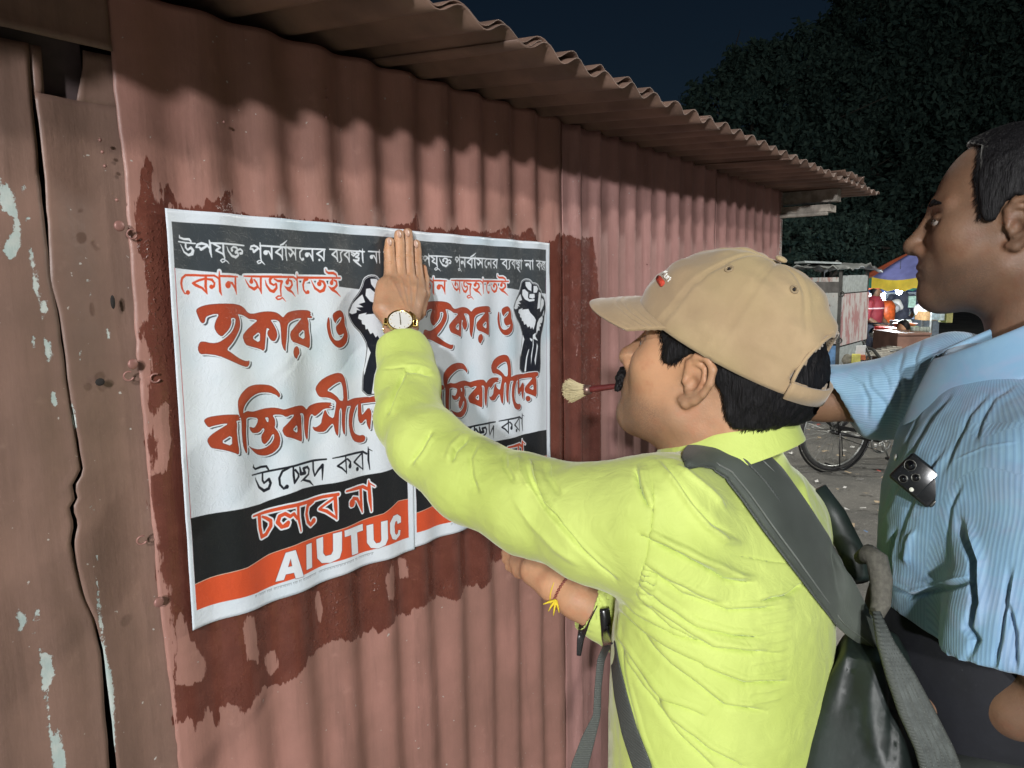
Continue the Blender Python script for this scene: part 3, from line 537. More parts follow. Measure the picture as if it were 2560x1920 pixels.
CHIPS = [[(0, 440), (14, 452), (30, 478), (42, 520), (50, 560), (52, 610), (40, 640), (20, 650), (8, 630), (14, 600), (35, 580), (30, 540), (10, 530), (0, 510)], [(52, 455), (62, 458), (64, 480), (54, 492)], [(66, 535), (78, 540), (76, 556), (68, 552)],
 [(70, 620), (82, 620), (86, 670), (78, 672)], [(84, 668), (96, 670), (98, 720), (104, 742), (96, 745), (84, 720)], [(104, 748), (118, 752), (120, 780), (110, 800), (102, 780)], [(76, 835), (86, 840), (88, 872), (78, 870)], [(112, 830), (128, 850), (134, 890), (130, 912), (118, 900), (112, 870)], [(124, 940), (130, 944), (128, 954)],
 [(127, 976), (140, 976), (146, 1020), (140, 1024), (130, 1000)], [(220, 696), (230, 700), (238, 714), (228, 714)], [(272, 812), (278, 820), (284, 850), (280, 856), (274, 840)], [(200, 870), (203, 900), (204, 905), (201, 890)], [(228, 738), (242, 745), (240, 750)], [(180, 996), (186, 1000), (192, 1070), (186, 1078)],
 [(45, 1525), (62, 1530), (70, 1556), (62, 1570), (58, 1582), (50, 1580)], [(88, 1516), (99, 1525), (100, 1556), (88, 1555)], [(90, 1568), (92, 1583), (72, 1583)],
 [(99, 1617), (108, 1620), (116, 1635), (132, 1640), (130, 1660), (138, 1680), (130, 1705), (119, 1725), (122, 1780), (128, 1830), (139, 1920), (134, 1920), (124, 1840), (112, 1760), (105, 1700)], [(144, 1812), (150, 1830), (158, 1870), (166, 1900), (166, 1925), (134, 1925), (133, 1860)],
 [(227, 1232), (234, 1245), (236, 1258), (232, 1286), (228, 1262)], [(243, 1443), (252, 1500), (260, 1600), (271, 1650), (284, 1720), (287, 1800), (288, 1925), (282, 1925), (276, 1800), (262, 1700), (252, 1600), (243, 1500)], [(364, 1050), (367, 1052), (368, 1064), (364, 1062)], [(245, 1380), (247, 1400), (246, 1410)]]
def wall_attrs(o, yy):
    me = o.data; nv = len(me.vertices); co = np.empty(nv*3, np.float32); me.vertices.foreach_get('co', co); co = co.reshape(-1, 3)
    for nm, polys in (('glue', [GLUE]), ('dry', DRY), ('chip', CHIPS)):
        best = np.full(nv, .5, np.float32)
        for P in polys:
            W_ = np.array([wallp(p[0], p[1], yy)[[0, 2]] for p in P]); lo = W_.min(0)-.06; hi = W_.max(0)+.06
            k = np.nonzero((co[:, 0] > lo[0]) & (co[:, 0] < hi[0]) & (co[:, 2] > lo[1]) & (co[:, 2] < hi[1]))[0]
            if len(k): best[k] = np.minimum(best[k], sdpoly(co[k, 0], co[k, 2], W_))
        a = me.attributes.new(nm, 'FLOAT', 'POINT'); a.data.foreach_set('value', best)
def wall_material(name, base, dark, chips=True, grime=.6):
    t = NT(name); v = t.tex(); st = t.mapping(v, (1, 1, .10)); big = t.noise(v, 3.2, 6, .6); streak = t.noise(st, 26, 6, .62); fine = t.noise(v, 170, 4, .6); med = t.noise(v, 28, 6, .6)
    col = t.mix(t.ramp(big, .3, .72), c4(*base), c4(*dark)); col = t.mix(t.math('MULTIPLY', t.ramp(streak, .46, .80), grime), col, c4(*[c*.62 for c in dark]))
    pale = t.ramp(med, .6, .74); col = t.mix(t.math('MULTIPLY', pale, .35), col, c4(base[0]*1.15, base[1]*1.25, base[2]*1.25))
    rust = t.ramp(t.noise(v, 60, 5, .7), .68, .74); col = t.mix(t.math('MULTIPLY', rust, .3), col, c4(.07, .032, .022))
    specks = t.ramp(t.noise(v, 120, 2, .5), .735, .765); col = t.mix(specks, col, c4(.42, .40, .37))
    gl = t.attr('glue'); jag = t.math('ADD', t.math('MULTIPLY', t.math('SUBTRACT', streak, .5), .045), t.math('ADD', t.math('MULTIPLY', t.math('SUBTRACT', med, .5), .016), t.math('MULTIPLY', t.math('SUBTRACT', t.noise(t.mapping(v, (1, 1, .2)), 95, 4, .7), .5), .022)))
    gm = t.ramp(t.math('ADD', gl, jag), .0012, -.0012); dm = t.ramp(t.math('ADD', t.attr('dry'), t.math('MULTIPLY', jag, .8)), -.001, .001); gm = t.math('MULTIPLY', gm, dm)
    hole = t.ramp(t.noise(t.mapping(v, (1, 1, .3)), 46, 6, .75), .64, .72, 1, .2); gm = t.math('MULTIPLY', gm, hole)
    wet = t.mix(t.ramp(med, .35, .7), c4(.088, .021, .013), c4(.122, .033, .021)); col = t.mix(t.math('MULTIPLY', gm, .88), col, wet)
    if chips:
        cn = t.math('MULTIPLY', t.math('SUBTRACT', t.noise(v, 150, 6, .75), .5), .013); cm = t.ramp(t.math('ADD', t.attr('chip'), cn), .0004, -.0006)
        col = t.mix(cm, col, t.mix(t.ramp(med, .4, .62), c4(.46, .50, .47), c4(.36, .44, .42)))
        h0 = t.math('MULTIPLY', cm, -.6)
    else: h0 = 0.0
    rough = t.math('SUBTRACT', .46, t.math('MULTIPLY', gm, t.ramp(t.noise(v, 24, 3), .3, .65, .12, .36)))
    blob = t.noise(v, 210, 2, .5); hh = t.math('ADD', t.math('MULTIPLY', fine, .25), t.math('MULTIPLY', t.math('MULTIPLY', gm, t.ramp(blob, .5, .75)), t.ramp(big, .45, .62, .05, 1.2))); hh = t.math('ADD', hh, h0)
    nb = t.bump(t.math('ADD', big, t.math('MULTIPLY', streak, .25)), .5, .012); return t.out(col, rough, t.bump(hh, .55, .0018, nb), 0, .45)
M_WALL = wall_material('painted_tin', (.375, .190, .155), (.240, .128, .100), grime=.6); M_WALL2 = wall_material('painted_tin_far', (.405, .222, .200), (.285, .155, .136), grime=.7); M_DOOR_DIM = wall_material('painted_door_tin_dim', (.240, .145, .112), (.155, .098, .076), grime=.55)  # door tin darkened beyond its dirt, for the dimmer light at lower left
M_DARK = simple('dark_inside', (.015, .012, .011), .9); M_ROOF = simple('roof_tin', (.17, .105, .078), .6, .1, .3, 7, .3, .003); M_WOOD = simple('weathered_wood', (.30, .27, .23), .8, 0, .3, 30, .5, .003)
M_BOLT = simple('painted_bolt', (.26, .13, .11), .45, .2)
# ------------------------------------------------------------------ the tin kiosk
kiosk = empty('tin_kiosk', (1.3, 1.0, PZ)); tag(kiosk, 'rust pink corrugated tin kiosk with wavy overhanging roof and two posters on its long wall', 'kiosk')
PIT = .0985
def corr(x, a, ph): 
    w = np.cos(2*pi*(x-ph)/PIT); return -a*w
def strip(name, xl, xr, z0, z1, depth, mat, parent, dx=.006, dz=.009, thick=.0012, attrs=True, yy=0.0):
    """sheet between two side curves x(z)"""
    nz = max(2, int((z1-z0)/dz)); zz = np.linspace(z0, z1, nz); A = xl(zz); B = xr(zz); nx = max(3, int((B-A).max()/dx))
    s = np.linspace(0, 1, nx); X = A[:, None]+(B-A)[:, None]*s[None]; Z = np.repeat(zz[:, None], nx, 1)
    V = np.stack([X.ravel(), depth(X.ravel(), Z.ravel()), Z.ravel()], 1)
    i = np.arange(nz-1)[:, None]*nx+np.arange(nx-1)[None]; Q = np.stack([i, i+1, i+nx+1, i+nx], -1).reshape(-1, 4)
    o = link(name, mesh(V, Q), mat, parent, True)
    if attrs: wall_attrs(o, yy)
    m = o.modifiers.new('thickness', 'SOLIDIFY'); m.thickness = thick; m.offset = -1 if False else 1
    return o
def curve(px, yy=0.0, jag=0.0, seed=0):
    W_ = np.array([wallp(p[0], p[1], yy)[[0, 2]] for p in px]); W_ = W_[np.argsort(W_[:, 1])]
    return lambda z: np.interp(z, W_[:, 1], W_[:, 0])+(jag*vnoise(np.stack([z*0, z*0, z], 1), 60, seed) if jag else 0)
const = lambda c, j=0.0, s=0: (lambda z: np.full(len(z), c)+(j*vnoise(np.stack([z*0, z*0, z], 1), 14, s) if j else 0))
def wobble(x, z, k=1.0): return .0025*k*vnoise(np.stack([x, z, z*0], 1), 5, 9)+.0009*k*vnoise(np.stack([x, z, z*0], 1), 22, 5)
ZB = .17
amp = lambda x: np.interp(x, [.45, .58, .72, .9, 1.6, 2.6], [.0025, .0048, .0072, .0084, .0086, .0080])
seam = curve([(272, 108), (290, 300), (307, 407), (314, 500), (332, 741), (341, 900), (371, 1200), (400, 1540), (438, 1851)], 0, .0012, 1)
strip('wall_panel', lambda z: seam(z), const(1.552), ZB, 2.172, lambda x, z: corr(x, amp(x), 1.797)+wobble(x, z)-.002, M_WALL, kiosk)
def sharp(x, a, ph):
    w = .5+.5*np.cos(2*pi*(x-ph)/PIT); return -a*(2*w**2.6-1)
strip('wall_panel', const(1.543, .002, 3), const(2.528), ZB, 2.168, lambda x, z: sharp(x, amp(x)*.95, 1.797)+wobble(x, z, .6)-.0055, M_WALL2, kiosk, dx=.005, dz=.02)
strip('wall_panel', const(2.520, .001, 4), const(3.254), ZB, 2.160, lambda x, z: sharp(x, .0066, 1.797)+wobble(x, z, .6)-.009, M_WALL2, kiosk, dx=.006, dz=.03)
crackL = [(70, 95), (76, 200), (86, 300), (98, 440), (112, 560), (123, 628), (126, 700), (145, 780), (158, 880), (168, 953), (178, 1010), (190, 1078), (204, 1175), (180, 1214), (188, 1246), (174, 1268), (184, 1310), (176, 1356), (189, 1417), (211, 1495), (236, 1547), (252, 1620), (262, 1750), (275, 1920)]
crackR = [(75, 95), (82, 200), (96, 300), (112, 440), (121, 560), (125, 628), (127.5, 700), (149, 780), (163, 880), (169.5, 953), (179, 1010), (193, 1078), (209, 1180), (187, 1216), (197, 1248), (183, 1270), (197, 1310), (186, 1360), (193, 1417), (213, 1495), (237.5, 1547), (257, 1620), (273, 1750), (293, 1920)]
cl_, cr_ = curve(crackL, 0, .0008, 6), curve(crackR, 0, .0008, 8)
ztop = wallp(150, 100)[2]
strip('door_sheet', const(-.6), cl_, ZB, ztop-.012, lambda x, z: .004+.004*np.sin(x*48)*np.sin(x*17+1)+wobble(x, z, 1.3)-.004*np.exp(-((cl_(z)-x)/.012)**2), M_DOOR_DIM, kiosk)
tlx, brx = wallp(103, 95)[0], 0
post = strip('door_post', cr_, lambda z: seam(z)+.010, ZB, wallp(200, 250)[2], lambda x, z: .004-.0035*np.cos((x-.40)*52)+wobble(x, z, 1.5), M_DOOR_DIM, kiosk)
strip('door_post', cr_, lambda z: curve([(103, 60), (103, 95), (113, 240), (116, 260)])(z), wallp(200, 250)[2]-.002, ztop-.012, lambda x, z: .003+wobble(x, z, 1), M_DOOR_DIM, kiosk)
strip('door_post', lambda z: curve([(212, 60), (213, 120), (214, 165), (196, 252)])(z), lambda z: seam(z)+.010, wallp(200, 250)[2]-.002, ztop-.004, lambda x, z: .004-.0035*np.cos((x-.40)*52)+wobble(x, z, 1), M_DOOR_DIM, kiosk)
strip('lintel', const(-.6), const(.489), ztop-.002, 2.19, lambda x, z: -.004+wobble(x, z, 1.2)-.004*np.exp(-((z-ztop)/.008)**2), M_DOOR_DIM, kiosk)
m = MB().box((1.27, .062, 1.17), (3.9, .02, 2.0)); m.build('dark_backing', M_DARK, kiosk); MB().box((.355, .026, 2.085), (.22, .004, .12)).build('inner_plate', simple('brown_plate', (.075, .052, .050), .7), kiosk)  # near-black sheet stands in for the unlit interior behind the gaps
# side and back walls
def flat_corr(name, p0, p1, z0, z1, a=.008):
    L = hypot(p1[0]-p0[0], p1[1]-p0[1]); n = int(L/.0123); V = []; Q = []
    nrm = np.array((p1[1]-p0[1], -(p1[0]-p0[0])))/L
    for i in range(n+1):
        s = i/n; q = np.array(p0)*(1-s)+np.array(p1)*s+nrm*a*cos(2*pi*s*L/PIT)
        V += [(q[0], q[1], z0), (q[0], q[1], z1)]
        if i: Q.append((2*i-2, 2*i, 2*i+1, 2*i-1))
    return link(name, mesh(V, Q), M_WALL, kiosk, True)
for o in (flat_corr('side_wall', (3.262, .012), (3.262, 2.0), ZB, 2.14), flat_corr('back_wall', (3.25, 2.0), (-.6, 2.0), ZB, 2.25), flat_corr('side_wall', (-.6, 2.0), (-.6, .02), ZB, 2.14)): wall_attrs(o, 0)
MB().box((3.257, .004, 1.15), (.022, .022, 1.99)).build('corner_post', M_WALL, kiosk)
# roof sheets
def roof_sheet(x0, x1, lift, yo=0.0, y1=2.2, jag=.004, seed=0, amp_=.0095):
    nx = int((x1-x0)/.0088); xs = np.linspace(x0, x1, nx); ys = np.concatenate([np.linspace(0, .12, 7), np.linspace(.12, 1, 12)[1:]])
    e = -.302+yo+jag*vnoise(np.stack([xs, xs*0, xs*0], 1), 26, seed)
    X = np.repeat(xs[:, None], len(ys), 1); Y = e[:, None]*(1-ys)[None]+y1*ys[None]
    ze = 2.160-.0035*(X-.8); zw = np.interp(X, [.3, .9, 3.0, 3.7], [2.196, 2.188, 2.158, 2.150]); sl = (zw-ze)/.30
    Z = ze+sl*(Y+.30)*np.where(Y < .3, 1, 1)+amp_*np.cos(2*pi*(X-.823)/PIT)+lift
    V = np.stack([X.ravel(), Y.ravel(), Z.ravel()], 1); V[:, 2] += .002*vnoise(V, 7, seed)*np.exp(-((V[:, 1]+.3)/.15)**2)
    ny = len(ys); i = np.arange(nx-1)[:, None]*ny+np.arange(ny-1)[None]; Q = np.stack([i, i+ny, i+ny+1, i+1], -1).reshape(-1, 4)
    o = link('roof_sheet', mesh(V, Q), M_ROOF, kiosk, True); m = o.modifiers.new('thickness', 'SOLIDIFY'); m.thickness = .0016; return o
for a in ((-1.1, .30, .000, .0, 1), (.18, 1.02, .003, .004, 2), (.30, 1.475, .0095, .010, 3), (.95, 1.76, -.0005, 0, 4), (1.68, 2.42, .002, .003, 5), (2.34, 3.12, -.0005, 0, 6), (3.05, 3.705, .003, .002, 7)):
    roof_sheet(a[0], a[1], a[2], a[3], seed=a[4])
roof_sheet(3.0, 3.34, .022, -.012, .5, .012, 9, .011)
# rafter ends and pole at the far corner
MB().box((3.31, -.05, 2.122), (.06, .34, .05)).build('rafter', M_WOOD, kiosk); MB().box((3.30, -.09, 2.07), (.10, .22, .028)).build('rafter', M_WOOD, kiosk)
p = wallp(1948, 541, 0); q = at(2046, 541, proj(p)[2]*1.02)
MB().tube([p+(0, .12, 0), p+(0, -.02, 0), (p[0]+.02, -.19, p[2]+.003)], .009, 8).build('bamboo_pole', M_WOOD, kiosk, True)
# bolts, washers, screws on the wall
for (x, y, r_) in ((298, 565, .0085), (332, 910, .0085), (397, 1505, .009)):
    p = wallp(x, y, -.012); m = MB().ring(p, r_*.62, .0016, (0, 1, 0), 20, 6); m.ball(p+(0, -.001, 0), (r_*.8, .0022, r_*.8), 16, 8).build('washer', M_BOLT, kiosk, True)
for (x, y) in ((816, 293), (817, 246), (816, 222), (1272, 460), (1270, 408), (1272, 360), (292, 500), (262, 415), (256, 380), (250, 350), (1500, 640), (1618, 660), (1810, 560), (560, 305)):
    p = wallp(x, y, -.011); MB().ball(p, (.0022, .002, .0022), 8, 6).build('screw_head', M_BOLT, kiosk, True)
for (x, y) in ((330, 585), (322, 940), (355, 1350), (388, 945)):
    p = wallp(x, y, -.010); MB().ring(p, .006, .0013, (.3, 1, .2), 14, 5, .4, 5.2).build('wire_loop', M_BOLT, kiosk, True)
p = wallp(250, 955, -.004); MB().ball(p, (.006, .002, .005), 14, 6).build('bolt_hole', M_DARK, kiosk, True)
p = wallp(282, 755, -.004); MB().ball(p, (.003, .002, .009), 7, 6).build('bolt_hole', M_DARK, kiosk, True)
# ------------------------------------------------------------------ posters
t = NT('poster_paper'); v = t.tex(); uv = t.tex('UV')
im = t.n('TexImage', i0=uv); im.image = img; im.interpolation = 'Cubic'
wr = t.noise(t.mapping(v, (1, 1, .5)), 8, 3, .5, 1.0); crs = t.noise(v, 60, 3, .6, 2.5); dots = t.n('TexVoronoi', in_Scale=13, i0=v, feature='SMOOTH_F1').outputs[0]
hgt = t.math('ADD', t.math('MULTIPLY', wr, 1.0), t.math('MULTIPLY', t.ramp(crs, .50, .56), .07)); bub = t.ramp(dots, .12, .0); hgt = t.math('ADD', hgt, t.math('MULTIPLY', bub, .25))
damp_fold = t.ramp(t.noise(t.mapping(v, (1, 1, .3)), 9, 4), .56, .75); col = t.mix(t.math('MULTIPLY', damp_fold, .35), im.outputs[0], t.mix(1, im.outputs[0], c4(.74, .78, .83), 'MULTIPLY'))  # damp tone deepened to stand in for the shading of vertical folds
M_POST = t.out(col, .38, t.bump(hgt, .42, .005), 0, .5)
def poster(Q, label, seed, follow):
    """paper quad Q in wall x,z, pasted over the ribs"""
    nu, nv = 110, 120; U, V_ = np.meshgrid(np.linspace(0, 1, nu), np.linspace(0, 1, nv), indexing='ij'); u, w = U.ravel()[:, None], V_.ravel()[:, None]
    P = (1-u)*(1-w)*Q[0]+u*(1-w)*Q[1]+u*w*Q[2]+(1-u)*w*Q[3]; x, z = P[:, 0], P[:, 1]; uu, vv = U.ravel(), V_.ravel()
    z = z+.0018*np.sin(uu*9+seed)*(vv > .5)*(vv-.5)*2; x = x+.0012*vnoise(np.stack([uu*0, vv, vv*0], 1), 16, seed)*np.where((uu < .02) | (uu > .98), 1, .0)
    y = -.0125+follow*corr(x, .0052, 1.797)-.001+.0012*vnoise(np.stack([x, z, z*0], 1), 9, seed)+.0006*vnoise(np.stack([x, z, z*0], 1), 30, seed+1)
    edge = np.minimum(np.minimum(uu, 1-uu), np.minimum(vv, 1-vv)); y -= .0015*np.exp(-edge*40)*(.5+.5*np.sin(x*40+seed))
    y -= .0012*seed*0
    Vx = np.stack([x, y-(.0011 if seed > 1 else 0), z], 1)
    i = np.arange(nu-1)[:, None]*nv+np.arange(nv-1)[None]; F_ = np.stack([i, i+1, i+nv+1, i+nv], -1).reshape(-1, 4)
    me = mesh(Vx, F_); ul = me.uv_layers.new(name='UVMap'); li = F_.ravel(); ul.data.foreach_set('uv', np.stack([uu[li], 1-vv[li]], 1).astype(np.float32).ravel())
    o = link('poster', me, M_POST, None, True); m = o.modifiers.new('thickness', 'SOLIDIFY'); m.thickness = .0003; m.offset = -1
    return tag(o, label, 'poster', 'protest posters pasted side by side on the kiosk wall')
poster(QR, 'white red and black Bengali poster, the right one, partly hidden behind the raised arm', 1, .6)
poster(QL, 'white red and black Bengali poster, the left one, readable down to its AIUTUC line', 2, .6)
# ------------------------------------------------------------------ people: shared builders
from mathutils.bvhtree import BVHTree
XC = np.array((sin(AZ), -cos(AZ), 0.0)); ZC = np.array((cos(AZ), sin(AZ), 0.0)); UZ = np.array((0, 0, 1.0))
def skin_mat(name, col, red=.06, sss=.12, oily=.56):
    t = NT(name); v = t.tex(); n = t.noise(v, 14, 5, .6); f = t.noise(v, 420, 3, .6); b = t.noise(v, 45, 4, .6)
    c = t.mix(t.ramp(n, .3, .7), c4(*[k*.78 for k in col]), c4(col[0]*1.14, col[1]*1.07, col[2])); c = t.mix(t.math('MULTIPLY', t.ramp(b, .45, .72), .55), c, c4(col[0]*.95, col[1]*.72, col[2]*.66))
    bd = t.math('MULTIPLY', t.attr('beard'), t.ramp(t.noise(v, 900, 2), .35, .6, .35, 1)); c = t.mix(t.math('MULTIPLY', bd, .55), c, c4(col[0]*.25, col[1]*.32, col[2]*.42))
    m = t.out(c, t.math('ADD', oily, t.math('MULTIPLY', t.math('SUBTRACT', t.noise(v, 38, 3), .5), .5)), t.bump(t.math('ADD', f, t.math('MULTIPLY', b, 1.2)), .38, .0011), 0, .45)
    t.b.inputs['Subsurface Weight'].default_value = sss; t.b.inputs['Subsurface Radius'].default_value = (.012, .005, .003); t.b.inputs['Subsurface Scale'].default_value = .6
    return m
def hair_mat(name, col):
    t = NT(name); v = t.tex(); s = t.noise(t.mapping(v, (1, 1, .12)), 480, 3, .6, .3); g = t.noise(t.mapping(v, (1, 1, .2)), 90, 4, .6)
    return t.out(t.mix(t.ramp(s, .35, .75), c4(*[c*.5 for c in col]), c4(*[c*1.4 for c in col])), .55, t.bump(t.math('ADD', s, g), .8, .002), 0, .18)
M_SKIN_A = skin_mat('skin_tan', (.46, .265, .155)); M_SKIN_B = skin_mat('skin_brown', (.180, .104, .065), oily=.56); M_HAIR = hair_mat('black_hair', (.009, .0085, .0095))
M_EYE = simple('eye_white', (.34, .30, .27), .15, 0, .02); M_IRIS = simple('iris', (.02, .012, .008), .1, 0, .02)
def head_form(h=.0023, chub=0.0):
    g = Grid((-.125, -.098, -.215), (.14, .098, .14), h)
    g.d = g.ell((-.012, 0, .032), (.100, .077, .094)); S = lambda c, r: g.ell(c, (r, r, r))
    g.add(g.ell((.030, 0, -.030), (.066, .062+chub*.5, .090)), .03); g.add(g.ell((.018, 0, -.062), (.062, .056+chub, .048)), .03)
    for s in (-1, 1):
        g.add(g.cone((-.002, s*(.054+chub*.6), -.060), (.072, s*.012, -.102), .016, .016), .034)
        g.add(S((.060, s*.042, -.018), .020+chub*.5), .03)
        g.add(g.cone((.0855, s*.012, .026), (.070, s*.046, .026), .0085, .007), .014)
    g.add(g.cone((.087, 0, .016), (.112, 0, -.026), .0075, .0105), .014); g.add(S((.1135, 0, -.0315), .0118), .008)
    for s in (-1, 1): g.add(g.ell((.1015, s*.0125, -.0355), (.011, .0075, .0078)), .007)
    g.add(g.ell((.086, 0, -.060), (.016, .030, .024)), .018)                            # muzzle
    for s in (-1, 1): g.sub(g.ell((.094, s*.031, .004), (.016, .017, .0115)), .014)
    for s in (-1, 1): g.add(S((.0755, s*.031, .002), .0128), .002); g.add(g.ell((.0775, s*.031, .0088), (.0125, .0165, .0052)), .004); g.add(g.ell((.0775, s*.031, -.0062), (.012, .0155, .0035)), .004)
    g.add(g.ell((.0990, 0, -.0605), (.0075, .021, .0052)), .005); g.add(g.ell((.0975, 0, -.0725), (.0085, .018, .0060)), .005); g.sub(g.ell((.1075, 0, -.0665), (.008, .023, .0011)), .002)
    g.add(S((.083, 0, -.101), .0165), .02)
    for s in (-1, 1): g.sub(g.ell((.108, s*.006, -.0425), (.006, .0034, .0025)), .002)
    g.add(g.ell((-.050, 0, -.045), (.058, .062, .072)), .03); g.add(g.cone((-.036, 0, -.05), (-.058, 0, -.215), .060, .066), .028)
    for s in (-1, 1): g.add(g.cone((-.030, s*.055, -.07), (.012, s*.018, -.215), .010, .012), .02)
    # ears
    for s in (-1, 1):
        o = np.array((-.010, s*.0755, -.006)); e = None
        cur = [(.012, 0, .004, .0042), (.013, .003, .018, .0046), (.006, .007, .029, .0048), (-.008, .011, .033, .0048), (-.019, .014, .024, .0047), (-.0215, .014, .008, .0045), (-.017, .011, -.008, .0042), (-.009, .007, -.020, .0050), (.001, .003, -.029, .0062), (.008, 0, -.028, .0052)]
        pts = [(o[0]+x, o[1]+s*y, o[2]+z, r) for x, y, z, r in cur]; e = g.chain(pts, .003)
        e = smin(e, g.ell(o+(-.004, s*.001, .004), (.018, .0050, .030)), .006)
        an = [(.004, .004, .022, .0028), (-.008, .006, .020, .0030), (-.012, .007, .006, .0032), (-.008, .005, -.010, .0034), (.002, .003, -.016, .003)]
        e = smin(e, g.chain([(o[0]+x, o[1]+s*(y+.002), o[2]+z, r) for x, y, z, r in an], .002), .003)
        g.add(e, .006); g.sub(g.ell(o+(.001, s*.007, -.002), (.0065, .0065, .0085)), .003); g.add(g.ell(o+(.0115, s*.004, -.003), (.0035, .004, .0055)), .003)
    return g
def beard(o, V, O, R):
    q = (V-O)@R; jaw = np.clip((-.045-q[:, 2])/.02, 0, 1)*np.clip((q[:, 0]+.005)/.03, 0, 1)*np.clip((q[:, 2]+.135)/.02, 0, 1); lip = np.exp(-((q[:, 2]+.053)/.010)**2)*np.clip((q[:, 0]-.07)/.02, 0, 1)
    a = o.data.attributes.new('beard', 'FLOAT', 'POINT'); a.data.foreach_set('value', np.clip(jaw+lip, 0, 1).astype(np.float32))
def limbs_below(parent, origin, fwd, hip_z, mat, shoe_mat, gap=.11, stance=0.0):
    """trousers and shoes from the waist to the pavement"""
    fwd = np.array(fwd)/np.linalg.norm(fwd); left = np.cross(UZ, fwd); o = np.array((origin[0], origin[1], 0))
    lo = np.array((o[0]-.34, o[1]-.34, PZ)); hi = np.array((o[0]+.34, o[1]+.34, hip_z+.02)); g = Grid(lo, hi, .011)
    a = g.ell(o+(0, 0, hip_z-.10), (.15, .155, .17)); g.d = a
    for s in (-1, 1):
        h = o+left*s*.09+(0, 0, hip_z-.12); k = o+left*s*gap+fwd*(.03+s*stance*.5)+(0, 0, PZ+.48); f = o+left*s*gap+fwd*s*stance+(0, 0, PZ+.06)
        g.add(g.cone(h, k, .088, .070), .05); g.add(g.cone(k, f, .070, .060), .03)
    g.d = np.maximum(g.d, g.Z-hip_z); V, Q = g.mesh(); link('trousers', mesh(V, Q), mat, parent, True)
    for s in (-1, 1):
        f = o+left*s*gap+fwd*s*stance+(0, 0, PZ+.04); m = MB().ball(f+fwd*.05, (.14, .05, .042), 14, 8, frame(fwd)); m.build('shoe', shoe_mat, parent, True)
def strap_on(bvh, pts, width, lift_, thick=.004, name='strap', mat=None, parent=None, depth=None, cross=5, puff=.0, n=40, shift=0.0, narrow=1.0):
    """webbing laid along a photo path over a body"""
    pts = np.array(pts, float); seg = np.r_[0, np.cumsum(np.linalg.norm(np.diff(pts[:, :2], axis=0), axis=1))]; tt = np.linspace(0, seg[-1], n)
    cx, cy = np.interp(tt, seg, pts[:, 0]), np.interp(tt, seg, pts[:, 1]); wd = np.interp(tt, seg, pts[:, 2]) if pts.shape[1] > 2 else np.full(n, width)
    zz = np.interp(tt, seg, pts[:, 3]) if pts.shape[1] > 3 else None
    dx, dy = np.gradient(cx), np.gradient(cy); L = np.hypot(dx, dy); nx_, ny_ = -dy/L, dx/L; V = []; lastz = None
    rows = []
    for i in range(n):
        row = []
        for k in range(cross):
            q = (k/(cross-1)-.5)*narrow+shift; x, y = cx[i]+nx_[i]*wd[i]*q, cy[i]+ny_[i]*wd[i]*q; r = ray(x, y); hit = None
            if bvh is not None:
                loc, nr, _, dist = bvh.ray_cast(Vector(C), Vector(r).normalized())
                if loc is not None: hit = (np.array(loc)-C)@fw
            row.append((x, y, hit if hit is not None else np.nan))
        rows.append(row)
    A = np.array(rows)
    zc = A[:, :, 2]
    if zz is not None and not np.all(np.isnan(zz)):
        want = np.where(zz > 0, zz, np.nan)[:, None]; zc = np.where(np.isnan(zc) | ~np.isnan(want), want, zc)
    col = np.nanmean(zc, axis=1); idx = np.arange(n); ok = ~np.isnan(col); col = np.interp(idx, idx[ok], col[ok]); zc = np.where(np.isnan(zc), col[:, None], zc)
    for _ in range(3): zc[1:-1] = (zc[:-2]+zc[1:-1]+zc[2:])/3; zc[:, 1:-1] = (zc[:, :-2]+2*zc[:, 1:-1]+zc[:, 2:])/4
    P = np.array([[at(A[i, k, 0], A[i, k, 1], zc[i, k]-lift_-puff*(1-(2*k/(cross-1)-1)**2)) for k in range(cross)] for i in range(n)]).reshape(-1, 3)
    i = np.arange(n-1)[:, None]*cross+np.arange(cross-1)[None]; Q = np.stack([i, i+1, i+cross+1, i+cross], -1).reshape(-1, 4)
    o = link(name, mesh(P, Q), mat, parent, True); m = o.modifiers.new('thickness', 'SOLIDIFY'); m.thickness = thick; m.offset = 0
    m2 = o.modifiers.new('soft', 'SUBSURF'); m2.levels = 1; m2.render_levels = 1
    return o
# ------------------------------------------------------------------ man in the lime shirt
YM = empty('person', (*at(1790, 1600, 1.0)[:2], PZ)); tag(YM, 'man in a lime shirt pressing the poster flat, paint brush in his mouth', 'person')
tf = radians(35); FH = -cos(tf)*XC+sin(tf)*ZC                                   # where he faces (level)
Rl = frame(FH); PU = radians(19)
RH = Rl @ np.array(((cos(PU), 0, -sin(PU)), (0, 1, 0), (sin(PU), 0, cos(PU))))
OA = at(1739, 953, .875)-RH@np.array((-.010, .0755, -.006))
g = head_form(chub=.006); V, Q = g.mesh(world=False); V = relax(V, Q, 1, .4); V = V@RH.T+OA
N_ = proj(OA)
body_head = link('head', mesh(V, Q), M_SKIN_A, YM, True); beard(body_head, V, OA, RH); bvhA = BVHTree.FromPolygons([Vector(p) for p in V], [tuple(q) for q in Q])
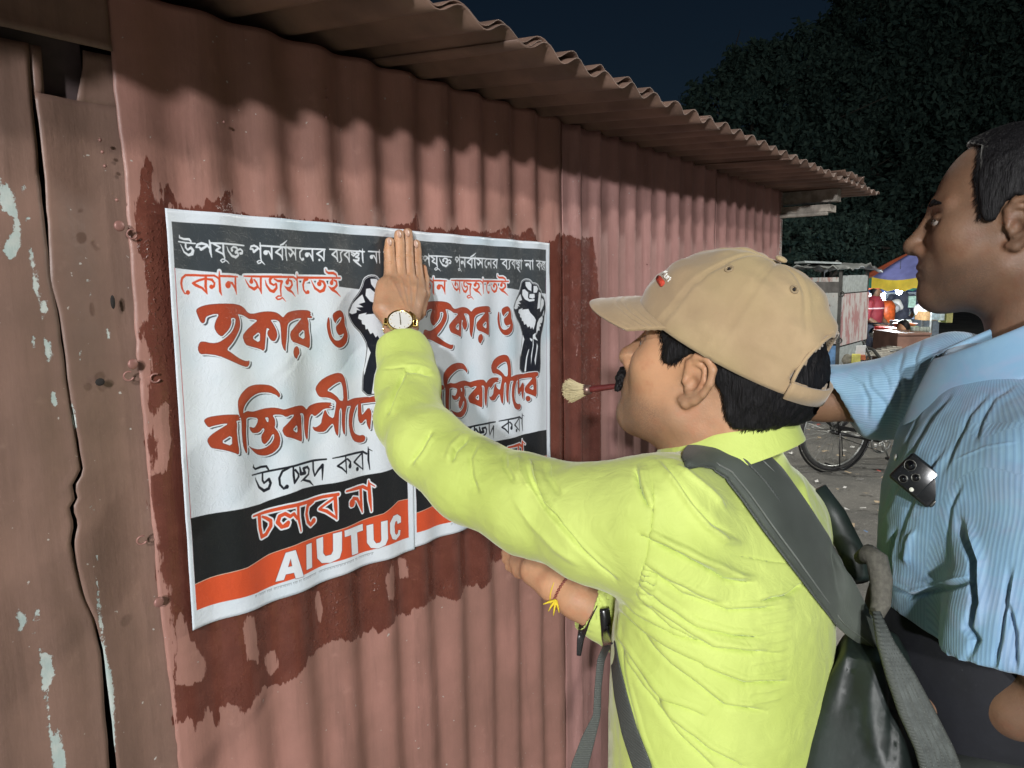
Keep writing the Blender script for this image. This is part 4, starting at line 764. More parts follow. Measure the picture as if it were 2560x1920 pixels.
# hair: a cap of hair over the skull, its outline set on the side of the head
def side_local(px, py, O, R, yl):
    """photo point -> head's own x,z on the plane beside the head"""
    r = ray(px, py); n = R[:, 1]; p0 = O+n*yl; t_ = ((p0-C)@n)/(r@n); return ((C+t_*r)-O)@R
def hair_form(O, R, poly, top=True, off=.006, yl=.07, h=.0026, seed=1):
    P = np.array([side_local(x, y, O, R, yl)[[0, 2]] for x, y in poly])
    g = Grid((-.135, -.105, -.15), (.125, .105, .150), h); g.d = g.ell((-.012, 0, .032), (.100, .077, .094))
    g.add(g.ell((-.052, 0, -.045), (.060, .064, .075)), .03); g.add(g.ell((-.050, 0, .015), (.082, .070, .075)), .02); g.add(g.cone((-.040, 0, -.05), (-.055, 0, -.15), .061, .063), .028); g.add(g.ell((.030, 0, -.030), (.066, .066, .090)), .03); g.d -= off
    s2 = sdpoly(g.X, g.Z, P); g.d = -smin(-g.d, -s2, .004)
    V, Q = g.mesh(world=False); q = V*np.array((1, 1, .25)); V = V+normals(V, Q)*(.0013*vnoise(q, 140, seed)+.0011*vnoise(q, 330, seed+1))[:, None]
    return V@R.T+O, Q
hp = [(1641, 790), (1641, 817), (1652, 838), (1660, 861), (1660, 884), (1656, 900), (1666, 905), (1681, 913), (1695, 903), (1708, 894), (1731, 884), (1757, 886), (1776, 903), (1786, 930), (1789, 950), (1799, 962), (1808, 985), (1812, 1020), (1818, 1050), (1830, 1072), (1900, 1082), (2010, 1082), (2120, 1000), (2140, 800), (2000, 620), (1750, 620)]
V, Q = hair_form(OA, RH, hp); link('hair', mesh(V, Q), M_HAIR, YM, True)
# short strands along the hair edge
def strands(name, O, R, path, n, ln, dirv, parent, seed=0, rad=.00028, off=.0785, bvh=None):
    rr = np.random.RandomState(seed); m = MB(); path = np.array(path, float)
    for i in range(n):
        k = rr.rand()*(len(path)-1); a = int(k); p = path[a]*(1-k+a)+path[a+1]*(k-a); px, py = p+rr.randn(2)*3.0
        hit = bvh.ray_cast(Vector(C), Vector(ray(px, py)).normalized()) if bvh else (None,)
        if hit[0] is None: continue
        q = np.array(hit[0])-ray(px, py)*.004; nrm = np.array(hit[1]); d = R@np.array((dirv[0]+rr.randn()*.25, 0, dirv[1]+rr.randn()*.2)); d = d-nrm*(d@nrm); d /= np.linalg.norm(d); L = ln*rr.uniform(.6, 1.3)
        m.tube([q-d*L*.5, q+nrm*.001, q+d*L*.5-nrm*.002], [rad*1.4, rad, rad*.3], 4, cap=False)
    return m.build(name, M_HAIR, parent)
strands('hair_strands', OA, RH, [(1646, 822), (1656, 845), (1662, 870), (1660, 892), (1672, 902), (1688, 905), (1705, 893)], 240, .014, (.25, -1), YM, 3, bvh=bvhA)['kind'] = 'stuff'
strands('hair_strands', OA, RH, [(1806, 985), (1812, 1020), (1822, 1055), (1860, 1074), (1940, 1080)], 160, .012, (-.2, -1), YM, 4, bvh=bvhA)['kind'] = 'stuff'
# moustache and eyes
g = Grid((.07, -.045, -.085), (.125, .045, -.035), .0012)
g.d = g.chain([(.099, .034, -.068, .0040), (.106, .020, -.057, .0062), (.111, .004, -.0525, .0062), (.111, -.004, -.0525, .0062), (.106, -.020, -.057, .0062), (.099, -.034, -.068, .0040)], .004)
V, Q = g.mesh(world=False); V += normals(V, Q)*(.0016*vnoise(V*np.array((1, 1, .3)), 500, 2))[:, None]; link('moustache', mesh(V@RH.T+OA, Q), M_HAIR, YM, True)
for s in (-1, 1):
    MB().ball(OA+RH@np.array((.0765, s*.031, .002)), .0125, 16, 12).build('eye', M_EYE, YM, True)
    MB().ball(OA+RH@np.array((.0862, s*.031, .002)), (.004, .0055, .0055), 12, 8, RH).build('iris', M_IRIS, YM, True)
    g = Grid((.06, min(s*.008, s*.06), .012), (.105, max(s*.008, s*.06), .045), .0015); g.d = g.chain([(.093, s*.012, .024, .0022), (.089, s*.028, .029, .003), (.074, s*.050, .025, .0015)], .002)
    V, Q = g.mesh(world=False); link('eyebrow', mesh(V@RH.T+OA, Q), M_HAIR, YM, True)
# ---- cap
t = NT('cap_cotton'); v = t.tex(); n = t.noise(v, 9, 5, .6); w1 = t.noise(v, 600, 2); st = t.ramp(t.noise(v, 5, 3, .5), .45, .7)
cc = t.mix(t.ramp(n, .3, .72), c4(.33, .235, .135), c4(.43, .315, .185)); cc = t.mix(t.math('MULTIPLY', st, .5), cc, c4(.41, .34, .165))
M_CAP = t.out(cc, .88, t.bump(w1, .25, .0008, t.bump(n, .3, .01)), 0, .25, Sheen_Weight=.25); M_STITCH = simple('cap_stitch', (.33, .25, .15), .8); M_CAPIN = simple('cap_inside', (.05, .045, .04), .9)
CAP = empty('baseball_cap', OA+RH@np.array((0, 0, .06))); tag(CAP, 'tan cotton baseball cap with a red patch, worn by the man in the lime shirt', 'cap')
Oc = side_local(1818, 868, OA, RH, 0.0); Oc = OA+RH@Oc
pf = side_local(1617, 753, OA, RH, 0.0); pf = OA+RH@pf
Fx = pf-Oc; Fx -= RH[:, 1]*(Fx@RH[:, 1]); Fx /= np.linalg.norm(Fx); Ly = RH[:, 1]; Nz = np.cross(Fx, Ly); RC = np.stack([Fx, Ly, Nz], 1)
CA, CB, CHh = .1265, .094, .122
def dome(ph, s, k=1.0):
    ce = cos(s)**.92; x = CA*ce*cos(ph); y = CB*ce*sin(ph); z = CHh*sin(s)**1.0
    return np.array((x-.004*sin(s), y, z))
nphi, ns = 132, 44; V = []; F_ = []
for i in range(nphi):
    ph = 2*pi*i/nphi
    for j in range(ns+1):
        s = (pi/2*.995)*j/ns; p = dome(ph, s); nrm = p/np.array((CA, CB, CHh))**2; nrm /= np.linalg.norm(nrm)
        seam_ = min(abs((ph-a+pi) % (2*pi)-pi) for a in (0, pi/3, 1.66, 2*pi-1.66, -pi/3, 2.45, -2.45)); sd_ = seam_*max(cos(s), .02)*.11
        bumpv = -.0022*exp(-(sd_/.0016)**2)+.0009*exp(-((sd_-.006)/.003)**2)
        pk = .0042*vnoise(np.array([[p[0]*1.2, p[1], p[2]*1.6]]), 22, 3)[0]+.0020*vnoise(np.array([[p[0]*.6, p[1], p[2]*1.5]]), 60, 5)[0]
        pk *= min(1, j/6); V.append(p+nrm*(bumpv+pk))
for i in range(nphi):
    for j in range(ns):
        a, b, c, d_ = i*(ns+1)+j, ((i+1) % nphi)*(ns+1)+j, ((i+1) % nphi)*(ns+1)+j+1, i*(ns+1)+j+1
        m_ = (V[a]+V[c])/2; hh = m_[2]
        if m_[0] < 0 and hh > .016 and hh < .078 and abs(m_[1]) < .060*sqrt(max(0, 1-((hh-.016)/.060)**2)): continue
        F_.append((a, b, c, d_))
V = np.array(V)
# snap the opening rim to its arch
V[:, 2] -= .006*np.exp(-((V[:, 2])/.02)**2)*np.clip(-V[:, 0]/CA, 0, 1)*0
crown = link('crown', mesh(V@RC.T+Oc, F_), M_CAP, CAP, True); m = crown.modifiers.new('thickness', 'SOLIDIFY'); m.thickness = .0022; m.offset = -1
capbvh = BVHTree.FromPolygons([Vector(p) for p in (V@RC.T+Oc)], F_)
# rim of the opening and hem
arc = []
for k in range(41):
    a = pi*k/40; yv, hz = .061*cos(a), .016+.061*sin(a); ce = sqrt(max(0, 1-(hz/CHh)**2)); xx = -CA*sqrt(max(0, 1-(yv/(CB*ce))**2))*ce; arc.append(Oc+RC@np.array((xx-.004, yv, hz)))
MB().tube(arc, .0024, 6).build('opening_binding', M_CAP, CAP, True)
band = [[], []]
for k in range(31):
    yv = -.062+.124*k/30; xx = -CA*sqrt(1-(yv/CB)**2); band[0].append(Oc+RC@np.array((xx-.0035, yv, -.004))); band[1].append(Oc+RC@np.array((xx-.0035, yv, .017)))
Vb = band[0]+band[1]; o = link('strap', mesh(Vb, [(k, k+1, k+32, k+31) for k in range(30)]), M_CAP, CAP, True); m = o.modifiers.new('thickness', 'SOLIDIFY'); m.thickness = .004; m.offset = 0
# brim
nb, nw = 44, 14; V = []; fr = radians(-35)
bd = np.array((cos(fr), 0, sin(fr)))
for i in range(nb):
    ph = radians(-66+132*i/(nb-1)); root = dome(ph, .03)
    L = .078*(cos(ph*.86))**.62
    for j in range(nw):
        w = j/(nw-1); fl = np.array((cos(ph*.28), sin(ph*.28)*.9, 0)); p = root+np.array((bd[0]*fl[0], fl[1]*.55, bd[2]))*L*w
        p[2] += -.004*w*sin(pi*.5*w)+.012*w*(cos(ph*1.3)) + .010*(abs(ph)/1.15)**2*w; V.append(p)
F_ = [(i*nw+j, i*nw+j+1, (i+1)*nw+j+1, (i+1)*nw+j) for i in range(nb-1) for j in range(nw-1)]
V = np.array(V); V[:, 2] += .0009*np.sin(np.tile(np.arange(nw), nb)*pi*.9)
o = link('brim', mesh(V@RC.T+Oc, F_), M_CAP, CAP, True); m = o.modifiers.new('thickness', 'SOLIDIFY'); m.thickness = .0042; m.offset = 0; bevel(o, .0012)
MB().ball(Oc+RC@np.array((-.006, 0, CHh+.0015)), (.0075, .0075, .0035), 14, 8, RC).build('button', M_CAP, CAP, True)
def cap_hit(px, py):
    loc, nr, _, _ = capbvh.ray_cast(Vector(C), Vector(ray(px, py)).normalized()); nr = np.array(nr)
    return np.array(loc), (nr if nr@ray(px, py) < 0 else -nr)
for (x, y) in ((1823, 673), (1985, 724)):
    p, nr = cap_hit(x, y); MB().ring(p+nr*.0008, .0042, .0013, nr, 20, 7).build('eyelet', M_STITCH, CAP, True); MB().ball(p+nr*.0002, (.0022, .0022, .0022), 8, 6).build('eyelet_hole', M_DARK, CAP, True)
M_RED = simple('red_embroidery', (.55, .06, .03), .7, 0, .2, 300, .5); M_WTHREAD = simple('white_thread', (.75, .75, .70), .8, 0, .1, 300)
def patch(name, pts, mat, off, th=.0012):
    P = [cap_hit(*q) for q in pts]; c = sum(p for p, _ in P)/len(P); nr = sum(n_ for _, n_ in P); nr /= np.linalg.norm(nr)
    V = [p+nr*off for p, _ in P]+[c+nr*(off+.0012)]; n = len(P); o = link(name, mesh(V, [(i, (i+1) % n, n) for i in range(n)]), mat, CAP, True); m = o.modifiers.new('thickness', 'SOLIDIFY'); m.thickness = th; m.offset = 0
k = 13.825
patch('red_patch', [(1600+x/k, 640+y/k) for x, y in ((600, 740), (660, 690), (720, 700), (800, 800), (870, 890), (860, 980), (800, 1050), (745, 1075), (700, 1030), (620, 900), (580, 820))], M_RED, .0012)
for pl in ([(950, 545), (800, 640)], [(960, 610), (860, 730), (880, 750)], [(1000, 680), (905, 790), (930, 815), (1030, 710)], [(1085, 755), (1040, 770), (1060, 820), (1000, 850), (985, 900)], [(905, 520), (800, 620)]):
    P = [cap_hit(1600+x/k, 640+y/k) for x, y in pl]; MB().tube([p+n_*.0008 for p, n_ in P], .0009, 6).build('letter', M_WTHREAD, CAP, True)
# ---- shirt
t = NT('lime_cotton'); v = t.tex(); n = t.noise(v, 6, 4, .55); w1 = t.noise(v, 900, 2); cr = t.noise(t.mapping(v, (1, 1, 1)), 24, 4, .6, 1.5)
M_LIME = t.out(t.mix(t.ramp(n, .3, .7), c4(.46, .555, .13), c4(.55, .65, .175)), .72, t.bump(w1, .12, .0004, t.bump(cr, .28, .007)), 0, .3, Sheen_Weight=.25, Sheen_Roughness=.4)
A_ = lambda x, y, z: at(x, y, z)
def lathe_sdf(g, zs, cx, cy, ra, rb, ang):
    """torso: ellipse sections stacked by height"""
    z1 = g.lo[2]+g.h*np.arange(g.n[2]); f = lambda a: np.interp(z1, zs, a).astype(np.float32)[None, None, :]
    x, y = g.X-f(cx), g.Y-f(cy); c, s = cos(ang), sin(ang); u, v_ = x*c+y*s, -x*s+y*c; A, B = f(ra), f(rb)
    k0 = np.sqrt((u/A)**2+(v_/B)**2); k1 = np.sqrt((u/A**2)**2+(v_/B**2)**2)+1e-6; d = k0*(k0-1)/k1
    return np.maximum(d, np.maximum(z1.min()-0+zs[0]-g.Z, g.Z-zs[-1])) if False else np.maximum(d, np.maximum(zs[0]-g.Z, g.Z-zs[-1]))
angA = atan2(FH[1], FH[0]); 
lv = [(1790, 2500, .99, .125, .175), (1790, 1960, .99, .132, .178), (1795, 1800, .985, .135, .182), (1805, 1620, .98, .136, .185), (1815, 1450, .975, .130, .190), (1812, 1320, .97, .115, .188), (1800, 1230, .965, .092, .165), (1805, 1170, .96, .078, .088), (1808, 1128, .955, .067, .070)]
P = np.array([A_(a, b, c) for a, b, c, _, _ in lv]); o_ = np.argsort(P[:, 2]); P = P[o_]; ra = np.array([l[3] for l in lv])[o_]; rb = np.array([l[4] for l in lv])[o_]
g = Grid(P.min(0)-(.62, .62, 0)+(0, 0, .0), P.max(0)+(.3, .62, .0), .006) if False else None
allp = [A_(x, y, z) for x, y, z in ((1003, 845, 1.30), (940, 1100, 1.1), (1640, 1260, .80), (2150, 1300, 1.1), (1960, 1700, 1.2), (1430, 1500, 1.15), (1790, 1500, .75))]; allp = np.array(allp)
lo = np.minimum(allp.min(0), P.min(0)-(.22, .22, 0))-.06; hi = np.maximum(allp.max(0), P.max(0)+(.22, .22, 0))+.06; lo[2] = A_(1790, 2300, .99)[2]; g = Grid(lo, hi, .0055)
g.d = lathe_sdf(g, P[:, 2], P[:, 0], P[:, 1], ra, rb, angA)
Ls, Rs = A_(1650, 1308, .86), A_(1925, 1318, 1.09)
g.add(g.cone(A_(1790, 1240, .93), Ls, .042, .074), .05); g.add(g.cone(A_(1850, 1215, .98), Rs, .045, .078), .05)
arm = [(*A_(1640, 1312, .865), .078), (*A_(1500, 1308, .90), .073), (*A_(1330, 1262, .955), .064), (*A_(1180, 1198, 1.01), .056), (*A_(1068, 1115, 1.065), .054), (*A_(1022, 1050, 1.12), .0475), (*A_(1016, 960, 1.180), .047), (*A_(1010, 900, 1.218), .0410), (*A_(1005, 874, 1.232), .0390), (*A_(1004, 863, 1.238), .0380)]
ea = g.chain(arm, .02); dn = np.array(arm[-1][:3])-np.array(arm[-2][:3]); dn /= np.linalg.norm(dn); cut = (g.X-arm[-1][0])*dn[0]+(g.Y-arm[-1][1])*dn[1]+(g.Z-arm[-1][2])*dn[2]
g.add(np.maximum(ea, cut), .035)
arm2 = [(*A_(1925, 1330, 1.10), .076), (*A_(1860, 1480, 1.16), .068), (*A_(1730, 1610, 1.20), .062), (*A_(1600, 1570, 1.18), .055), (*A_(1462, 1508, 1.165), .043)]
eb = g.chain(arm2, .02); dn2 = np.array(arm2[-1][:3])-np.array(arm2[-2][:3]); dn2 /= np.linalg.norm(dn2); cut2 = (g.X-arm2[-1][0])*dn2[0]+(g.Y-arm2[-1][1])*dn2[1]+(g.Z-arm2[-1][2])*dn2[2]
g.add(np.maximum(eb, cut2), .03)
# hollow the cuffs
g.sub(g.cone(np.array(arm[-1][:3])-dn*.02, np.array(arm[-1][:3])+dn*.03, .033, .035), .002); g.sub(g.cone(np.array(arm2[-1][:3])-dn2*.02, np.array(arm2[-1][:3])+dn2*.03, .037, .040), .002)
V, Q = g.mesh(); V = relax(V, Q, 2, .5); V, Q = subdiv(V, Q); V, Q = subdiv(V, Q)
def Z6(pts): return [(1150+x/2.37, 1000+y/2.37) for x, y in pts]
def Zp(pts): return [(1200+x/2.675, 1300+y/2.675) for x, y in pts]
def Zb(pts): return [(1600+x/1.907, 1050+y/1.907) for x, y in pts]
def Z4(pts): return [(900+x/1.8437, 500+y/1.8437) for x, y in pts]
FL = []
def crease(pts, amp=.005, w=8, side=14):
    p = np.array(pts, float); d = np.gradient(p, axis=0); n_ = np.stack([d[:, 1], -d[:, 0]], 1); n_ /= np.linalg.norm(n_, axis=1)[:, None]+1e-9
    FL.append((-amp*.9, w*.55, pts)); FL.append((-amp*.7, w*1.9, pts)); FL.append((amp*.95, w*.9, [tuple(q) for q in p+n_*side*.75])); FL.append((amp*.45, w*2.2, [tuple(q) for q in p+n_*side*1.6])); FL.append((amp*.3, w*1.2, [tuple(q) for q in p-n_*side*.8]))
def ridge(pts, amp=.005, w=11): FL.append((amp*.8, w*.55, pts)); FL.append((amp*.6, w*1.6, pts))
crease(Z6([(395, 360), (430, 480), (500, 620), (600, 750), (720, 880), (830, 980), (930, 1060)]), .0055, 7, 13); ridge(Z6([(300, 560), (420, 740), (560, 880), (720, 990)]), .003, 16)
crease(Z6([(110, 230), (60, 340), (70, 460), (110, 560)]), .0022, 9); crease(Z6([(255, 290), (265, 390), (320, 490)]), .0020, 8); crease(Z6([(505, 340), (520, 450), (590, 560)]), .0018, 9); ridge(Z6([(345, 300), (355, 420), (410, 540)]), .0028, 12)
crease(Z6([(1040, 400), (1060, 500), (1100, 600), (1130, 640)]), .005, 8); FL.append((-.0022, 4, Z6([(1110, 370), (1140, 500), (1145, 640), (1135, 760), (1110, 920), (1075, 1060), (1040, 1160)])))
ridge(Z6([(1170, 370), (1250, 480), (1350, 630), (1450, 750), (1560, 830), (1650, 850)]), .0065, 10); FL.append((-.004, 8, Z6([(1200, 370), (1290, 490), (1400, 640), (1500, 740), (1600, 800)])))
ridge(Z6([(1280, 390), (1370, 470), (1460, 540), (1560, 650)]), .005, 9); ridge(Z6([(1130, 790), (1300, 880), (1500, 965), (1640, 1040), (1778, 1085)]), .005, 10); FL.append((-.0045, 8, Z6([(1130, 815), (1300, 915), (1500, 1005), (1640, 1085)])))
crease(Z6([(1095, 965), (1250, 1065), (1400, 1140), (1560, 1200)]), .0045, 8); crease(Z6([(1060, 1080), (1200, 1190), (1400, 1330), (1600, 1390), (1778, 1405)]), .005, 8); crease(Z6([(1050, 1150), (1250, 1290), (1500, 1450), (1778, 1505)]), .005, 8)
for j in range(7): ridge(Z6([(1085+j*2-8*j*.6, 985+j*26), (1125-3*j, 990+j*28), (1165-4*j, 1012+j*30)]), .0022, 4)
for pts in ([(900, 560), (940, 800), (1000, 950), (1100, 1100), (1250, 1280), (1498, 1520)], [(900, 640), (950, 900), (1020, 1200), (1080, 1420), (1160, 1650)], [(950, 560), (1100, 650), (1300, 760), (1498, 830)], [(920, 600), (1100, 740), (1300, 860), (1498, 960)], [(930, 760), (1080, 1000), (1240, 1180), (1498, 1300)]): crease(Zp(pts), .0045, 7, 12)
for pts in ([(0, 1000), (150, 1150), (400, 1350), (600, 1390)], [(0, 860), (150, 980), (350, 1080), (660, 1112)], [(0, 540), (200, 630), (400, 755), (560, 770)], [(20, 700), (200, 820), (420, 900), (640, 890)], [(300, 1170), (500, 1250), (700, 1245)], [(10, 1180), (150, 1400), (330, 1560), (500, 1650)], [(60, 1330), (200, 1500), (360, 1659)]): crease(Zb(pts), .0048, 8, 13)
for j in range(11):
    y = 870+j*47; ridge(Zb([(560-j*6, y+8), (640-j*3, y-4), (735-j*6, y-22)]), .0013, 5)
crease(Zb([(560, 865), (700, 835), (800, 770)]), .004, 7); FL.append((-.0015, 4, Zb([(430, 640), (600, 672), (780, 692)]))); ridge(Zb([(740, 250), (770, 380), (830, 520), (900, 620)]), .004, 10); crease(Zb([(870, 380), (940, 480), (985, 600), (1010, 700)]), .004, 8)
crease(Z4([(210, 790), (160, 880), (120, 990)]), .005, 8); crease(Z4([(205, 785), (270, 790), (330, 815)]), .0035, 6); crease(Z4([(330, 1060), (280, 1150), (230, 1220)]), .004, 9); crease(Z4([(420, 1210), (440, 1150), (500, 1090)]), .004, 8); FL.append((-.0016, 3.5, Z4([(95, 778), (200, 768), (312, 790)]))); ridge(Z4([(60, 905), (45, 900), (36, 905)]), .010, 9)
ridge(Z4([(780, 1180), (800, 1260), (830, 1350), (900, 1450)]), .004, 11)
V = folds(V, Q, FL); V += normals(V, Q)*(.0045*vnoise(V, 6.5, 21)+.0022*vnoise(V, 13, 4)+.0010*vnoise(V, 30, 6)+.00045*vnoise(V, 75, 7))[:, None]
shirtA = link('shirt', mesh(V, Q), M_LIME, YM, True); bA = BVHTree.FromPolygons([Vector(p) for p in V], [tuple(q) for q in Q])
# collar
def collar(name, ctr, R, a, b, stand, leaf, gap, mat, parent, tilt=.35, wave=.0, flare=.0):
    """turn-down collar: band up the neck, leaf folded over it"""
    n = 72; V = []; rows = 7
    for i in range(n+1):
        ph = gap+(2*pi-2*gap)*i/n; c, s = cos(ph), sin(ph); pt = .018*max(0, cos(ph))**3
        prof = [(.0, -.012), (.001, stand*.5), (.004, stand-.002), (.010, stand+.001), (.015, stand*.6), (.020+flare*.7, stand-leaf*.75), (.024+flare, stand-leaf-pt)]
        for dr, dz in prof:
            V.append(np.array(((a+dr)*c, (b+dr)*s, dz-tilt*(a+dr)*c+wave*sin(ph*3)*dr)))
    F_ = [(i*rows+j, (i+1)*rows+j, (i+1)*rows+j+1, i*rows+j+1) for i in range(n) for j in range(rows-1)]
    o = link(name, mesh(np.array(V)@R.T+ctr, F_), mat, parent, True); m = o.modifiers.new('thickness', 'SOLIDIFY'); m.thickness = .0022; m.offset = 0; m = o.modifiers.new('soft', 'SUBSURF'); m.levels = 1; m.render_levels = 2; return o
collar('collar', at(1806, 1112, .955), Rl, .070, .069, .024, .050, .26, M_LIME, YM, .40, 0, .006)
# ---- left hand pressing the paper
wy = -.0145
def WH(x, y, off): return wallp(x, y, wy-off)
g = Grid(*(lambda P: (P.min(0)-.03, P.max(0)+.03))(np.array([WH(1000, 570, .01), WH(1000, 870, .09), WH(945, 700, .04), WH(1065, 700, .0)])), .0013)
fing = [[(978, 705, .016, 0.01356), (975, 660, .012, 0.01040), (973, 628, .0105, 0.00960), (974, 605, .0100, 0.00836)], [(998, 700, .018, 0.01356), (998, 645, .014, 0.01073), (998, 610, .011, 0.01017), (998, 586, .0105, 0.00881)], [(1021, 700, .019, 0.01379), (1019, 642, .014, 0.01107), (1019, 606, .011, 0.01040), (1019, 583, .0105, 0.00904)], [(1043, 705, .018, 0.01356), (1040, 655, .013, 0.01073), (1040, 630, .010, 0.01017), (1040, 611, .0100, 0.00881)]]
wr = [(*WH(1003, 880, .095), .027), (*WH(1002, 820, .062), .0265), (*WH(1000, 795, .050), .026)]
g.d = g.chain(wr, .01)
for f_ in fing:
    ch = [(*WH(1000+(f_[0][0]-1005)*.62, 790, .046), .0200), (*WH(f_[0][0], f_[0][1]+30, .030), .0168)]+[(*WH(a, b, c), r) for a, b, c, r in f_[:1]]
    g.add(g.chain(ch, .004), .010)
fd = None
for f_ in fing:
    e = g.chain([(*WH(a, b, c), r) for a, b, c, r in f_], .002); fd = e if fd is None else np.minimum(fd, e)
g.add(fd, .003)
g.add(g.chain([(*WH(1042, 780, .036), .016), (*WH(1056, 735, .020), .0135), (*WH(1060, 700, .010), .0095), (*WH(1057, 672, .008), .008)], .006), .006)
g.add(g.cone(WH(955, 770, .038), WH(962, 715, .022), .016, .014), .02)
V, Q = g.mesh(); HF = []
for x0, y0, x1, y1 in ((1012, 770, 980, 700), (1018, 765, 1001, 690), (1026, 765, 1022, 690), (1035, 770, 1042, 700)): HF.append((.0013, 3.2, [(x0, y0), ((x0+x1)/2, (y0+y1)/2), (x1, y1)]))
for x, y in ((975, 657), (998, 643), (1019, 640), (1040, 655)): HF += [(-.0008, 1.6, [(x-7, y-4), (x+7, y-4)]), (-.0008, 1.6, [(x-7, y+3), (x+7, y+3)]), (.0010, 5, [(x-4, y), (x+4, y)])]
for x, y in ((974, 627), (998, 610), (1019, 606), (1040, 630)): HF += [(-.0006, 1.4, [(x-7, y), (x+7, y)])]
for a, b in ((975, 700), (998, 694), (1020, 692), (1042, 698)): HF += [(.0014, 7, [(a-4, b), (a+4, b)])]
V = folds(V, Q, HF); V = relax(V, Q, 1, .3); link('hand', mesh(V, Q), M_SKIN_A, YM, True)
M_NAIL = simple('nail', (.60, .38, .29), .35, 0, .05)
for f_ in fing:
    a, b, c, r = f_[-1]; p = WH(a, b-1, c+r*.86); MB().ball(p, (.0056, .0016, .0072), 12, 8, rot((1, 0, 0), radians(-12))).build('nail', M_NAIL, YM, True)
# right forearm and hand, bead string and thread
PR = lambda x, y, z: at(x, y, z)
g = Grid(*(lambda P: (P.min(0)-.04, P.max(0)+.04))(np.array([PR(1240, 1370, 1.36), PR(1500, 1530, 1.16), PR(1290, 1350, 1.3)])), .0018)
g.d = g.chain([(*PR(1500, 1530, 1.16), .033), (*PR(1440, 1498, 1.175), .0295), (*PR(1385, 1462, 1.195), .0265), (*PR(1340, 1425, 1.225), .027)], .01)
pr_ = PR(1340, 1425, 1.225)
for k, (x, y, z) in enumerate(((1300, 1372, 1.30), (1292, 1392, 1.285), (1290, 1412, 1.275), (1298, 1430, 1.262))):
    g.add(g.chain([(*PR(1345+3*k, 1405+10*k, 1.225-.006*k), .015), (*PR(x, y, z), .0115)], .004), .009)
    q = PR(x, y, z); g.add(g.chain([(*q, .0098), (*PR(x-22, y-14, z+.035), .0088), (*PR(x-26, y-30, z+.05), .0078)], .002), .002)
g.add(g.chain([(*PR(1360, 1392, 1.215), .012), (*PR(1325, 1352, 1.235), .0105), (*PR(1296, 1338, 1.262), .0088)], .003), .008)
V, Q = g.mesh(); V += normals(V, Q)*(.0006*vnoise(V, 60, 8))[:, None]; link('hand', mesh(V, Q), M_SKIN_A, YM, True)
# legs
M_TROUS = simple('dark_trousers', (.03, .03, .035), .85, 0, .2, 14, .4, .006); M_SHOE = simple('black_shoe', (.02, .02, .02), .4)
limbs_below(YM, P[0], FH, A_(1790, 2250, .99)[2], M_TROUS, M_SHOE, .11, .06)
# ---- wrist watch
GOLD = simple('gold_metal', (.83, .62, .20), .22, 1.0, .12, 90, .2, .0005); M_DIAL = simple('watch_dial', (.66, .66, .62), .35, 0, .05); M_GLASS = simple('watch_hand', (.12, .10, .06), .4)
wc = WH(1001, 801, .092); nw_ = C-wc; nw_ /= np.linalg.norm(nw_); nw_ = nw_+np.array((0, 0, .85)); nw_ /= np.linalg.norm(nw_)
WT = empty('wrist_watch', wc); tag(WT, 'gold wrist watch with a white dial on the raised left wrist', 'watch')
axr = RT-nw_*(RT@nw_); axr /= np.linalg.norm(axr); axu = np.cross(nw_, axr); RW = np.stack([axr, axu, nw_], 1)
def disk(m, c, r, z0, z1, n=36, R=RW, rr=None):
    rr = r if rr is None else rr; V = [c+R@np.array((r*cos(2*pi*k/n), r*sin(2*pi*k/n), z0)) for k in range(n)]+[c+R@np.array((rr*cos(2*pi*k/n), rr*sin(2*pi*k/n), z1)) for k in range(n)]
    return m.add(V, [(k, (k+1) % n, n+(k+1) % n, n+k) for k in range(n)]+[tuple(range(n-1, -1, -1)), tuple(range(n, 2*n))])
disk(MB(), wc, .0225, -.006, 0, rr=.0215).build('case', GOLD, WT, True); MB().ring(wc+nw_*.0002, .0205, .0018, nw_, 40, 8).build('bezel', GOLD, WT, True); disk(MB(), wc, .0192, 0, .0009).build('dial', M_DIAL, WT)
for a, L, w in ((1.75, .015, .0007), (-1.45, .010, .0009)): MB().tube([wc+nw_*.0016, wc+nw_*.0016+RW@np.array((L*cos(a), L*sin(a), 0))], w, 5).build('watch_hand', M_GLASS, WT)
for k in range(12):
    a = 2*pi*k/12; q = wc+nw_*.0012; MB().tube([q+RW@np.array((.0150*cos(a), .0150*sin(a), 0)), q+RW@np.array((.0172*cos(a), .0172*sin(a), 0))], .0005, 4).build('hour_mark', GOLD, WT)
fa = np.array(wr[1][:3])-np.array(wr[0][:3]); fa /= np.linalg.norm(fa); bc = np.array(wr[1][:3])*.75+np.array(wr[2][:3])*.25; d0 = wc-bc; d0 -= fa*(d0@fa); d0 /= np.linalg.norm(d0); d1 = np.cross(fa, d0)
for k in range(30):
    a = 2*pi*k/30
    if abs((a+pi) % (2*pi)-pi) < .62: continue
    p = bc+d0*.0292*cos(a)+d1*.0292*sin(a); Rk = np.stack([-d0*sin(a)+d1*cos(a), fa, d0*cos(a)+d1*sin(a)], 1)
    bevel(MB().box(p, (.0056, .015, .0028), Rk).build('link', GOLD, WT), .0006, 1)
for s in (-1, 1):
    p = wc-nw_*.006+axr*s*.0225; bevel(MB().box(p, (.010, .014, .006), RW).build('lug', GOLD, WT), .0012, 1)
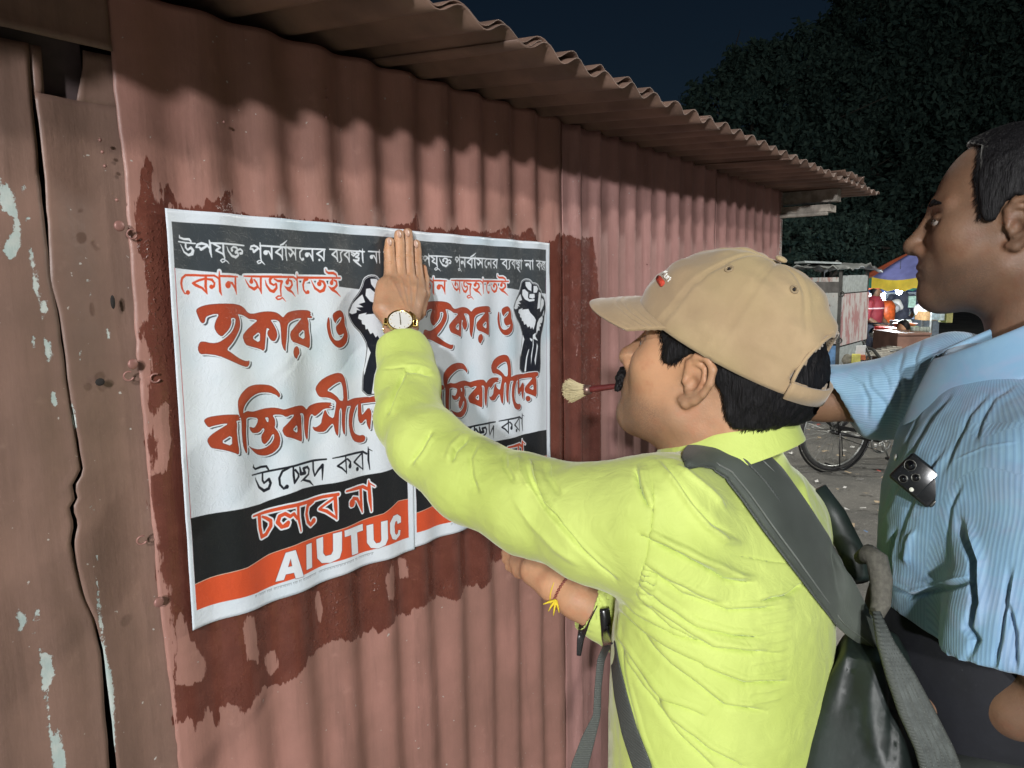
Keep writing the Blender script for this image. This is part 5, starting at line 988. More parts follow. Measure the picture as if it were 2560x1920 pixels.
# thread bracelets on the right wrist
TH = empty('thread_bracelet', PR(1400, 1475, 1.17)); tag(TH, 'yellow thread and red bead bracelet on the lower right wrist', 'bracelet')
M_YT = simple('yellow_thread', (.72, .55, .03), .8); M_RB = simple('red_bead', (.22, .06, .04), .5, 0, .3)
w0, w1_ = PR(1398, 1472, 1.19), PR(1440, 1498, 1.175); ax = w1_-w0; ax /= np.linalg.norm(ax)
MB().ring(w0, .0285, .0011, ax+np.array((0, 0, .18)), 36, 6).build('thread', M_YT, TH, True)
for k in range(36):
    a = 2*pi*k/36; b1 = np.cross(ax, UZ); b1 /= np.linalg.norm(b1); b2 = np.cross(ax, b1); p = w0+ax*.009+(b1*cos(a)+b2*sin(a))*.0290
    MB().ball(p, .0026, 8, 6).build('bead', M_RB, TH, True)
kn = PR(1390, 1500, 1.158)
for d_ in ((-.012, -.016), (-.004, -.022), (.005, -.018), (-.02, -.006)):
    MB().tube([kn, kn+RT*d_[0]*.6+UP*d_[1]*.6, kn+RT*d_[0]+UP*d_[1]*1.1], [.0022, .0018, .0008], 6).build('tassel', M_YT, TH, True)
# brush in the mouth
BR = empty('paint_brush', at(1545, 990, .90)); tag(BR, 'paint brush with pale bristles and red handle held between his teeth', 'paint brush')
mo = OA+RH@np.array((.100, .0, -.0668)); bt = at(1410, 982, proj(mo)[2]+.045); bdv = bt-mo; Lb = np.linalg.norm(bdv); bdv /= Lb; M_HAND = simple('red_brush_handle', (.12, .02, .02), .45)
hb = mo+bdv*(Lb*.62); MB().tube([mo-bdv*.02, mo+bdv*.02, mo+bdv*.05, hb], [.0032, .0038, .0048, .0042], 12).build('handle', M_HAND, BR, True); MB().tube([hb-bdv*.004, hb+bdv*.006], [.0065, .0075], 14).build('ferrule', simple('dull_ferrule', (.25, .16, .14), .4, .7), BR, True)
m = MB(); rr = np.random.RandomState(5); M_BRIS = simple('bristle', (.52, .45, .27), .7, 0, .15); s1 = np.cross(bdv, UZ); s1 /= np.linalg.norm(s1); s2 = np.cross(bdv, s1)
for k in range(420):
    a, q = rr.rand()*2*pi, sqrt(rr.rand()); u_, w_ = q*cos(a), q*sin(a); p0 = hb+bdv*.004+s1*u_*.0068+s2*w_*.0068; L = .033*(1-.25*q*q)*rr.uniform(.88, 1.08)
    m.tube([p0, p0+bdv*L*.5+s1*u_*.006+s2*w_*.005, p0+bdv*L+s1*u_*.010+s2*(w_*.0095)+UZ*.004*rr.rand()], [.0006, .0005, .00025], 4, False)
m.build('bristles', M_BRIS, BR)['kind'] = 'stuff'
# ---- backpack
BP = empty('backpack', at(2190, 1850, .86)); tag(BP, 'dark grey backpack with padded strap worn by the man in the lime shirt', 'backpack')
t = NT('grey_webbing'); v = t.tex(); rib = t.n('TexWave', in_Scale=90, i0=v, bands_direction='Z').outputs[1]; n = t.noise(v, 300, 3); M_WEB = t.out(t.mix(n, c4(.055, .062, .058), c4(.10, .11, .10)), .75, t.bump(rib, .5, .0012), 0, .35)
M_PAD = cloth('grey_padding', (.062, .072, .062), 1500, .7, .08, .2); M_BAG = simple('bag_nylon', (.010, .017, .015), .5, 0, .4, 12, .3, .006); M_BUCK = simple('black_plastic', (.012, .012, .013), .25)
M_STITCH2 = simple('grey_stitch', (.13, .14, .13), .8)
pad = [(1712, 1158, 34), (1745, 1136, 64), (1790, 1128, 88), (1850, 1152, 112), (1905, 1212, 124), (1960, 1290, 124), (2020, 1375, 116), (2080, 1465, 104), (2130, 1545, 84), (2170, 1585, 52), (2205, 1625, 26)]
pz = [(x, y, w, -1 if i < 6 else .80) for i, (x, y, w) in enumerate(pad)]
zz = [-1, -1, -1, -1, -1, -1, -1, .815, .80, .79, .785]; pz = [(x, y, w, z) for (x, y, w), z in zip(pad, zz)]
strap_on(bA, [p[:3] for p in pad], 60, .004, .012, 'padded_strap', M_PAD, BP, cross=11, puff=.011, n=46)
for sh_, nr_, lf in ((-.485, .05, .012), (.485, .05, .012), (-.10, .035, .024), (.30, .02, .0205), (-.36, .02, .0185)): strap_on(bA, [p[:3] for p in pad], 8, lf, .0022, 'binding', M_WEB if nr_ > .03 else M_STITCH2, BP, cross=3, n=60, shift=sh_, narrow=nr_)
MB().tube([at(2040, 1225, 1.06), at(2085, 1290, 1.05), at(2125, 1370, 1.03), at(2150, 1450, 1.0)], [.016, .018, .018, .014], 10).build('padded_strap', M_BAG, BP, True)
fl = FH; RBK = frame(FH); bc_ = at(2150, 2045, .93)
g = Grid(bc_-(.28, .28, .30), bc_+(.28, .28, .34), .007)
q = np.stack([g.X-bc_[0], g.Y-bc_[1], g.Z-bc_[2]], -1)@RBK.astype(np.float32); hs = np.array((.050, .095, .20), np.float32)
tap = 1-.62*np.clip(q[..., 2]/.22, 0, 1)**1.6; qq = np.abs(q)/np.stack([tap, tap, np.ones_like(tap)], -1)-hs; g.d = np.linalg.norm(np.maximum(qq, 0), axis=-1)+np.minimum(qq.max(-1), 0)-.035
V, Q = g.mesh(); V = V+normals(V, Q)*(.008*vnoise(V, 6, 3)+.0015*vnoise(V, 20, 5))[:, None]; V = folds(V, Q, [(-.006, 8, [(2215, 1630), (2232, 1720), (2232, 1850), (2226, 1920)]), (.006, 12, [(2190, 1640), (2175, 1750), (2185, 1850), (2210, 1920)]), (-.005, 7, [(2135, 1590), (2120, 1700), (2100, 1800)])])
link('bag', mesh(V, Q), M_BAG, BP, True)
# grey loop at the top, and the loose strap bundle running down the edge
MB().tube([at(2150, 1395, .92), at(2172, 1385, .90), at(2193, 1400, .89), at(2203, 1450, .88), at(2202, 1510, .87), at(2190, 1540, .865)], [.008, .012, .013, .013, .011, .008], 12).build('carry_loop', simple('grey_mesh', (.10, .095, .078), .85, 0, .2, 200, .5), BP, True)
rr = np.random.RandomState(11); M_FRAY = simple('frayed_webbing', (.075, .085, .08), .8, 0, .3, 60)
for k in range(16):
    u_ = k/15.0; off = (u_-.5); x0, y0 = 2195+off*10, 1540+10*u_
    pts = [at(2190+off*8, 1530, .845), at(2215+off*22, 1610, .825), at(2252+off*46, 1690, .81), at(2290+off*62+5*sin(k), 1780, .80), at(2335+off*74, 1870, .80), at(2375+off*90, 1990, .80)]
    MB().tube(pts, [.003, .0052, .0062, .0058, .0052, .005], 7).build('loose_strap', M_FRAY if k % 3 else M_WEB, BP, True)
m = MB()
for k in range(22):
    p = at(2205+rr.rand()*60, 1580+rr.rand()*130, .80); d = RT*rr.uniform(-.01, .035)+UP*rr.uniform(-.03, .01); m.tube([p, p+d*.5+UP*.003, p+d], .00035, 3, False)
pass
# front straps and buckle under the arm
strap_on(bA, [(1478, 1506, 38), (1462, 1550, 26), (1451, 1600, 18), (1447, 1640, 12)], 30, .010, .003, 'strap_end', M_BUCK, BP, cross=5, n=20)
strap_on(bA, [(1510, 1520, 20), (1514, 1555, 22), (1518, 1590, 22), (1524, 1615, 20)], 20, .010, .010, 'buckle', M_BUCK, BP, cross=5, n=14, puff=.004)
strap_on(bA, [(1524, 1600, 18), (1502, 1650, 20), (1495, 1720, 18), (1492, 1790, 20), (1470, 1850, 36), (1448, 1920, 44), (1440, 1990, 44)], 20, .007, .002, 'webbing_strap', M_WEB, BP, cross=5, n=30)
strap_on(bA, [(1530, 1600, 14), (1538, 1660, 22), (1552, 1740, 34), (1574, 1830, 42), (1606, 1920, 48), (1625, 1990, 48)], 30, .007, .002, 'webbing_strap', M_WEB, BP, cross=5, n=30)
for (x, y) in ((1770, 1511), (2068, 1326)):
    pass
# ------------------------------------------------------------------ man in the blue striped shirt
BM = empty('person', (*at(2480, 1500, .98)[:2], PZ)); tag(BM, 'dark haired man in a blue striped shirt watching from the right edge', 'person')
tb = radians(31); FB = -cos(tb)*XC+sin(tb)*ZC; RlB = frame(FB); PB = radians(1)
RB = RlB @ np.array(((cos(PB), 0, -sin(PB)), (0, 1, 0), (sin(PB), 0, cos(PB))))
OB = at(2546, 560, .96)-RB@np.array((-.010, .0755, -.006))
g = head_form(chub=.002); V, Q = g.mesh(world=False); V = relax(V, Q, 1, .4); V = V@RB.T+OB
beard(link('head', mesh(V, Q), M_SKIN_B, BM, True), V, OB, RB); bvhB = BVHTree.FromPolygons([Vector(p) for p in V], [tuple(q) for q in Q])
def Z7(pts): return [(1960+x/2.073, 200+y/2.073) for x, y in pts]
hp = Z7([(840, 310), (940, 300), (1030, 330), (1015, 420), (1000, 500), (1005, 580), (1012, 680), (1040, 735), (1090, 730), (1115, 690), (1140, 640), (1200, 600), (1290, 640), (1330, 760), (1350, 960), (1420, 1120), (2500, 1120), (2600, 500), (2300, -150), (1500, -60), (1100, 60), (900, 150)])
V, Q = hair_form(OB, RB, hp, off=.008, seed=7); link('hair', mesh(V, Q), M_HAIR, BM, True)
strands('hair_strands', OB, RB, Z7([(905, 300), (960, 292), (1028, 332), (1015, 420), (1002, 500), (1008, 600), (1020, 720)]), 520, .017, (.5, -.8), BM, 13, bvh=bvhB)['kind'] = 'stuff'
for s in (-1, 1):
    MB().ball(OB+RB@np.array((.0775, s*.031, .002)), .0125, 16, 12).build('eye', M_EYE, BM, True); MB().ball(OB+RB@np.array((.0872, s*.031, .002)), (.004, .0055, .0055), 12, 8, RB).build('iris', M_IRIS, BM, True)
    g = Grid((.06, min(s*.006, s*.062), .010), (.108, max(s*.006, s*.062), .048), .0015); g.d = g.chain([(.094, s*.012, .0245, .0028), (.090, s*.030, .030, .0038), (.074, s*.052, .025, .0018)], .002)
    V, Q = g.mesh(world=False); V += normals(V, Q)*(.0008*vnoise(V, 500, 3))[:, None]; link('eyebrow', mesh(V@RB.T+OB, Q), M_HAIR, BM, True)
    pts = [OB+RB@np.array((.0895-.004*(k/6), s*(.020+.023*k/6), .0065-.0035*(k/6-.5)**2*4)) for k in range(7)]; MB().tube(pts, .0008, 5).build('eyelashes', M_HAIR, BM, True)
# shirt cloth with a fine rib
t = NT('blue_stripe'); v = t.tex('Object'); dv = t.mapping(v, (1, 1, 1), (0, 0, -atan2(FB[1], FB[0])))
wv = t.math('ADD', t.math('MULTIPLY', t.math('SINE', t.math('MULTIPLY', t.attr('rib'), 2*pi/.0042)), .5), .5); n = t.noise(v, 7, 4, .6, 1); pp = t.ramp(t.noise(v, 15, 4, .6, 1.5), .45, .65)
c = t.mix(t.ramp(n, .35, .65), c4(.20, .36, .52), c4(.25, .42, .55)); c = t.mix(t.math('MULTIPLY', pp, .35), c, c4(.30, .34, .50)); c = t.mix(t.math('MULTIPLY', t.ramp(wv, .45, .9), .38), c, c4(.11, .21, .36))
M_BLUE = t.out(c, .7, t.bump(t.noise(v, 900, 2), .12, .0004, t.bump(wv, .3, .0006)), 0, .3, Sheen_Weight=.2)
M_BLUEIN = cloth('blue_lining', (.16, .26, .38)); 
def Y6(pts): return [(1900+x/2.765, 600+y/2.765) for x, y in pts]
lvB = [(2500, 1900, .98, .135, .165), (2490, 1600, .98, .135, .175), (2470, 1400, .975, .130, .185), (2460, 1230, .97, .122, .190), (2470, 1090, .965, .105, .190), (2490, 1010, .96, .085, .165), (2500, 940, .955, .072, .095), (2505, 880, .95, .064, .068)]
P = np.array([at(a, b, c) for a, b, c, _, _ in lvB]); o_ = np.argsort(P[:, 2]); P = P[o_]; ra = np.array([l[3] for l in lvB])[o_]; rb = np.array([l[4] for l in lvB])[o_]
lo = P.min(0)-(.42, .42, 0); hi = P.max(0)+(.42, .42, .02); lo[2] = at(2480, 1597, .93)[2]-.16
g = Grid(lo, hi, .0058); g.d = lathe_sdf(g, P[:, 2], P[:, 0], P[:, 1], ra, rb, atan2(FB[1], FB[0]))
zh = at(2300, 1570, .90)[2]; g.d = np.maximum(g.d, zh-g.Z)
nearS, farS = at(2630, 1180, .80), at(2400, 965, 1.10)
g.add(g.cone(at(2520, 1020, .93), nearS, .055, .080), .045); g.add(g.cone(at(2470, 990, 1.0), farS, .050, .074), .045)
na = [(*at(2650, 1200, .82), .084), (*at(2600, 1400, .80), .080), (*at(2570, 1560, .79), .077), (*at(2555, 1665, .785), .077)]
e = g.chain(na, .02); dn = np.array(na[-1][:3])-np.array(na[-2][:3]); dn /= np.linalg.norm(dn); dn = dn+.12*RT; dn /= np.linalg.norm(dn); cut = (g.X-na[-1][0])*dn[0]+(g.Y-na[-1][1])*dn[1]+(g.Z-na[-1][2])*dn[2]
g.add(np.maximum(e, cut), .022)
fa_ = [(*farS, .070), (*at(2300, 980, 1.12), .064), (*at(2190, 1000, 1.14), .058), (*at(2085, 990, 1.165), .050)]
e = g.chain(fa_, .02); df = -RT*.93-.36*np.array(UP)+fw*.05; df = -RT*.82-UP*.50+fw*.28; df /= np.linalg.norm(df); cutf = (g.X-fa_[-1][0])*df[0]+(g.Y-fa_[-1][1])*df[1]+(g.Z-fa_[-1][2])*df[2]
g.add(np.maximum(e, cutf), .03); ax_ = np.array(fa_[-1][:3])-np.array(fa_[-2][:3]); ax_ /= np.linalg.norm(ax_)
g.sub(g.cone(np.array(fa_[-1][:3])-ax_*.02, np.array(fa_[-1][:3])+ax_*.06, .040, .046), .003); g.sub(g.cone(np.array(na[-1][:3])-(0, 0, -.03), np.array(na[-1][:3])-(0, 0, .06), .062, .064), .003)
V, Q = g.mesh(); V = relax(V, Q, 2, .5); V, Q = subdiv(V, Q); V, Q = subdiv(V, Q); V0B = V.copy(); FLB = FL = []
def Zs(pts): return [(1600+x/1.907, 1050+y/1.907) for x, y in pts]
def Zq(pts): return [(2000+x/2.675, 1300+y/2.675) for x, y in pts]
for pts, a, w_ in ((Y6([(1000, 760), (960, 900), (980, 1050)]), .004, 9), (Y6([(1130, 690), (1080, 820), (1060, 1000), (1020, 1120)]), .004, 9), (Y6([(1240, 760), (1180, 900), (1120, 1100), (1000, 1300)]), .005, 9), (Y6([(1330, 1050), (1200, 1200), (1080, 1400), (960, 1600)]), .0045, 9), (Y6([(1600, 1050), (1450, 1200), (1350, 1400), (1250, 1620)]), .004, 10), (Y6([(1780, 1000), (1620, 1100), (1530, 1250), (1480, 1400)]), .004, 10),
    (Y6([(740, 900), (760, 1020), (860, 1120), (900, 1200)]), .0035, 9), (Y6([(820, 860), (880, 960), (900, 1060)]), .0035, 9), (Y6([(600, 940), (700, 1000), (745, 1100), (740, 1250)]), .003, 6), (Y6([(900, 1000), (980, 1060), (960, 1180)]), .003, 8)): crease(pts, a*.45, w_*1.2)
for pts in ([(1450, 120), (1330, 300), (1260, 460), (1230, 620)], [(1300, 200), (1200, 350), (1130, 500), (1120, 640)], [(1530, 300), (1480, 420), (1460, 560), (1480, 700)]): crease(Zs(pts), .0018, 11)
FL.append((-.010, 9, Zq([(1060, 0), (1085, 110), (1150, 280), (1150, 420), (1165, 560), (1110, 720), (1170, 800), (1120, 920)]))); FL.append((.006, 12, Zq([(1110, 0), (1140, 110), (1200, 280), (1200, 420), (1210, 560), (1170, 720)])))
crease(Zq([(560, 400), (640, 460), (740, 510), (900, 470), (1140, 400)]), .0045, 7); crease(Zq([(1400, 320), (1370, 550), (1340, 800), (1290, 1000)]), .004, 10); crease(Zq([(1390, 560), (1440, 760), (1440, 1000)]), .004, 9); ridge(Zq([(770, 60), (740, 150), (720, 300)]), .004, 12); crease(Zq([(640, 60), (600, 250), (620, 450)]), .0035, 8)
FL.append((-.0018, 4, Y6([(1180, 1060), (1100, 1200), (1000, 1400), (900, 1600)]))); FL.append((.0012, 3, Zs([(1500, 190), (1640, 130), (1800, 100)])))
V = folds(V, Q, FL); V += normals(V, Q)*(.0032*vnoise(V, 11, 14)+.0014*vnoise(V, 28, 16)+.0004*vnoise(V, 70, 17))[:, None]
so = link('shirt', mesh(V, Q), M_BLUE, BM, True)
def axis_ang(V, a, b, ref):
    a, b = np.array(a), np.array(b); ab = b-a; L = np.linalg.norm(ab); ab /= L; r_ = V-a; t_ = r_@ab; q = r_-t_[:, None]*ab; e1 = ref-ab*(ref@ab); e1 /= np.linalg.norm(e1); e2 = np.cross(ab, e1); return np.arctan2(q@e2, q@e1), t_/L, np.linalg.norm(q, axis=1)
an, tn, dn_ = axis_ang(V0B, fa_[0][:3], fa_[-1][:3], fw); an2, tn2, dn2_ = axis_ang(V0B, na[0][:3], na[-1][:3], fw); tc = P[len(P)//2]; ta = np.arctan2(V0B[:, 1]-tc[1], V0B[:, 0]-tc[0]); ta = (ta-(atan2(FB[1], FB[0])+pi)) % (2*pi)
rib = ta*.155; k = (tn > .12) & (dn_ < .10); rib[k] = an[k]*.066; k = (dn2_ < .108) & (tn2 > -.15); rib[k] = an2[k]*.08; at_ = so.data.attributes.new('rib', 'FLOAT', 'POINT'); at_.data.foreach_set('value', rib.astype(np.float32)); bB = BVHTree.FromPolygons([Vector(p) for p in V], [tuple(q) for q in Q])
collar('collar', at(2505, 872, .955), RlB, .072, .070, .026, .060, .36, M_BLUE, BM, .52, .0, .020)
# far arm reaching to the wall, near forearm held across
g = Grid(*(lambda P: (P.min(0)-.07, P.max(0)+.07))(np.array([at(2220, 1030, 1.13), at(1820, 1000, 1.30)])), .004)
g.d = g.chain([(*at(2230, 1000, 1.13), .038), (*at(2060, 1003, 1.185), .030), (*at(1960, 1005, 1.22), .031), (*at(1830, 990, 1.30), .030)], .015); V, Q = g.mesh(); link('arm', mesh(V, Q), M_SKIN_B, BM, True)
g = Grid(*(lambda P: (P.min(0)-.08, P.max(0)+.08))(np.array([at(2560, 1600, .76), at(2420, 1760, .80), at(2620, 1700, .74)])), .004)
g.d = g.chain([(*at(2610, 1600, .79), .042), (*at(2700, 1735, .80), .038), (*at(2540, 1768, .84), .031), (*at(2400, 1765, .90), .026), (*at(2340, 1762, .93), .023)], .02)
for k in range(4): g.add(g.chain([(*at(2345, 1748+k*11, .888), .011), (*at(2305, 1742+k*13, .90), .009), (*at(2290, 1750+k*13, .91), .008)], .004), .008)
V, Q = g.mesh(); link('arm', mesh(V, Q), M_SKIN_B, BM, True)
M_TB = simple('charcoal_trousers', (.006, .007, .011), .85, 0, .3, 14, .5, .006)
g2 = P[0]; limbs_below(BM, at(2480, 1600, .98), FB, zh+.05, M_TB, M_SHOE, .11, -.05)
# placket buttons
for (x, y) in ((2241, 1144), (2163, 1290)):
    loc, nr, _, _ = bB.ray_cast(Vector(C), Vector(ray(x, y)).normalized())
    if loc is not None: p = np.array(loc); MB().ball(p+np.array(nr)*.001, (.0048, .0048, .0018), 14, 8, frame(np.array(nr))@np.array(((0, 0, 1), (0, 1, 0), (-1, 0, 0)))).build('shirt_button', simple('pearl_button', (.55, .58, .56), .3), BM, True)
# phone in the breast pocket
loc, nr, _, _ = bB.ray_cast(Vector(C), Vector(ray(2300, 1200)).normalized()); loc = np.array(loc); nr = C-loc; nr /= np.linalg.norm(nr)
a_ = radians(-39); xa = RT*cos(a_)+UP*sin(a_); xa -= nr*(xa@nr); xa /= np.linalg.norm(xa); ya = np.cross(nr, xa); RPh = np.stack([xa, ya, nr], 1); pc = loc+nr*.020
PH_ = empty('smartphone', pc); tag(PH_, 'black smartphone with round lenses sticking out of the breast pocket', 'phone')
M_PHN = simple('phone_body', (.010, .011, .012), .18, 0, .1); M_RIM = simple('phone_rim', (.10, .10, .09), .25, .8); M_LENS = simple('lens', (.003, .003, .004), .04)
bevel(MB().box(pc, (.054, .040, .009), RPh).build('body', M_PHN, PH_, True), .004, 4); bevel(MB().box(pc+xa*.0265, (.006, .034, .0082), RPh).build('edge_rim', M_RIM, PH_, True), .003, 3)
bevel(MB().box(pc-xa*.0075+nr*.005, (.035, .036, .0022), RPh).build('camera_plate', M_PHN, PH_, True), .002, 3)
for (u_, v_) in ((-.0185, .006), (-.005, -.001), (-.0135, -.011)):
    q = pc+xa*u_+ya*v_+nr*.0062; r_ = .0062 if v_ > -.0005 and u_ < -.01 or v_ > 0 else .0045; mm = MB(); disk(mm, q, r_, 0, .0012, 20, RPh); mm.build('lens', M_LENS, PH_, True); MB().ring(q+nr*.0012, r_, .0006, nr, 24, 6).build('lens_ring', M_RIM, PH_, True)
mm = MB(); disk(mm, pc+xa*.001-ya*.0145+nr*.006, .0025, 0, .001, 14, RPh); mm.build('flash', simple('flash', (.7, .7, .6), .3), PH_, True)
# pocket cloth over the phone's lower side
q0 = [(2240, 1258), (2262, 1268), (2290, 1276), (2330, 1279), (2352, 1268), (2362, 1240)]
pass
# dark bag carried behind
bb = at(2520, 2170, .84); 
g = Grid(bb-(.3, .3, .2), bb+(.3, .3, .26), .008); g.d = g.ell(bb, (.15, .15, .12)); V, Q = g.mesh(); V += normals(V, Q)*(.006*vnoise(V, 12, 3))[:, None]
tag(link('shoulder_bag', mesh(V, Q), simple('grey_bag', (.07, .08, .075), .6, 0, .3, 20, .4), None, True), 'grey cloth bag at the hip of the man in blue', 'bag')
# ------------------------------------------------------------------ background across the road
def B(x, y, d, h=None):
    """ground point under a photo column at distance d (depth)"""
    p = at(x, y, d); return p
def foot(x, d): p = at(x, 700, d); return np.array((p[0], p[1], 0.0))
def zat(y, x, d): return at(x, y, d)[2]
dirR = lambda: RT
# trees
t = NT('leaf_dark'); v = t.tex(); ri = t.n('ObjectInfo').outputs[5]; n = t.noise(v, .8, 3); n2 = t.noise(v, 9, 2)
M_LEAF = t.out(t.mix(t.math('MULTIPLY', t.ramp(n2, .3, .7), 1), c4(.012, .027, .026), c4(.034, .056, .046)), .9, None, 0, .12)
M_BARK = simple('bark', (.025, .022, .018), .9, 0, .3, 8, .8, .03)
def tree(base, h, blobs, n_leaf, label, seed, lsz=.11, trunk=.25):
    rr = np.random.RandomState(seed); r = empty('tree', base); tag(r, label, 'tree', 'dark trees behind the stalls')
    m = MB(); top = base+np.array((0, 0, h*.45)); m.tube([base, base+(0.1, .05, h*.2), top], [trunk, trunk*.8, trunk*.6], 10)
    for c, rad in blobs:
        c = np.asarray(c); mid = (top+c)/2+rr.randn(3)*.3; m.tube([top-(0, 0, h*.1), mid, c], [trunk*.5, trunk*.3, .04], 7)
        for k in range(5): m.tube([mid*.4+c*.6, c+rr.randn(3)*rad*.3, c+rr.randn(3)*rad*.55], [.06, .035, .012], 5)
    m.build('trunk', M_BARK, r, True)
    P = []; tot = sum(b[1]**2.2 for b in blobs)
    for c, rad in blobs:
        k = int(n_leaf*rad**2.2/tot); ncl = max(12, int(k/70)); cl = rr.randn(ncl, 3); cl /= np.linalg.norm(cl, axis=1)[:, None]; cl = np.asarray(c)+cl*rad*(rr.uniform(.45, 1.08, (ncl, 1)))*np.array((1, 1, .82))
        idx = rr.randint(0, ncl, k); P.append(cl[idx]+rr.randn(k, 3)*rad*.10)
    P = np.concatenate(P); n = len(P); a = rr.randn(n, 3); a /= np.linalg.norm(a, axis=1)[:, None]; b = np.cross(a, rr.randn(n, 3)); b /= np.linalg.norm(b, axis=1)[:, None]; sz = lsz*rr.uniform(.5, 1.5, (n, 1))
    V = np.stack([P-a*sz, P+b*sz*.45, P+a*sz, P-b*sz*.45], 1).reshape(-1, 3); Q = np.arange(4*n).reshape(-1, 4)
    o = link('crown', mesh(V, Q), M_LEAF, r); o['kind'] = 'stuff'; return r
def blob(x, y, d, r_): return (at(x, y, d), r_)
tree(foot(1880, 24), 7, [blob(1800, 260, 24, 1.15), blob(1870, 200, 24.5, 1.3), blob(1990, 170, 25, 1.5), blob(1880, 400, 24, 1.7), blob(2010, 360, 25, 1.9), blob(1760, 420, 24, 1.0), blob(2080, 540, 24, 1.9), blob(1960, 560, 23.5, 1.6), blob(2130, 250, 26, 1.6)], 60000, 'dark leafy tree rising just right of the kiosk roof', 1)
tree(foot(2280, 27), 12, [blob(2230, 120, 28, 2.2), blob(2350, 40, 28, 2.4), blob(2140, 80, 29, 1.7), blob(2300, 300, 27, 2.8), blob(2480, 120, 28, 2.6), blob(2450, 380, 27, 3.0), blob(2600, 300, 28, 2.8), blob(2200, 450, 26, 2.2), blob(2360, 520, 26, 2.2), blob(2230, -90, 28, 2.2), blob(2420, -120, 28, 2.4), blob(2620, 20, 28, 2.6)], 90000, 'tall dark tree behind the umbrella, filling the top right corner', 2, .13, .4)
tree(foot(2030, 17), 3.5, [blob(2010, 600, 17, .7), blob(2080, 610, 17.5, .8), blob(2150, 600, 18, .8), blob(1975, 690, 17, .6), blob(2120, 660, 18, .7)], 26000, 'low bushy tree directly above the tin food cart', 3, .07, .12)
# tin food cart
M_TIN = NT('scraped_tin'); t = M_TIN; v = t.tex(); n = t.noise(t.mapping(v, (1, 1, .35)), 9, 6, .7); n2 = t.noise(v, 2.2, 5, .6); n3 = t.noise(t.mapping(v, (1, 1, .25)), 40, 4, .7)
c = t.mix(t.ramp(n2, .35, .6), c4(.42, .42, .40), c4(.30, .32, .31)); c = t.mix(t.math('MULTIPLY', t.ramp(n, .52, .60), .85), c, c4(.26, .12, .10)); c = t.mix(t.ramp(n3, .64, .68), c, c4(.10, .045, .03)); M_TIN = t.out(c, .6, t.bump(n, .4, .01), 0, .4)
t = NT('pink_scraped'); v = t.tex(); n = t.noise(t.mapping(v, (1, 1, .3)), 11, 6, .72); n2 = t.noise(v, 1.8, 4); c = t.mix(t.ramp(t.math('ADD', n, t.math('MULTIPLY', n2, .35)), .62, .72), c4(.50, .48, .47), c4(.38, .20, .20)); M_PINK = t.out(c, .6, t.bump(n, .3, .01))
M_SHEET = simple('cart_roof_tin', (.22, .23, .22), .55, .3, .4, 5, .5, .02); M_FRAME = simple('dark_frame', (.05, .05, .045), .7); M_BLUEP = simple('blue_paint', (.10, .20, .36), .5, 0, .4, 12); M_PALE = simple('pale_tin', (.36, .40, .40), .5, .1, .2)
dc = 8.5
CT = empty('food_cart', foot(2080, dc)); tag(CT, 'scraped white and pink tin food cart beyond the cap, closed', 'food cart')
p0, p1, p2 = foot(1985, dc+.5), foot(2102, dc-.1), foot(2168, dc+.75)
def wallpanel(name, a, b, z0, z1, mat, th=.02, parent=CT, out=0.0):
    d = b-a; L = np.linalg.norm(d[:2]); ex = np.array((d[0]/L, d[1]/L, 0)); ny = np.array((ex[1], -ex[0], 0)); R = np.stack([ex, -ny, UZ], 1); c = (a+b)/2; c = np.array((c[0], c[1], (z0+z1)/2))+ny*out
    return bevel(MB().box(c, (L, th, z1-z0), R).build(name, mat, parent), .004, 1)
zt, zm, zb = zat(693, 2102, dc), zat(735, 2102, dc), zat(865, 2102, dc)
wallpanel('side_panel', p0, p1, zb+.02, zt, M_TIN); wallpanel('shutter', p1, p2, zb, zm, M_PINK, .02, CT, .02); wallpanel('front_panel', p1, p2, zm+.01, zt+.02, M_PALE); 
wallpanel('upper_board', p0, p1, zm+.02, zt-.05, simple('dark_board', (.09, .085, .08), .8, 0, .3, 9), .02, CT, .014)
q3 = p0+(p2-p1); wallpanel('back_panel', p2, q3, zb, zt, M_TIN); wallpanel('end_panel', q3, p0, zb, zt, M_TIN)
wallpanel('base_panel', p1, p2, .38, zb-.02, M_PALE, .02, CT, -.01); wallpanel('base_panel', p0, p1, .38, zb, M_BLUEP, .02, CT, -.005)
for p in (p0, p1, p2, q3): MB().box((p[0], p[1], (zt+.25)/2+.05), (.035, .035, zt-.2)).build('post', M_FRAME, CT)
cc_ = (p0+p2)/2; rr = np.random.RandomState(2)
nx = 16; ex = (p2-p1)/np.linalg.norm(p2-p1); ey = (p0-p1)/np.linalg.norm(p0-p1); V = []
for i in range(nx):
    for j in range(nx):
        u_, v_ = i/(nx-1), j/(nx-1); q = p1+ex*(-.16+u_*(np.linalg.norm(p2-p1)+.45))+ey*(-.14+v_*(np.linalg.norm(p0-p1)+.3)); V.append((q[0], q[1], zt+.10+.04*sin(pi*v_)+.03*sin(pi*u_)-.10*max(0, u_-.75)+.012*rr.randn()))
o = link('roof', mesh(np.array(V), [(i*nx+j, (i+1)*nx+j, (i+1)*nx+j+1, i*nx+j+1) for i in range(nx-1) for j in range(nx-1)]), M_SHEET, CT, True); m = o.modifiers.new('thickness', 'SOLIDIFY'); m.thickness = .012
q = (p0+p1)/2; MB().box((q[0], q[1], zt+.17), (.5, .4, .02), rot((0, 0, 1), .5)@rot((1, 0, 0), .06)).build('roof_patch', simple('pale_sheet', (.36, .40, .40), .45, .4, .2), CT)
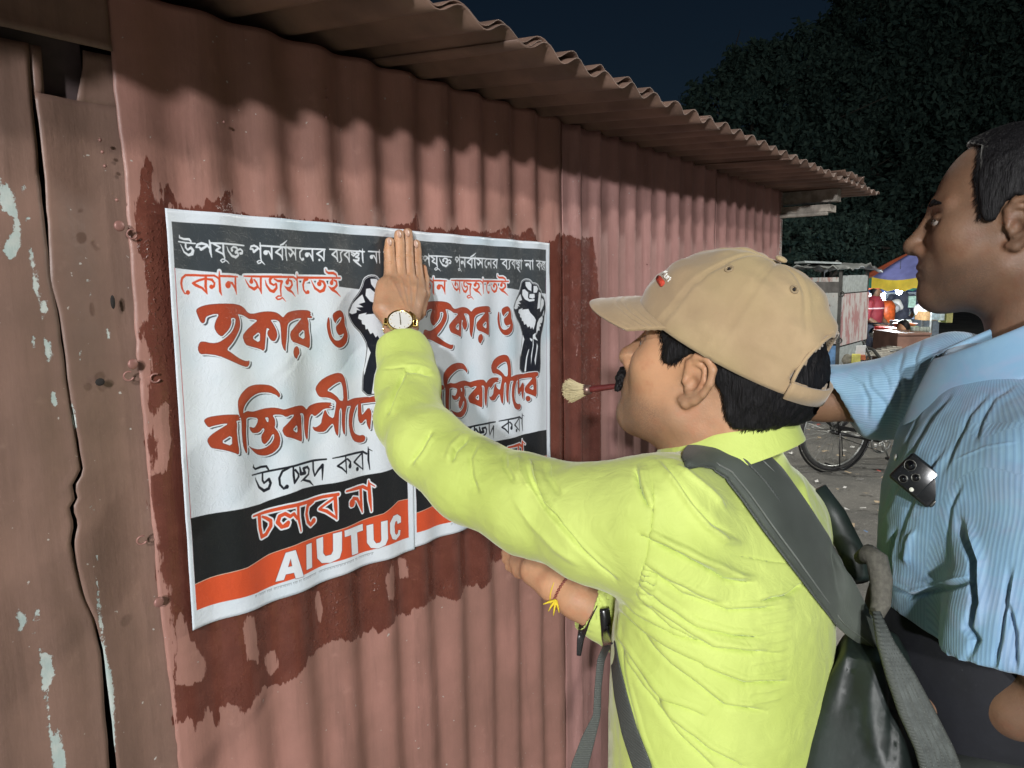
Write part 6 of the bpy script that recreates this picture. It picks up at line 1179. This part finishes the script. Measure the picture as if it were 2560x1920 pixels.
for p in (p0*.8+p1*.2, p1*.85+p2*.15):
    ctr = np.array((p[0], p[1], .30)); MB().ring(ctr, .28, .025, ey, 28, 8).build('wheel', simple('tyre', (.02, .02, .02), .8), CT, True)
for p, z in ((p1, zb+.06), (p1, zm)): MB().ring((p[0], p[1], z)-fw*.03, .03, .008, fw, 12, 5).build('latch', M_FRAME, CT, True)
# umbrella
def gore_umbrella(c, rad, h, rot0, colors, label, drop=.17, n=8, val=None):
    val = val or colors
    U_ = empty('market_umbrella', (c[0], c[1], 0)); tag(U_, label, 'umbrella'); MB().tube([(c[0], c[1], 0), (c[0], c[1], c[2]+h)], .022, 8).build('pole', M_POLE, U_, True)
    for k in range(n):
        a0, a1 = rot0+2*pi*k/n, rot0+2*pi*(k+1)/n; V = []; m_ = 8
        for i in range(m_+1):
            s = i/m_
            for j in range(7):
                w = j/6; a = a0+(a1-a0)*w; sag = 1-.05*sin(pi*w)*s; V.append((c[0]+rad*s*cos(a)*sag, c[1]+rad*s*sin(a)*sag, c[2]+h*(1-s**1.35)-.05*sin(pi*w)*s))
        F_ = [(i*7+j, (i+1)*7+j, (i+1)*7+j+1, i*7+j+1) for i in range(m_) for j in range(6)]
        o = link('canopy_panel', mesh(np.array(V), F_), colors[k % len(colors)], U_, True); m = o.modifiers.new('thickness', 'SOLIDIFY'); m.thickness = .004
        V = []
        for j in range(7):
            w = j/6; a = a0+(a1-a0)*w; sag = 1-.05*sin(pi*w); x, y = c[0]+rad*cos(a)*sag, c[1]+rad*sin(a)*sag; V += [(x, y, c[2]-.05*sin(pi*w)), (x, y, c[2]-.05*sin(pi*w)-drop+.03*(j % 2))]
        o = link('valance', mesh(np.array(V), [(2*j, 2*j+2, 2*j+3, 2*j+1) for j in range(6)]), val[k % len(val)], U_); m = o.modifiers.new('thickness', 'SOLIDIFY'); m.thickness = .004
        MB().tube([(c[0], c[1], c[2]+h*.5), (c[0]+rad*cos(a0), c[1]+rad*sin(a0), c[2])], .008, 5).build('rib', M_POLE, U_)
    return U_
def cl(name, col): return simple(name, col, .65, 0, .25, 3)
UO, UB_, UY, UG, UL = cl('umbrella_orange', (.55, .12, .05)), cl('umbrella_violet', (.16, .18, .42)), cl('umbrella_yellow', (.75, .60, .06)), cl('umbrella_green', (.05, .28, .22)), cl('umbrella_blue', (.05, .12, .40))
du = 11.5; uc = at(2335, 690, du)
gore_umbrella(uc, 1.05, .50, 0.0, [UY, UL, UO, UB_, UB_, UO, UY, UL], 'large striped market umbrella over the lit stall, violet, orange and yellow', val=[UL, UO, UG, UY, UY, UG, UL, UY])
uc2 = at(2312, 700, 14.5); gore_umbrella(uc2, .72, .35, .9, [UO, UL, UG, UY], 'smaller striped market umbrella further back under the large one', .16)
# lit bulb
def lamp_bulb(x, y, d, power, label, r_=.045):
    p = at(x, y, d); L_ = empty('lamp_bulb', p); tag(L_, label, 'lamp'); t = NT('bulb_glow'); t.b.inputs['Emission Color'].default_value = (.85, .95, 1, 1); t.b.inputs['Emission Strength'].default_value = 60
    MB().ball(p, (r_, r_, r_*1.3), 14, 10).build('bulb', t.m, L_, True); MB().tube([p+(0, 0, r_), p+(0, 0, r_+.06)], .02, 8).build('socket', M_FRAME, L_, True); MB().tube([p+(0, 0, r_+.05), p+(0, 0, .45)], .004, 4).build('wire', M_FRAME, L_)
    l = bpy.data.lights.new('bulb_light', 'POINT'); l.energy = power; l.color = (.85, .94, 1); l.shadow_soft_size = .08; o = bpy.data.objects.new('bulb_light', l); SC.collection.objects.link(o); o.location = p-np.array((0, 0, r_+.10)); o.parent = L_; o.matrix_parent_inverse = pmat(L_).inverted()
lamp_bulb(2248, 727, 11.2, 95, 'bare white bulb glowing under the striped umbrella'); lamp_bulb(2205, 722, 15.0, 150, 'white bulb further back, left of the bare bulb', .04)
# back stall: posts, shelves, bright sheets and hanging wares
M_WHITE = simple('white_sheet', (.72, .74, .74), .6, 0, .05); M_CREAM = simple('cream', (.62, .52, .30), .6); M_ORG = simple('orange_plastic', (.70, .13, .03), .4); M_REDP = simple('red_plastic', (.48, .04, .03), .4); M_GRN = simple('green_paper', (.45, .70, .62), .6)
def board(name, x0, x1, y0, y1, d, mat, label, cat, th=.03, dd=0.0, group=None):
    a, b = at(x0, (y0+y1)/2, d), at(x1, (y0+y1)/2, d+dd); zt_, zb_ = zat(y0, (x0+x1)/2, d), zat(y1, (x0+x1)/2, d); e = b-a; L = np.linalg.norm(e[:2]); ex = np.array((e[0]/L, e[1]/L, 0)); R = np.stack([ex, np.cross(UZ, ex), UZ], 1)
    o = bevel(MB().box(((a[0]+b[0])/2, (a[1]+b[1])/2, (zt_+zb_)/2), (L, th, abs(zt_-zb_)), R).build(name, mat), .003, 1)
    return tag(o, label, cat, group) if label else o
ST = empty('market_stall', foot(2235, 15.5)); tag(ST, 'brightly lit market stall hung with goods behind the two bystanders', 'stall')
rr = np.random.RandomState(8)
def pt_(name, x0, x1, y0, y1, d, mat, th=.04):
    o = board(name, x0, x1, y0, y1, d, mat, None, None, th); o.parent = ST; o.matrix_parent_inverse = pmat(ST).inverted(); return o
pt_('back_wall', 2160, 2330, 728, 905, 16.5, simple('stall_back', (.22, .26, .30), .7, 0, .3, 3)); pt_('white_panel', 2166, 2206, 733, 775, 15.9, M_WHITE); pt_('counter', 2206, 2330, 795, 850, 15.2, simple('stall_counter', (.16, .2, .24), .6), .5)
pt_('awning', 2150, 2340, 716, 729, 15.0, UL, .9); pt_('strip_light', 2166, 2181, 718, 722, 14.4, (lambda t: (t.b.inputs['Emission Color'].__setattr__('default_value', (.85, .95, 1, 1)), t.b.inputs['Emission Strength'].__setattr__('default_value', 14), t.m)[2])(NT('tube_glow')), .05)
for x in (2207, 2262, 2292, 2330): pt_('stall_post', x-1.5, x+1.5, 728, 905, 15.1, M_WHITE if x == 2207 else M_FRAME, .05)
cols = [M_WHITE, M_CREAM, M_ORG, M_WHITE, simple('ochre', (.50, .30, .08), .6), M_GRN, M_REDP, simple('teal_pack', (.08, .30, .32), .5)]
for k in range(54):
    x = rr.uniform(2210, 2325); y = rr.uniform(736, 792); w_ = rr.uniform(3, 8); hh = rr.uniform(5, 16); pt_('packet', x, x+w_, y, y+hh, 15.5+rr.uniform(0, .6), cols[rr.randint(len(cols))], .05)
board('notice_board', 2271, 2289, 740, 769, 13.6, M_GRN, 'pale green notice sheet lit behind the seated man', 'notice')
fr_ = empty('picture_frame', at(2312, 760, 13.2)); tag(fr_, 'red and white framed sign leaning at the stall end', 'sign')
for (x0, x1, y0, y1, mt) in ((2302, 2320, 748, 768, M_REDP), (2305, 2317, 752, 764, M_WHITE)): o = board('panel', x0, x1, y0, y1, 13.2-(.03 if mt is M_WHITE else 0), mt, None, None, .02); o.parent = fr_; o.matrix_parent_inverse = pmat(fr_).inverted()
def lathe(name, c, prof, mat, label, cat, n=18, group=None, parent=None):
    V = []; k = len(prof)
    for i in range(n):
        a = 2*pi*i/n; V += [(c[0]+r*cos(a), c[1]+r*sin(a), c[2]+z) for r, z in prof]
    o = link(name, mesh(np.array(V), [(i*k+j, ((i+1) % n)*k+j, ((i+1) % n)*k+j+1, i*k+j+1) for i in range(n) for j in range(k-1)]), mat, parent, True); m = o.modifiers.new('thickness', 'SOLIDIFY'); m.thickness = .006
    return tag(o, label, cat, group) if label else o
p = at(2213, 792, 13); lathe('plastic_drum', (p[0], p[1], p[2]-.12), [(.12, 0), (.15, .02), (.16, .30), (.13, .36), (.10, .40)], M_ORG, 'orange plastic drum beside the standing man in red', 'drum')
def sack(x, y, d, r_, mat, label, seed):
    p = at(x, y, d); g = Grid(p-r_*1.7, p+r_*1.7, r_/9); g.d = g.ell(p, (r_, r_, r_*.85)); V, Q = g.mesh(); V += normals(V, Q)*(r_*.22*vnoise(V, 1.4/r_, seed))[:, None]; tag(link('sack', mesh(V, Q), mat, None, True), label, 'sack')
sack(2228, 770, 13.2, .13, M_WHITE, 'white sack behind the orange drum', 4); sack(2242, 764, 13.6, .12, M_WHITE, 'white sack nearest the bare bulb', 5); sack(2314, 775, 12, .17, M_WHITE, 'white plastic sack on the box behind the seated man', 6)
b_ = board('cardboard_box', 2300, 2330, 778, 800, 11.9, simple('cardboard', (.42, .26, .12), .8), 'brown cardboard box under the white plastic sack', 'box', .3)
# tables and seats
def table(x0, x1, ytop, d, w, mat, label, solid=True):
    a, b = at(x0, ytop, d), at(x1, ytop, d); z = a[2]; T = empty('table', ((a[0]+b[0])/2, (a[1]+b[1])/2, 0)); tag(T, label, 'table'); L = np.linalg.norm((b-a)[:2]); ex = (b-a); ex[2] = 0; ex /= np.linalg.norm(ex); R = np.stack([ex, np.cross(UZ, ex), UZ], 1); c = (a+b)/2+R[:, 1]*w/2
    bevel(MB().box((c[0], c[1], z), (L, w, .03), R).build('table_top', mat, T), .004)
    if solid: MB().box((c[0], c[1], z*.5), (L*.98, w*.94, z-.03), R).build('apron', mat, T)
    else:
        for s in (-1, 1):
            for q in (-1, 1): p = c+ex*s*L*.45+R[:, 1]*q*w*.44; MB().tube([(p[0], p[1], 0), (p[0], p[1], z)], .018, 6).build('leg', M_FRAME, T)
    return c, z, R
ctab, ztab, _ = table(2246, 2330, 836, 9.6, .7, simple('brown_counter', (.22, .12, .09), .6, 0, .2, 6), 'low brown counter in front of the man in green')
c2, z2, _ = table(2228, 2268, 824, 10.6, .5, M_REDP, 'small red plastic table left of the brown counter')
bowl = lathe('plastic_basin', (*at(2262, 822, 10.4)[:2], z2+.02), [(.06, 0), (.10, .01), (.15, .07), (.16, .075)], M_ORG, 'orange basin standing on the small red table', 'basin')
for k in range(6):
    p = at(2262+k*2.2, 809+2*(k % 2), 10.7); MB().tube([p-(0, 0, .0), p+(0, 0, .05)], .035, 10).build('_', M_WHITE).name = 'cup'
NTH = ['leftmost', 'second from the left', 'third from the left', 'fourth from the left', 'fifth from the left', 'sixth from the left', 'seventh from the left']
for k, o in enumerate([o for o in bpy.data.objects if o.name.startswith('cup')]): tag(o, 'white cup, '+NTH[k]+' in the row behind the orange basin', 'cup', 'white cups behind the orange basin')
board('metal_box', 2236, 2254, 801, 822, 11.0, simple('grey_metal', (.20, .22, .22), .4, .5), 'grey metal box on the table behind the basin', 'box', .3)
for k in range(5):
    x = 2282+k*9; p = at(x, 832, 9.9); lathe('glass_jar', p, [(.03, 0), (.032, .07), (.022, .08)], simple('jar', (.30, .34, .30), .2), 'small glass jar on the brown counter, '+NTH[k]+' by the man in green', 'jar', 10, 'jars on the brown counter')
M_GJ = simple('glass_case', (.38, .46, .48), .15); 
for (x0, x1, y0, y1, mt, lb) in ((2340, 2352, 770, 800, M_GJ, 'tall pale glass case right of the man in green'), (2356, 2372, 778, 806, simple('olive_tin', (.28, .27, .10), .5), 'olive tin beside the glass case')): board('display_case', x0, x1, y0, y1, 10.5, mt, lb, 'case', .2)
# background people: one continuous body each
def person_small(x, yfoot, d, h, face, cloth_mats, label, pose='stand', hair=True, seed=0):
    """face: heading in the ground plane (world vector)"""
    f = np.array(face)/np.linalg.norm(face); R = frame(f); base = foot(x, d); r_ = empty('person', base); tag(r_, label, 'person'); s = h/1.7
    L = lambda a, b, c: base+R@np.array((a, b, c))*s
    T = lambda pts: [(*L(*p[:3]), p[3]*s) for p in pts]
    skin, top, bot = cloth_mats
    if pose == 'stand':
        torso = [(0, 0, .95, .13), (0, 0, 1.15, .135), (0, 0, 1.32, .15), (0, 0, 1.42, .09)]; sh = 1.40
        legs = [[(0, q*.09, .92, .095), (.02, q*.10, .5, .065), (-.02, q*.10, .08, .045)] for q in (-1, 1)]
        arms = [[(0, q*.19, sh-.03, .055), (.0, q*.25, 1.12, .045), (.18, q*.14, .98, .036), (.25, q*.08, .98, .03)] for q in (-1, 1)]; hd = (0.02, 0, 1.58)
    elif pose == 'lean':
        torso = [(0, 0, .62, .15), (.18, 0, .82, .16), (.34, 0, .96, .15), (.42, 0, 1.02, .08)]; legs = [[(0, q*.1, .6, .10), (.38, q*.12, .5, .075), (.34, q*.12, .06, .05)] for q in (-1, 1)]
        arms = [[(.36, q*.18, .96, .06), (.48, q*.20, .74, .047), (.66, q*.10, .72, .036)] for q in (-1, 1)]; hd = (.55, 0, 1.08)
    else:
        torso = [(0, 0, .45, .15), (.04, 0, .65, .15), (.08, 0, .85, .15), (.10, 0, .95, .08)]; legs = [[(0, q*.1, .42, .10), (.40, q*.13, .48, .075), (.40, q*.13, .06, .05)] for q in (-1, 1)]
        arms = [[(.08, q*.19, .86, .055), (.20, q*.22, .64, .045), (.40, q*.12, .62, .035)] for q in (-1, 1)]; hd = (.14, 0, 1.12)
    Pm = np.array([p[:3] for ch in [T(torso)]+[T(l) for l in legs]+[T(a) for a in arms] for p in ch]+[L(*hd)]); lo, hi = Pm.min(0)-.2*s, Pm.max(0)+.2*s
    def build(name, chains, mat, k=.04, hh=.016, extra=None, clip=None):
        g = Grid(lo, hi, hh)
        for i, ch in enumerate(chains): e = g.chain(T(ch), .02); g.d = e if i == 0 else smin(g.d, e, k)
        if extra is not None: extra(g)
        if clip is not None: g.d = np.maximum(g.d, clip(g))
        V, Q = g.mesh(); V = V+normals(V, Q)*(.006*vnoise(V, 14, seed))[:, None]; link(name, mesh(V, Q), mat, r_, True)
    build('body', [[(hd[0]-.03, 0, hd[2]-.10, .05), (hd[0]-.04, 0, hd[2]-.22, .055)]]+arms+legs, skin, .02, .013, lambda g: (g.add(g.ell(L(*hd), (.095*s, .078*s, .115*s)), .02), g.add(g.cone(L(hd[0]+.09, 0, hd[2]-.0), L(hd[0]+.105, 0, hd[2]-.03), .012*s), .01)))
    build('shirt', [[(a, b, c, r+.012) for a, b, c, r in torso]]+[[(a, b, c, r+.018) for a, b, c, r in arm[:2]] for arm in arms], top)
    build('trousers', [[(a, b, c, r+.014) for a, b, c, r in l[:2 if pose == 'stand' and seed == 1 else 3]] for l in legs], bot)
    g = Grid(L(*hd)-.17*s, L(*hd)+.17*s, .012); q = L(*hd); g.d = g.ell(q-R[:, 0]*.012+(0, 0, .015), (.105*s, .090*s, .120*s)); pl = (g.X-q[0])*R[0, 0]+(g.Y-q[1])*R[1, 0]; g.d = np.maximum(g.d, np.minimum(pl-.045*s, 1)-(g.Z-q[2]-.03*s)*.6); g.d = np.maximum(g.d, -(g.Z-q[2])-.07*s)
    V, Q = g.mesh(); link('hair', mesh(V, Q), M_HAIR, r_, True); return r_, L
t = NT('maroon_polo'); v = t.tex(); sp = t.n('SeparateXYZ', i0=v).outputs[2]; st = t.math('MULTIPLY', t.ramp(sp, 1.205, 1.212), t.ramp(sp, 1.232, 1.225)); M_MAR = t.out(t.mix(st, c4(.20, .016, .026), c4(.6, .45, .45)), .7)
DK = simple('dark_shorts', (.03, .035, .055), .8); NAVY = simple('navy_shirt', (.05, .06, .10), .7); GSH = simple('mint_shirt', (.36, .58, .36), .6, 0, .1, 5)
person_small(2187, 905, 12.6, 1.62, -ZC*.75+RT*.6, (M_SKIN_B, M_MAR, DK), 'man in a maroon polo shirt standing beside the tin food cart', 'stand', seed=1)
person_small(2256, 880, 14.2, 1.66, ZC*.7+RT*.6, (M_SKIN_B, NAVY, DK), 'person in a dark shirt standing under the glowing bulb', 'stand', seed=2)
person_small(2336, 900, 10.3, 1.62, -RT*.95-ZC*.3, (M_SKIN_A, GSH, DK), 'man in a pale green shirt leaning over the brown counter', 'lean', seed=3)
# motorbike behind the table
MO = empty('motorbike', foot(2232, 12.2)); tag(MO, 'black motorbike parked behind the red table', 'motorbike'); b0 = foot(2232, 12.2); ex = RT*np.array((1, 1, 0)); ex /= np.linalg.norm(ex); ex = ex*.8+ZC*.6; pn = np.cross(UZ, ex); M_BK = simple('black_paint', (.012, .012, .014), .2); M_CHR = simple('chrome', (.6, .6, .6), .15, 1.0)
for s in (-.62, .62): MB().ring(b0+ex*s+(0, 0, .3), .26, .045, pn, 28, 8).build('wheel', simple('tyre_rubber', (.02, .02, .02), .8), MO, True); MB().ring(b0+ex*s+(0, 0, .3), .12, .02, pn, 18, 6).build('rim', M_CHR, MO, True)
MB().ball(b0+(0, 0, .78)-ex*.12, (.24, .13, .12), 14, 9, np.stack([ex, pn, UZ], 1)).build('fuel_tank', M_BK, MO, True); MB().ball(b0+(0, 0, .74)+ex*.30, (.32, .12, .06), 14, 8, np.stack([ex, pn, UZ], 1)).build('seat', M_BK, MO, True); MB().box(b0+(0, 0, .42), (.42, .22, .30), np.stack([ex, pn, UZ], 1)).build('engine', M_BK, MO)
MB().tube([b0-ex*.62+(0, 0, .3), b0-ex*.42+(0, 0, .95)], .03, 8).build('fork', M_CHR, MO, True); MB().tube([b0-ex*.4+(0, 0, .98)-pn*.33, b0-ex*.42+(0, 0, 1.0), b0-ex*.4+(0, 0, .98)+pn*.33], .014, 7).build('handlebar', M_BK, MO, True); MB().ball(b0-ex*.5+(0, 0, .85), (.09, .09, .09), 12, 8).build('headlight', M_CHR, MO, True)
# clutter beside the cart
def wedge(name, x, y, d, sx, sy, sz, mat, label, cat, rz=0.0, tilt=0.0):
    p = at(x, y, d); tag(bevel(MB().box(p, (sx, sy, sz), rot((0, 0, 1), rz)@rot((1, 0, 0), tilt)).build(name, mat), .004, 1), label, cat)
wedge('paper_sheet', 2151, 880, 7.6, .10, .006, .14, M_WHITE, 'white paper stuck up beside the cart base', 'paper', -.9, .2)
wedge('red_bundle', 2152, 893, 7.6, .11, .08, .05, simple('rust_cloth', (.40, .12, .05), .8), 'rust red bundle below the white paper', 'bundle', .3); wedge('yellow_bag', 2140, 900, 7.5, .08, .08, .12, simple('yellow_bag', (.55, .52, .12), .6), 'yellow bag by the blue cart base', 'bag', .2)
sack(2122, 900, 7.6, .07, simple('grey_sack', (.16, .15, .12), .8), 'grey sack by the cart base', 9); MB_ = MB()
for k in range(2): p = at(2165+k*10, 885, 9.0); 
m = MB(); m.tube([at(2158, 855, 9.2), at(2175, 893, 8.8)], .015, 6).tube([at(2158, 865, 9.2), at(2184, 875, 9.0), at(2200, 895, 8.9)], .02, 6); tag(m.build('cart_shafts', M_FRAME), 'dark pulling shafts leaning out of the cart', 'cart shafts')
for k in range(7):
    p = foot(2215+k*9, 9.0+.1*k); MB().box((p[0], p[1], zat(893-k*1.5, 2215, 9.0)), (.10, .5, .014), rot((0, 0, 1), .4+.1*k)@rot((1, 0, 0), .1)).build('plank', simple('plank_pale', (.40, .38, .33), .8)).name = 'plank'
for k, o in enumerate([o for o in bpy.data.objects if o.name.startswith('plank')]): tag(o, 'pale plank, '+NTH[k]+' in the low pile by the brown counter', 'plank', 'pale planks in the low pile')
# ------------------------------------------------------------------ bicycle
M_BIKE = simple('black_enamel', (.015, .015, .016), .35, .2); M_TYRE = simple('bicycle_tyre', (.03, .03, .03), .85); M_STEEL = simple('dull_steel', (.30, .31, .30), .4, .8, .3, 40)
BI = empty('bicycle', gnd(2080, 1165)); tag(BI, 'black roadster bicycle on its stand behind the two men', 'bicycle')
hb_ = gnd(2083, 1176); hub = hb_+np.array((0, 0, .36)); fv = gnd(2290, 1150)-gnd(2083, 1172); fv[2] = 0; fv /= np.linalg.norm(fv); fv = RT*np.array((1, 1, 0)); fv /= np.linalg.norm(fv); fv = fv*cos(.22)+ZC*sin(.22); fv /= np.linalg.norm(fv); ln = np.cross(UZ, fv); RW_ = .345
def wheel(h_, front):
    Wl = MB().ring(h_, RW_, .0175, ln, 56, 10).build('wheel', M_TYRE, BI, True); MB().ring(h_, RW_-.026, .010, ln, 56, 8).build('rim', M_STEEL, Wl, True); MB().tube([h_-ln*.05, h_-ln*.02, h_+ln*.02, h_+ln*.05], [.018, .022, .022, .018], 14).build('hub', M_BIKE, Wl, True)
    for k in range(36):
        a = 2*pi*k/36; b_a = a+(.35 if k % 4 < 2 else -.35); s = 1 if k % 2 else -1; MB().tube([h_+ln*s*.03+(fv*cos(b_a)+UZ*sin(b_a))*.018, h_+(fv*cos(a)+UZ*sin(a))*(RW_-.03)], .0013, 4, False).build('spoke', M_STEEL, Wl)
wheel(hub, 0); h2 = hub+fv*1.08; wheel(h2, 1); bbk = hub+fv*.46+(0, 0, -.11); st_ = bbk-fv*.17+(0, 0, .50); hd_ = h2-fv*.16+(0, 0, .60); hl_ = hd_+fv*.04-np.array((0, 0, .14))
F2 = MB(); 
for s in (-1, 1): F2.tube([hub+ln*s*.05, bbk+ln*s*.03], .013, 8); F2.tube([hub+ln*s*.05, st_-(0, 0, .04)+ln*s*.015], .011, 8)
F2.tube([bbk, st_], .015, 10).tube([bbk, hl_], .016, 10).tube([st_-(0, 0, .05), hd_], .014, 10).tube([hd_, hl_], .018, 10); F2.build('frame', M_BIKE, BI, True)
FK = MB()
for s in (-1, 1): FK.tube([hl_+ln*s*.03, h2+ln*s*.05], .010, 8)
FK.build('fork', M_BIKE, BI, True); MB().tube([hd_+(0, 0, .1)-ln*.26-fv*.16, hd_+(0, 0, .12)-ln*.22, hd_+(0, 0, .10), hd_+(0, 0, .12)+ln*.22, hd_+(0, 0, .1)+ln*.26-fv*.16], .011, 8).build('handlebar', M_STEEL, BI, True)
MB().ball(st_+(0, 0, .05), (.14, .085, .035), 16, 8, np.stack([fv, ln, UZ], 1)).build('saddle', simple('brown_saddle', (.06, .035, .02), .5), BI, True)
cr_ = MB().ring(bbk-ln*.045, .100, .010, ln, 36, 6); [cr_.tube([bbk-ln*.045, bbk-ln*.045+(fv*cos(a)+UZ*sin(a))*.093], .008, 5) for a in np.linspace(0, 2*pi, 6)[:-1]]; cr_.build('chainring', M_STEEL, BI, True)
bevel(MB().box((hub+bbk)/2-ln*.055+(0, 0, .06), (.52, .014, .035), np.stack([(bbk-hub)/np.linalg.norm(bbk-hub), ln, np.cross((bbk-hub)/np.linalg.norm(bbk-hub), ln)], 1)).build('chain_guard', M_BIKE, BI), .004); MB().tube([hub-ln*.045+(0, 0, .03), bbk-ln*.045+(0, 0, .093)], .004, 5).tube([hub-ln*.045-(0, 0, .03), bbk-ln*.045-(0, 0, .093)], .004, 5).build('chain', M_BIKE, BI)
for s in (1, -1): q = bbk-ln*s*.07; e = q+(fv*.4*s-UZ*.9*s)*.165; MB().tube([q, e], .008, 6).build('crank', M_STEEL, BI, True); bevel(MB().box(e-ln*s*.045, (.09, .07, .022), np.stack([fv, ln, UZ], 1)).build('pedal', M_BIKE, BI), .003, 1)
MB().tube([hub-ln*.07, hub-ln*.09-UZ*.30], .006, 6).tube([hub+ln*.07+fv*.12, hub+ln*.09+fv*.16-UZ*.26], .005, 6).tube([hub-ln*.12-UZ*.32, hub+ln*.12-UZ*.32], .008, 6).build('stand', M_BIKE, BI, True); MB().ring(hub, RW_+.035, .011, ln, 30, 5, .2, 2.9).build('mudguard', M_BIKE, BI, True)
rk = MB(); [rk.tube([st_-fv*.05+ln*s*.06-(0, 0, .12), st_-fv*.45+ln*s*.06-(0, 0, .12)], .006, 6) for s in (-1, 0, 1)]; [rk.tube([hub+ln*s*.06, st_-fv*.33+ln*s*.06-(0, 0, .12)], .006, 6) for s in (-1, 1)]; rk.build('rear_rack', M_BIKE, BI, True)
# litter
rr = np.random.RandomState(21); V = []; F_ = []; cols_ = []
mats = [simple('litter_white', (.62, .62, .60), .7), simple('litter_tan', (.38, .30, .20), .8), simple('litter_red', (.42, .08, .06), .7), simple('litter_blue', (.10, .18, .32), .7)]
for mi, mt in enumerate(mats):
    m = MB(); cnt = (150, 130, 26, 20)[mi]
    for k in range(cnt):
        if rr.rand() < .62: p = gnd(rr.uniform(1960, 2260), 1000+abs(rr.randn())*45)
        else: p = gnd(rr.uniform(1940, 2260), rr.uniform(960, 1420))
        if p[0] < 3.75: continue
        a = rr.rand()*6.28; sx, sy = rr.uniform(.008, .035), rr.uniform(.006, .022); ca, sa = cos(a), sin(a); z = [rr.uniform(.002, .02) for _ in range(4)]
        m.add([(p[0]+ca*x*sx-sa*y*sy, p[1]+sa*x*sx+ca*y*sy, z[i]) for i, (x, y) in enumerate(((-1, -1), (1, -.8), (.9, 1), (-1, .7)))], [(0, 1, 2, 3)])
    tag(m.build('litter', mt), ('pale paper', 'tan leaf and card', 'red wrapper', 'blue wrapper')[mi]+' litter scattered over the road', 'litter', None, 'stuff')
# two unseen lamps, added to brighten the road, cart and stalls
street_lamp(5.3, 5.3, 4.1, (5.5, 0, 0), 950, (1.0, .97, .90), 'grey street lamp added out of view behind the kiosk to light the road and cart side', .2)
street_lamp(9.5, -5.2, 5.6, (9.5, 0, 0), 1700, (1.0, .97, .90), 'grey street lamp added out of view across the road to light the cart front', .2)
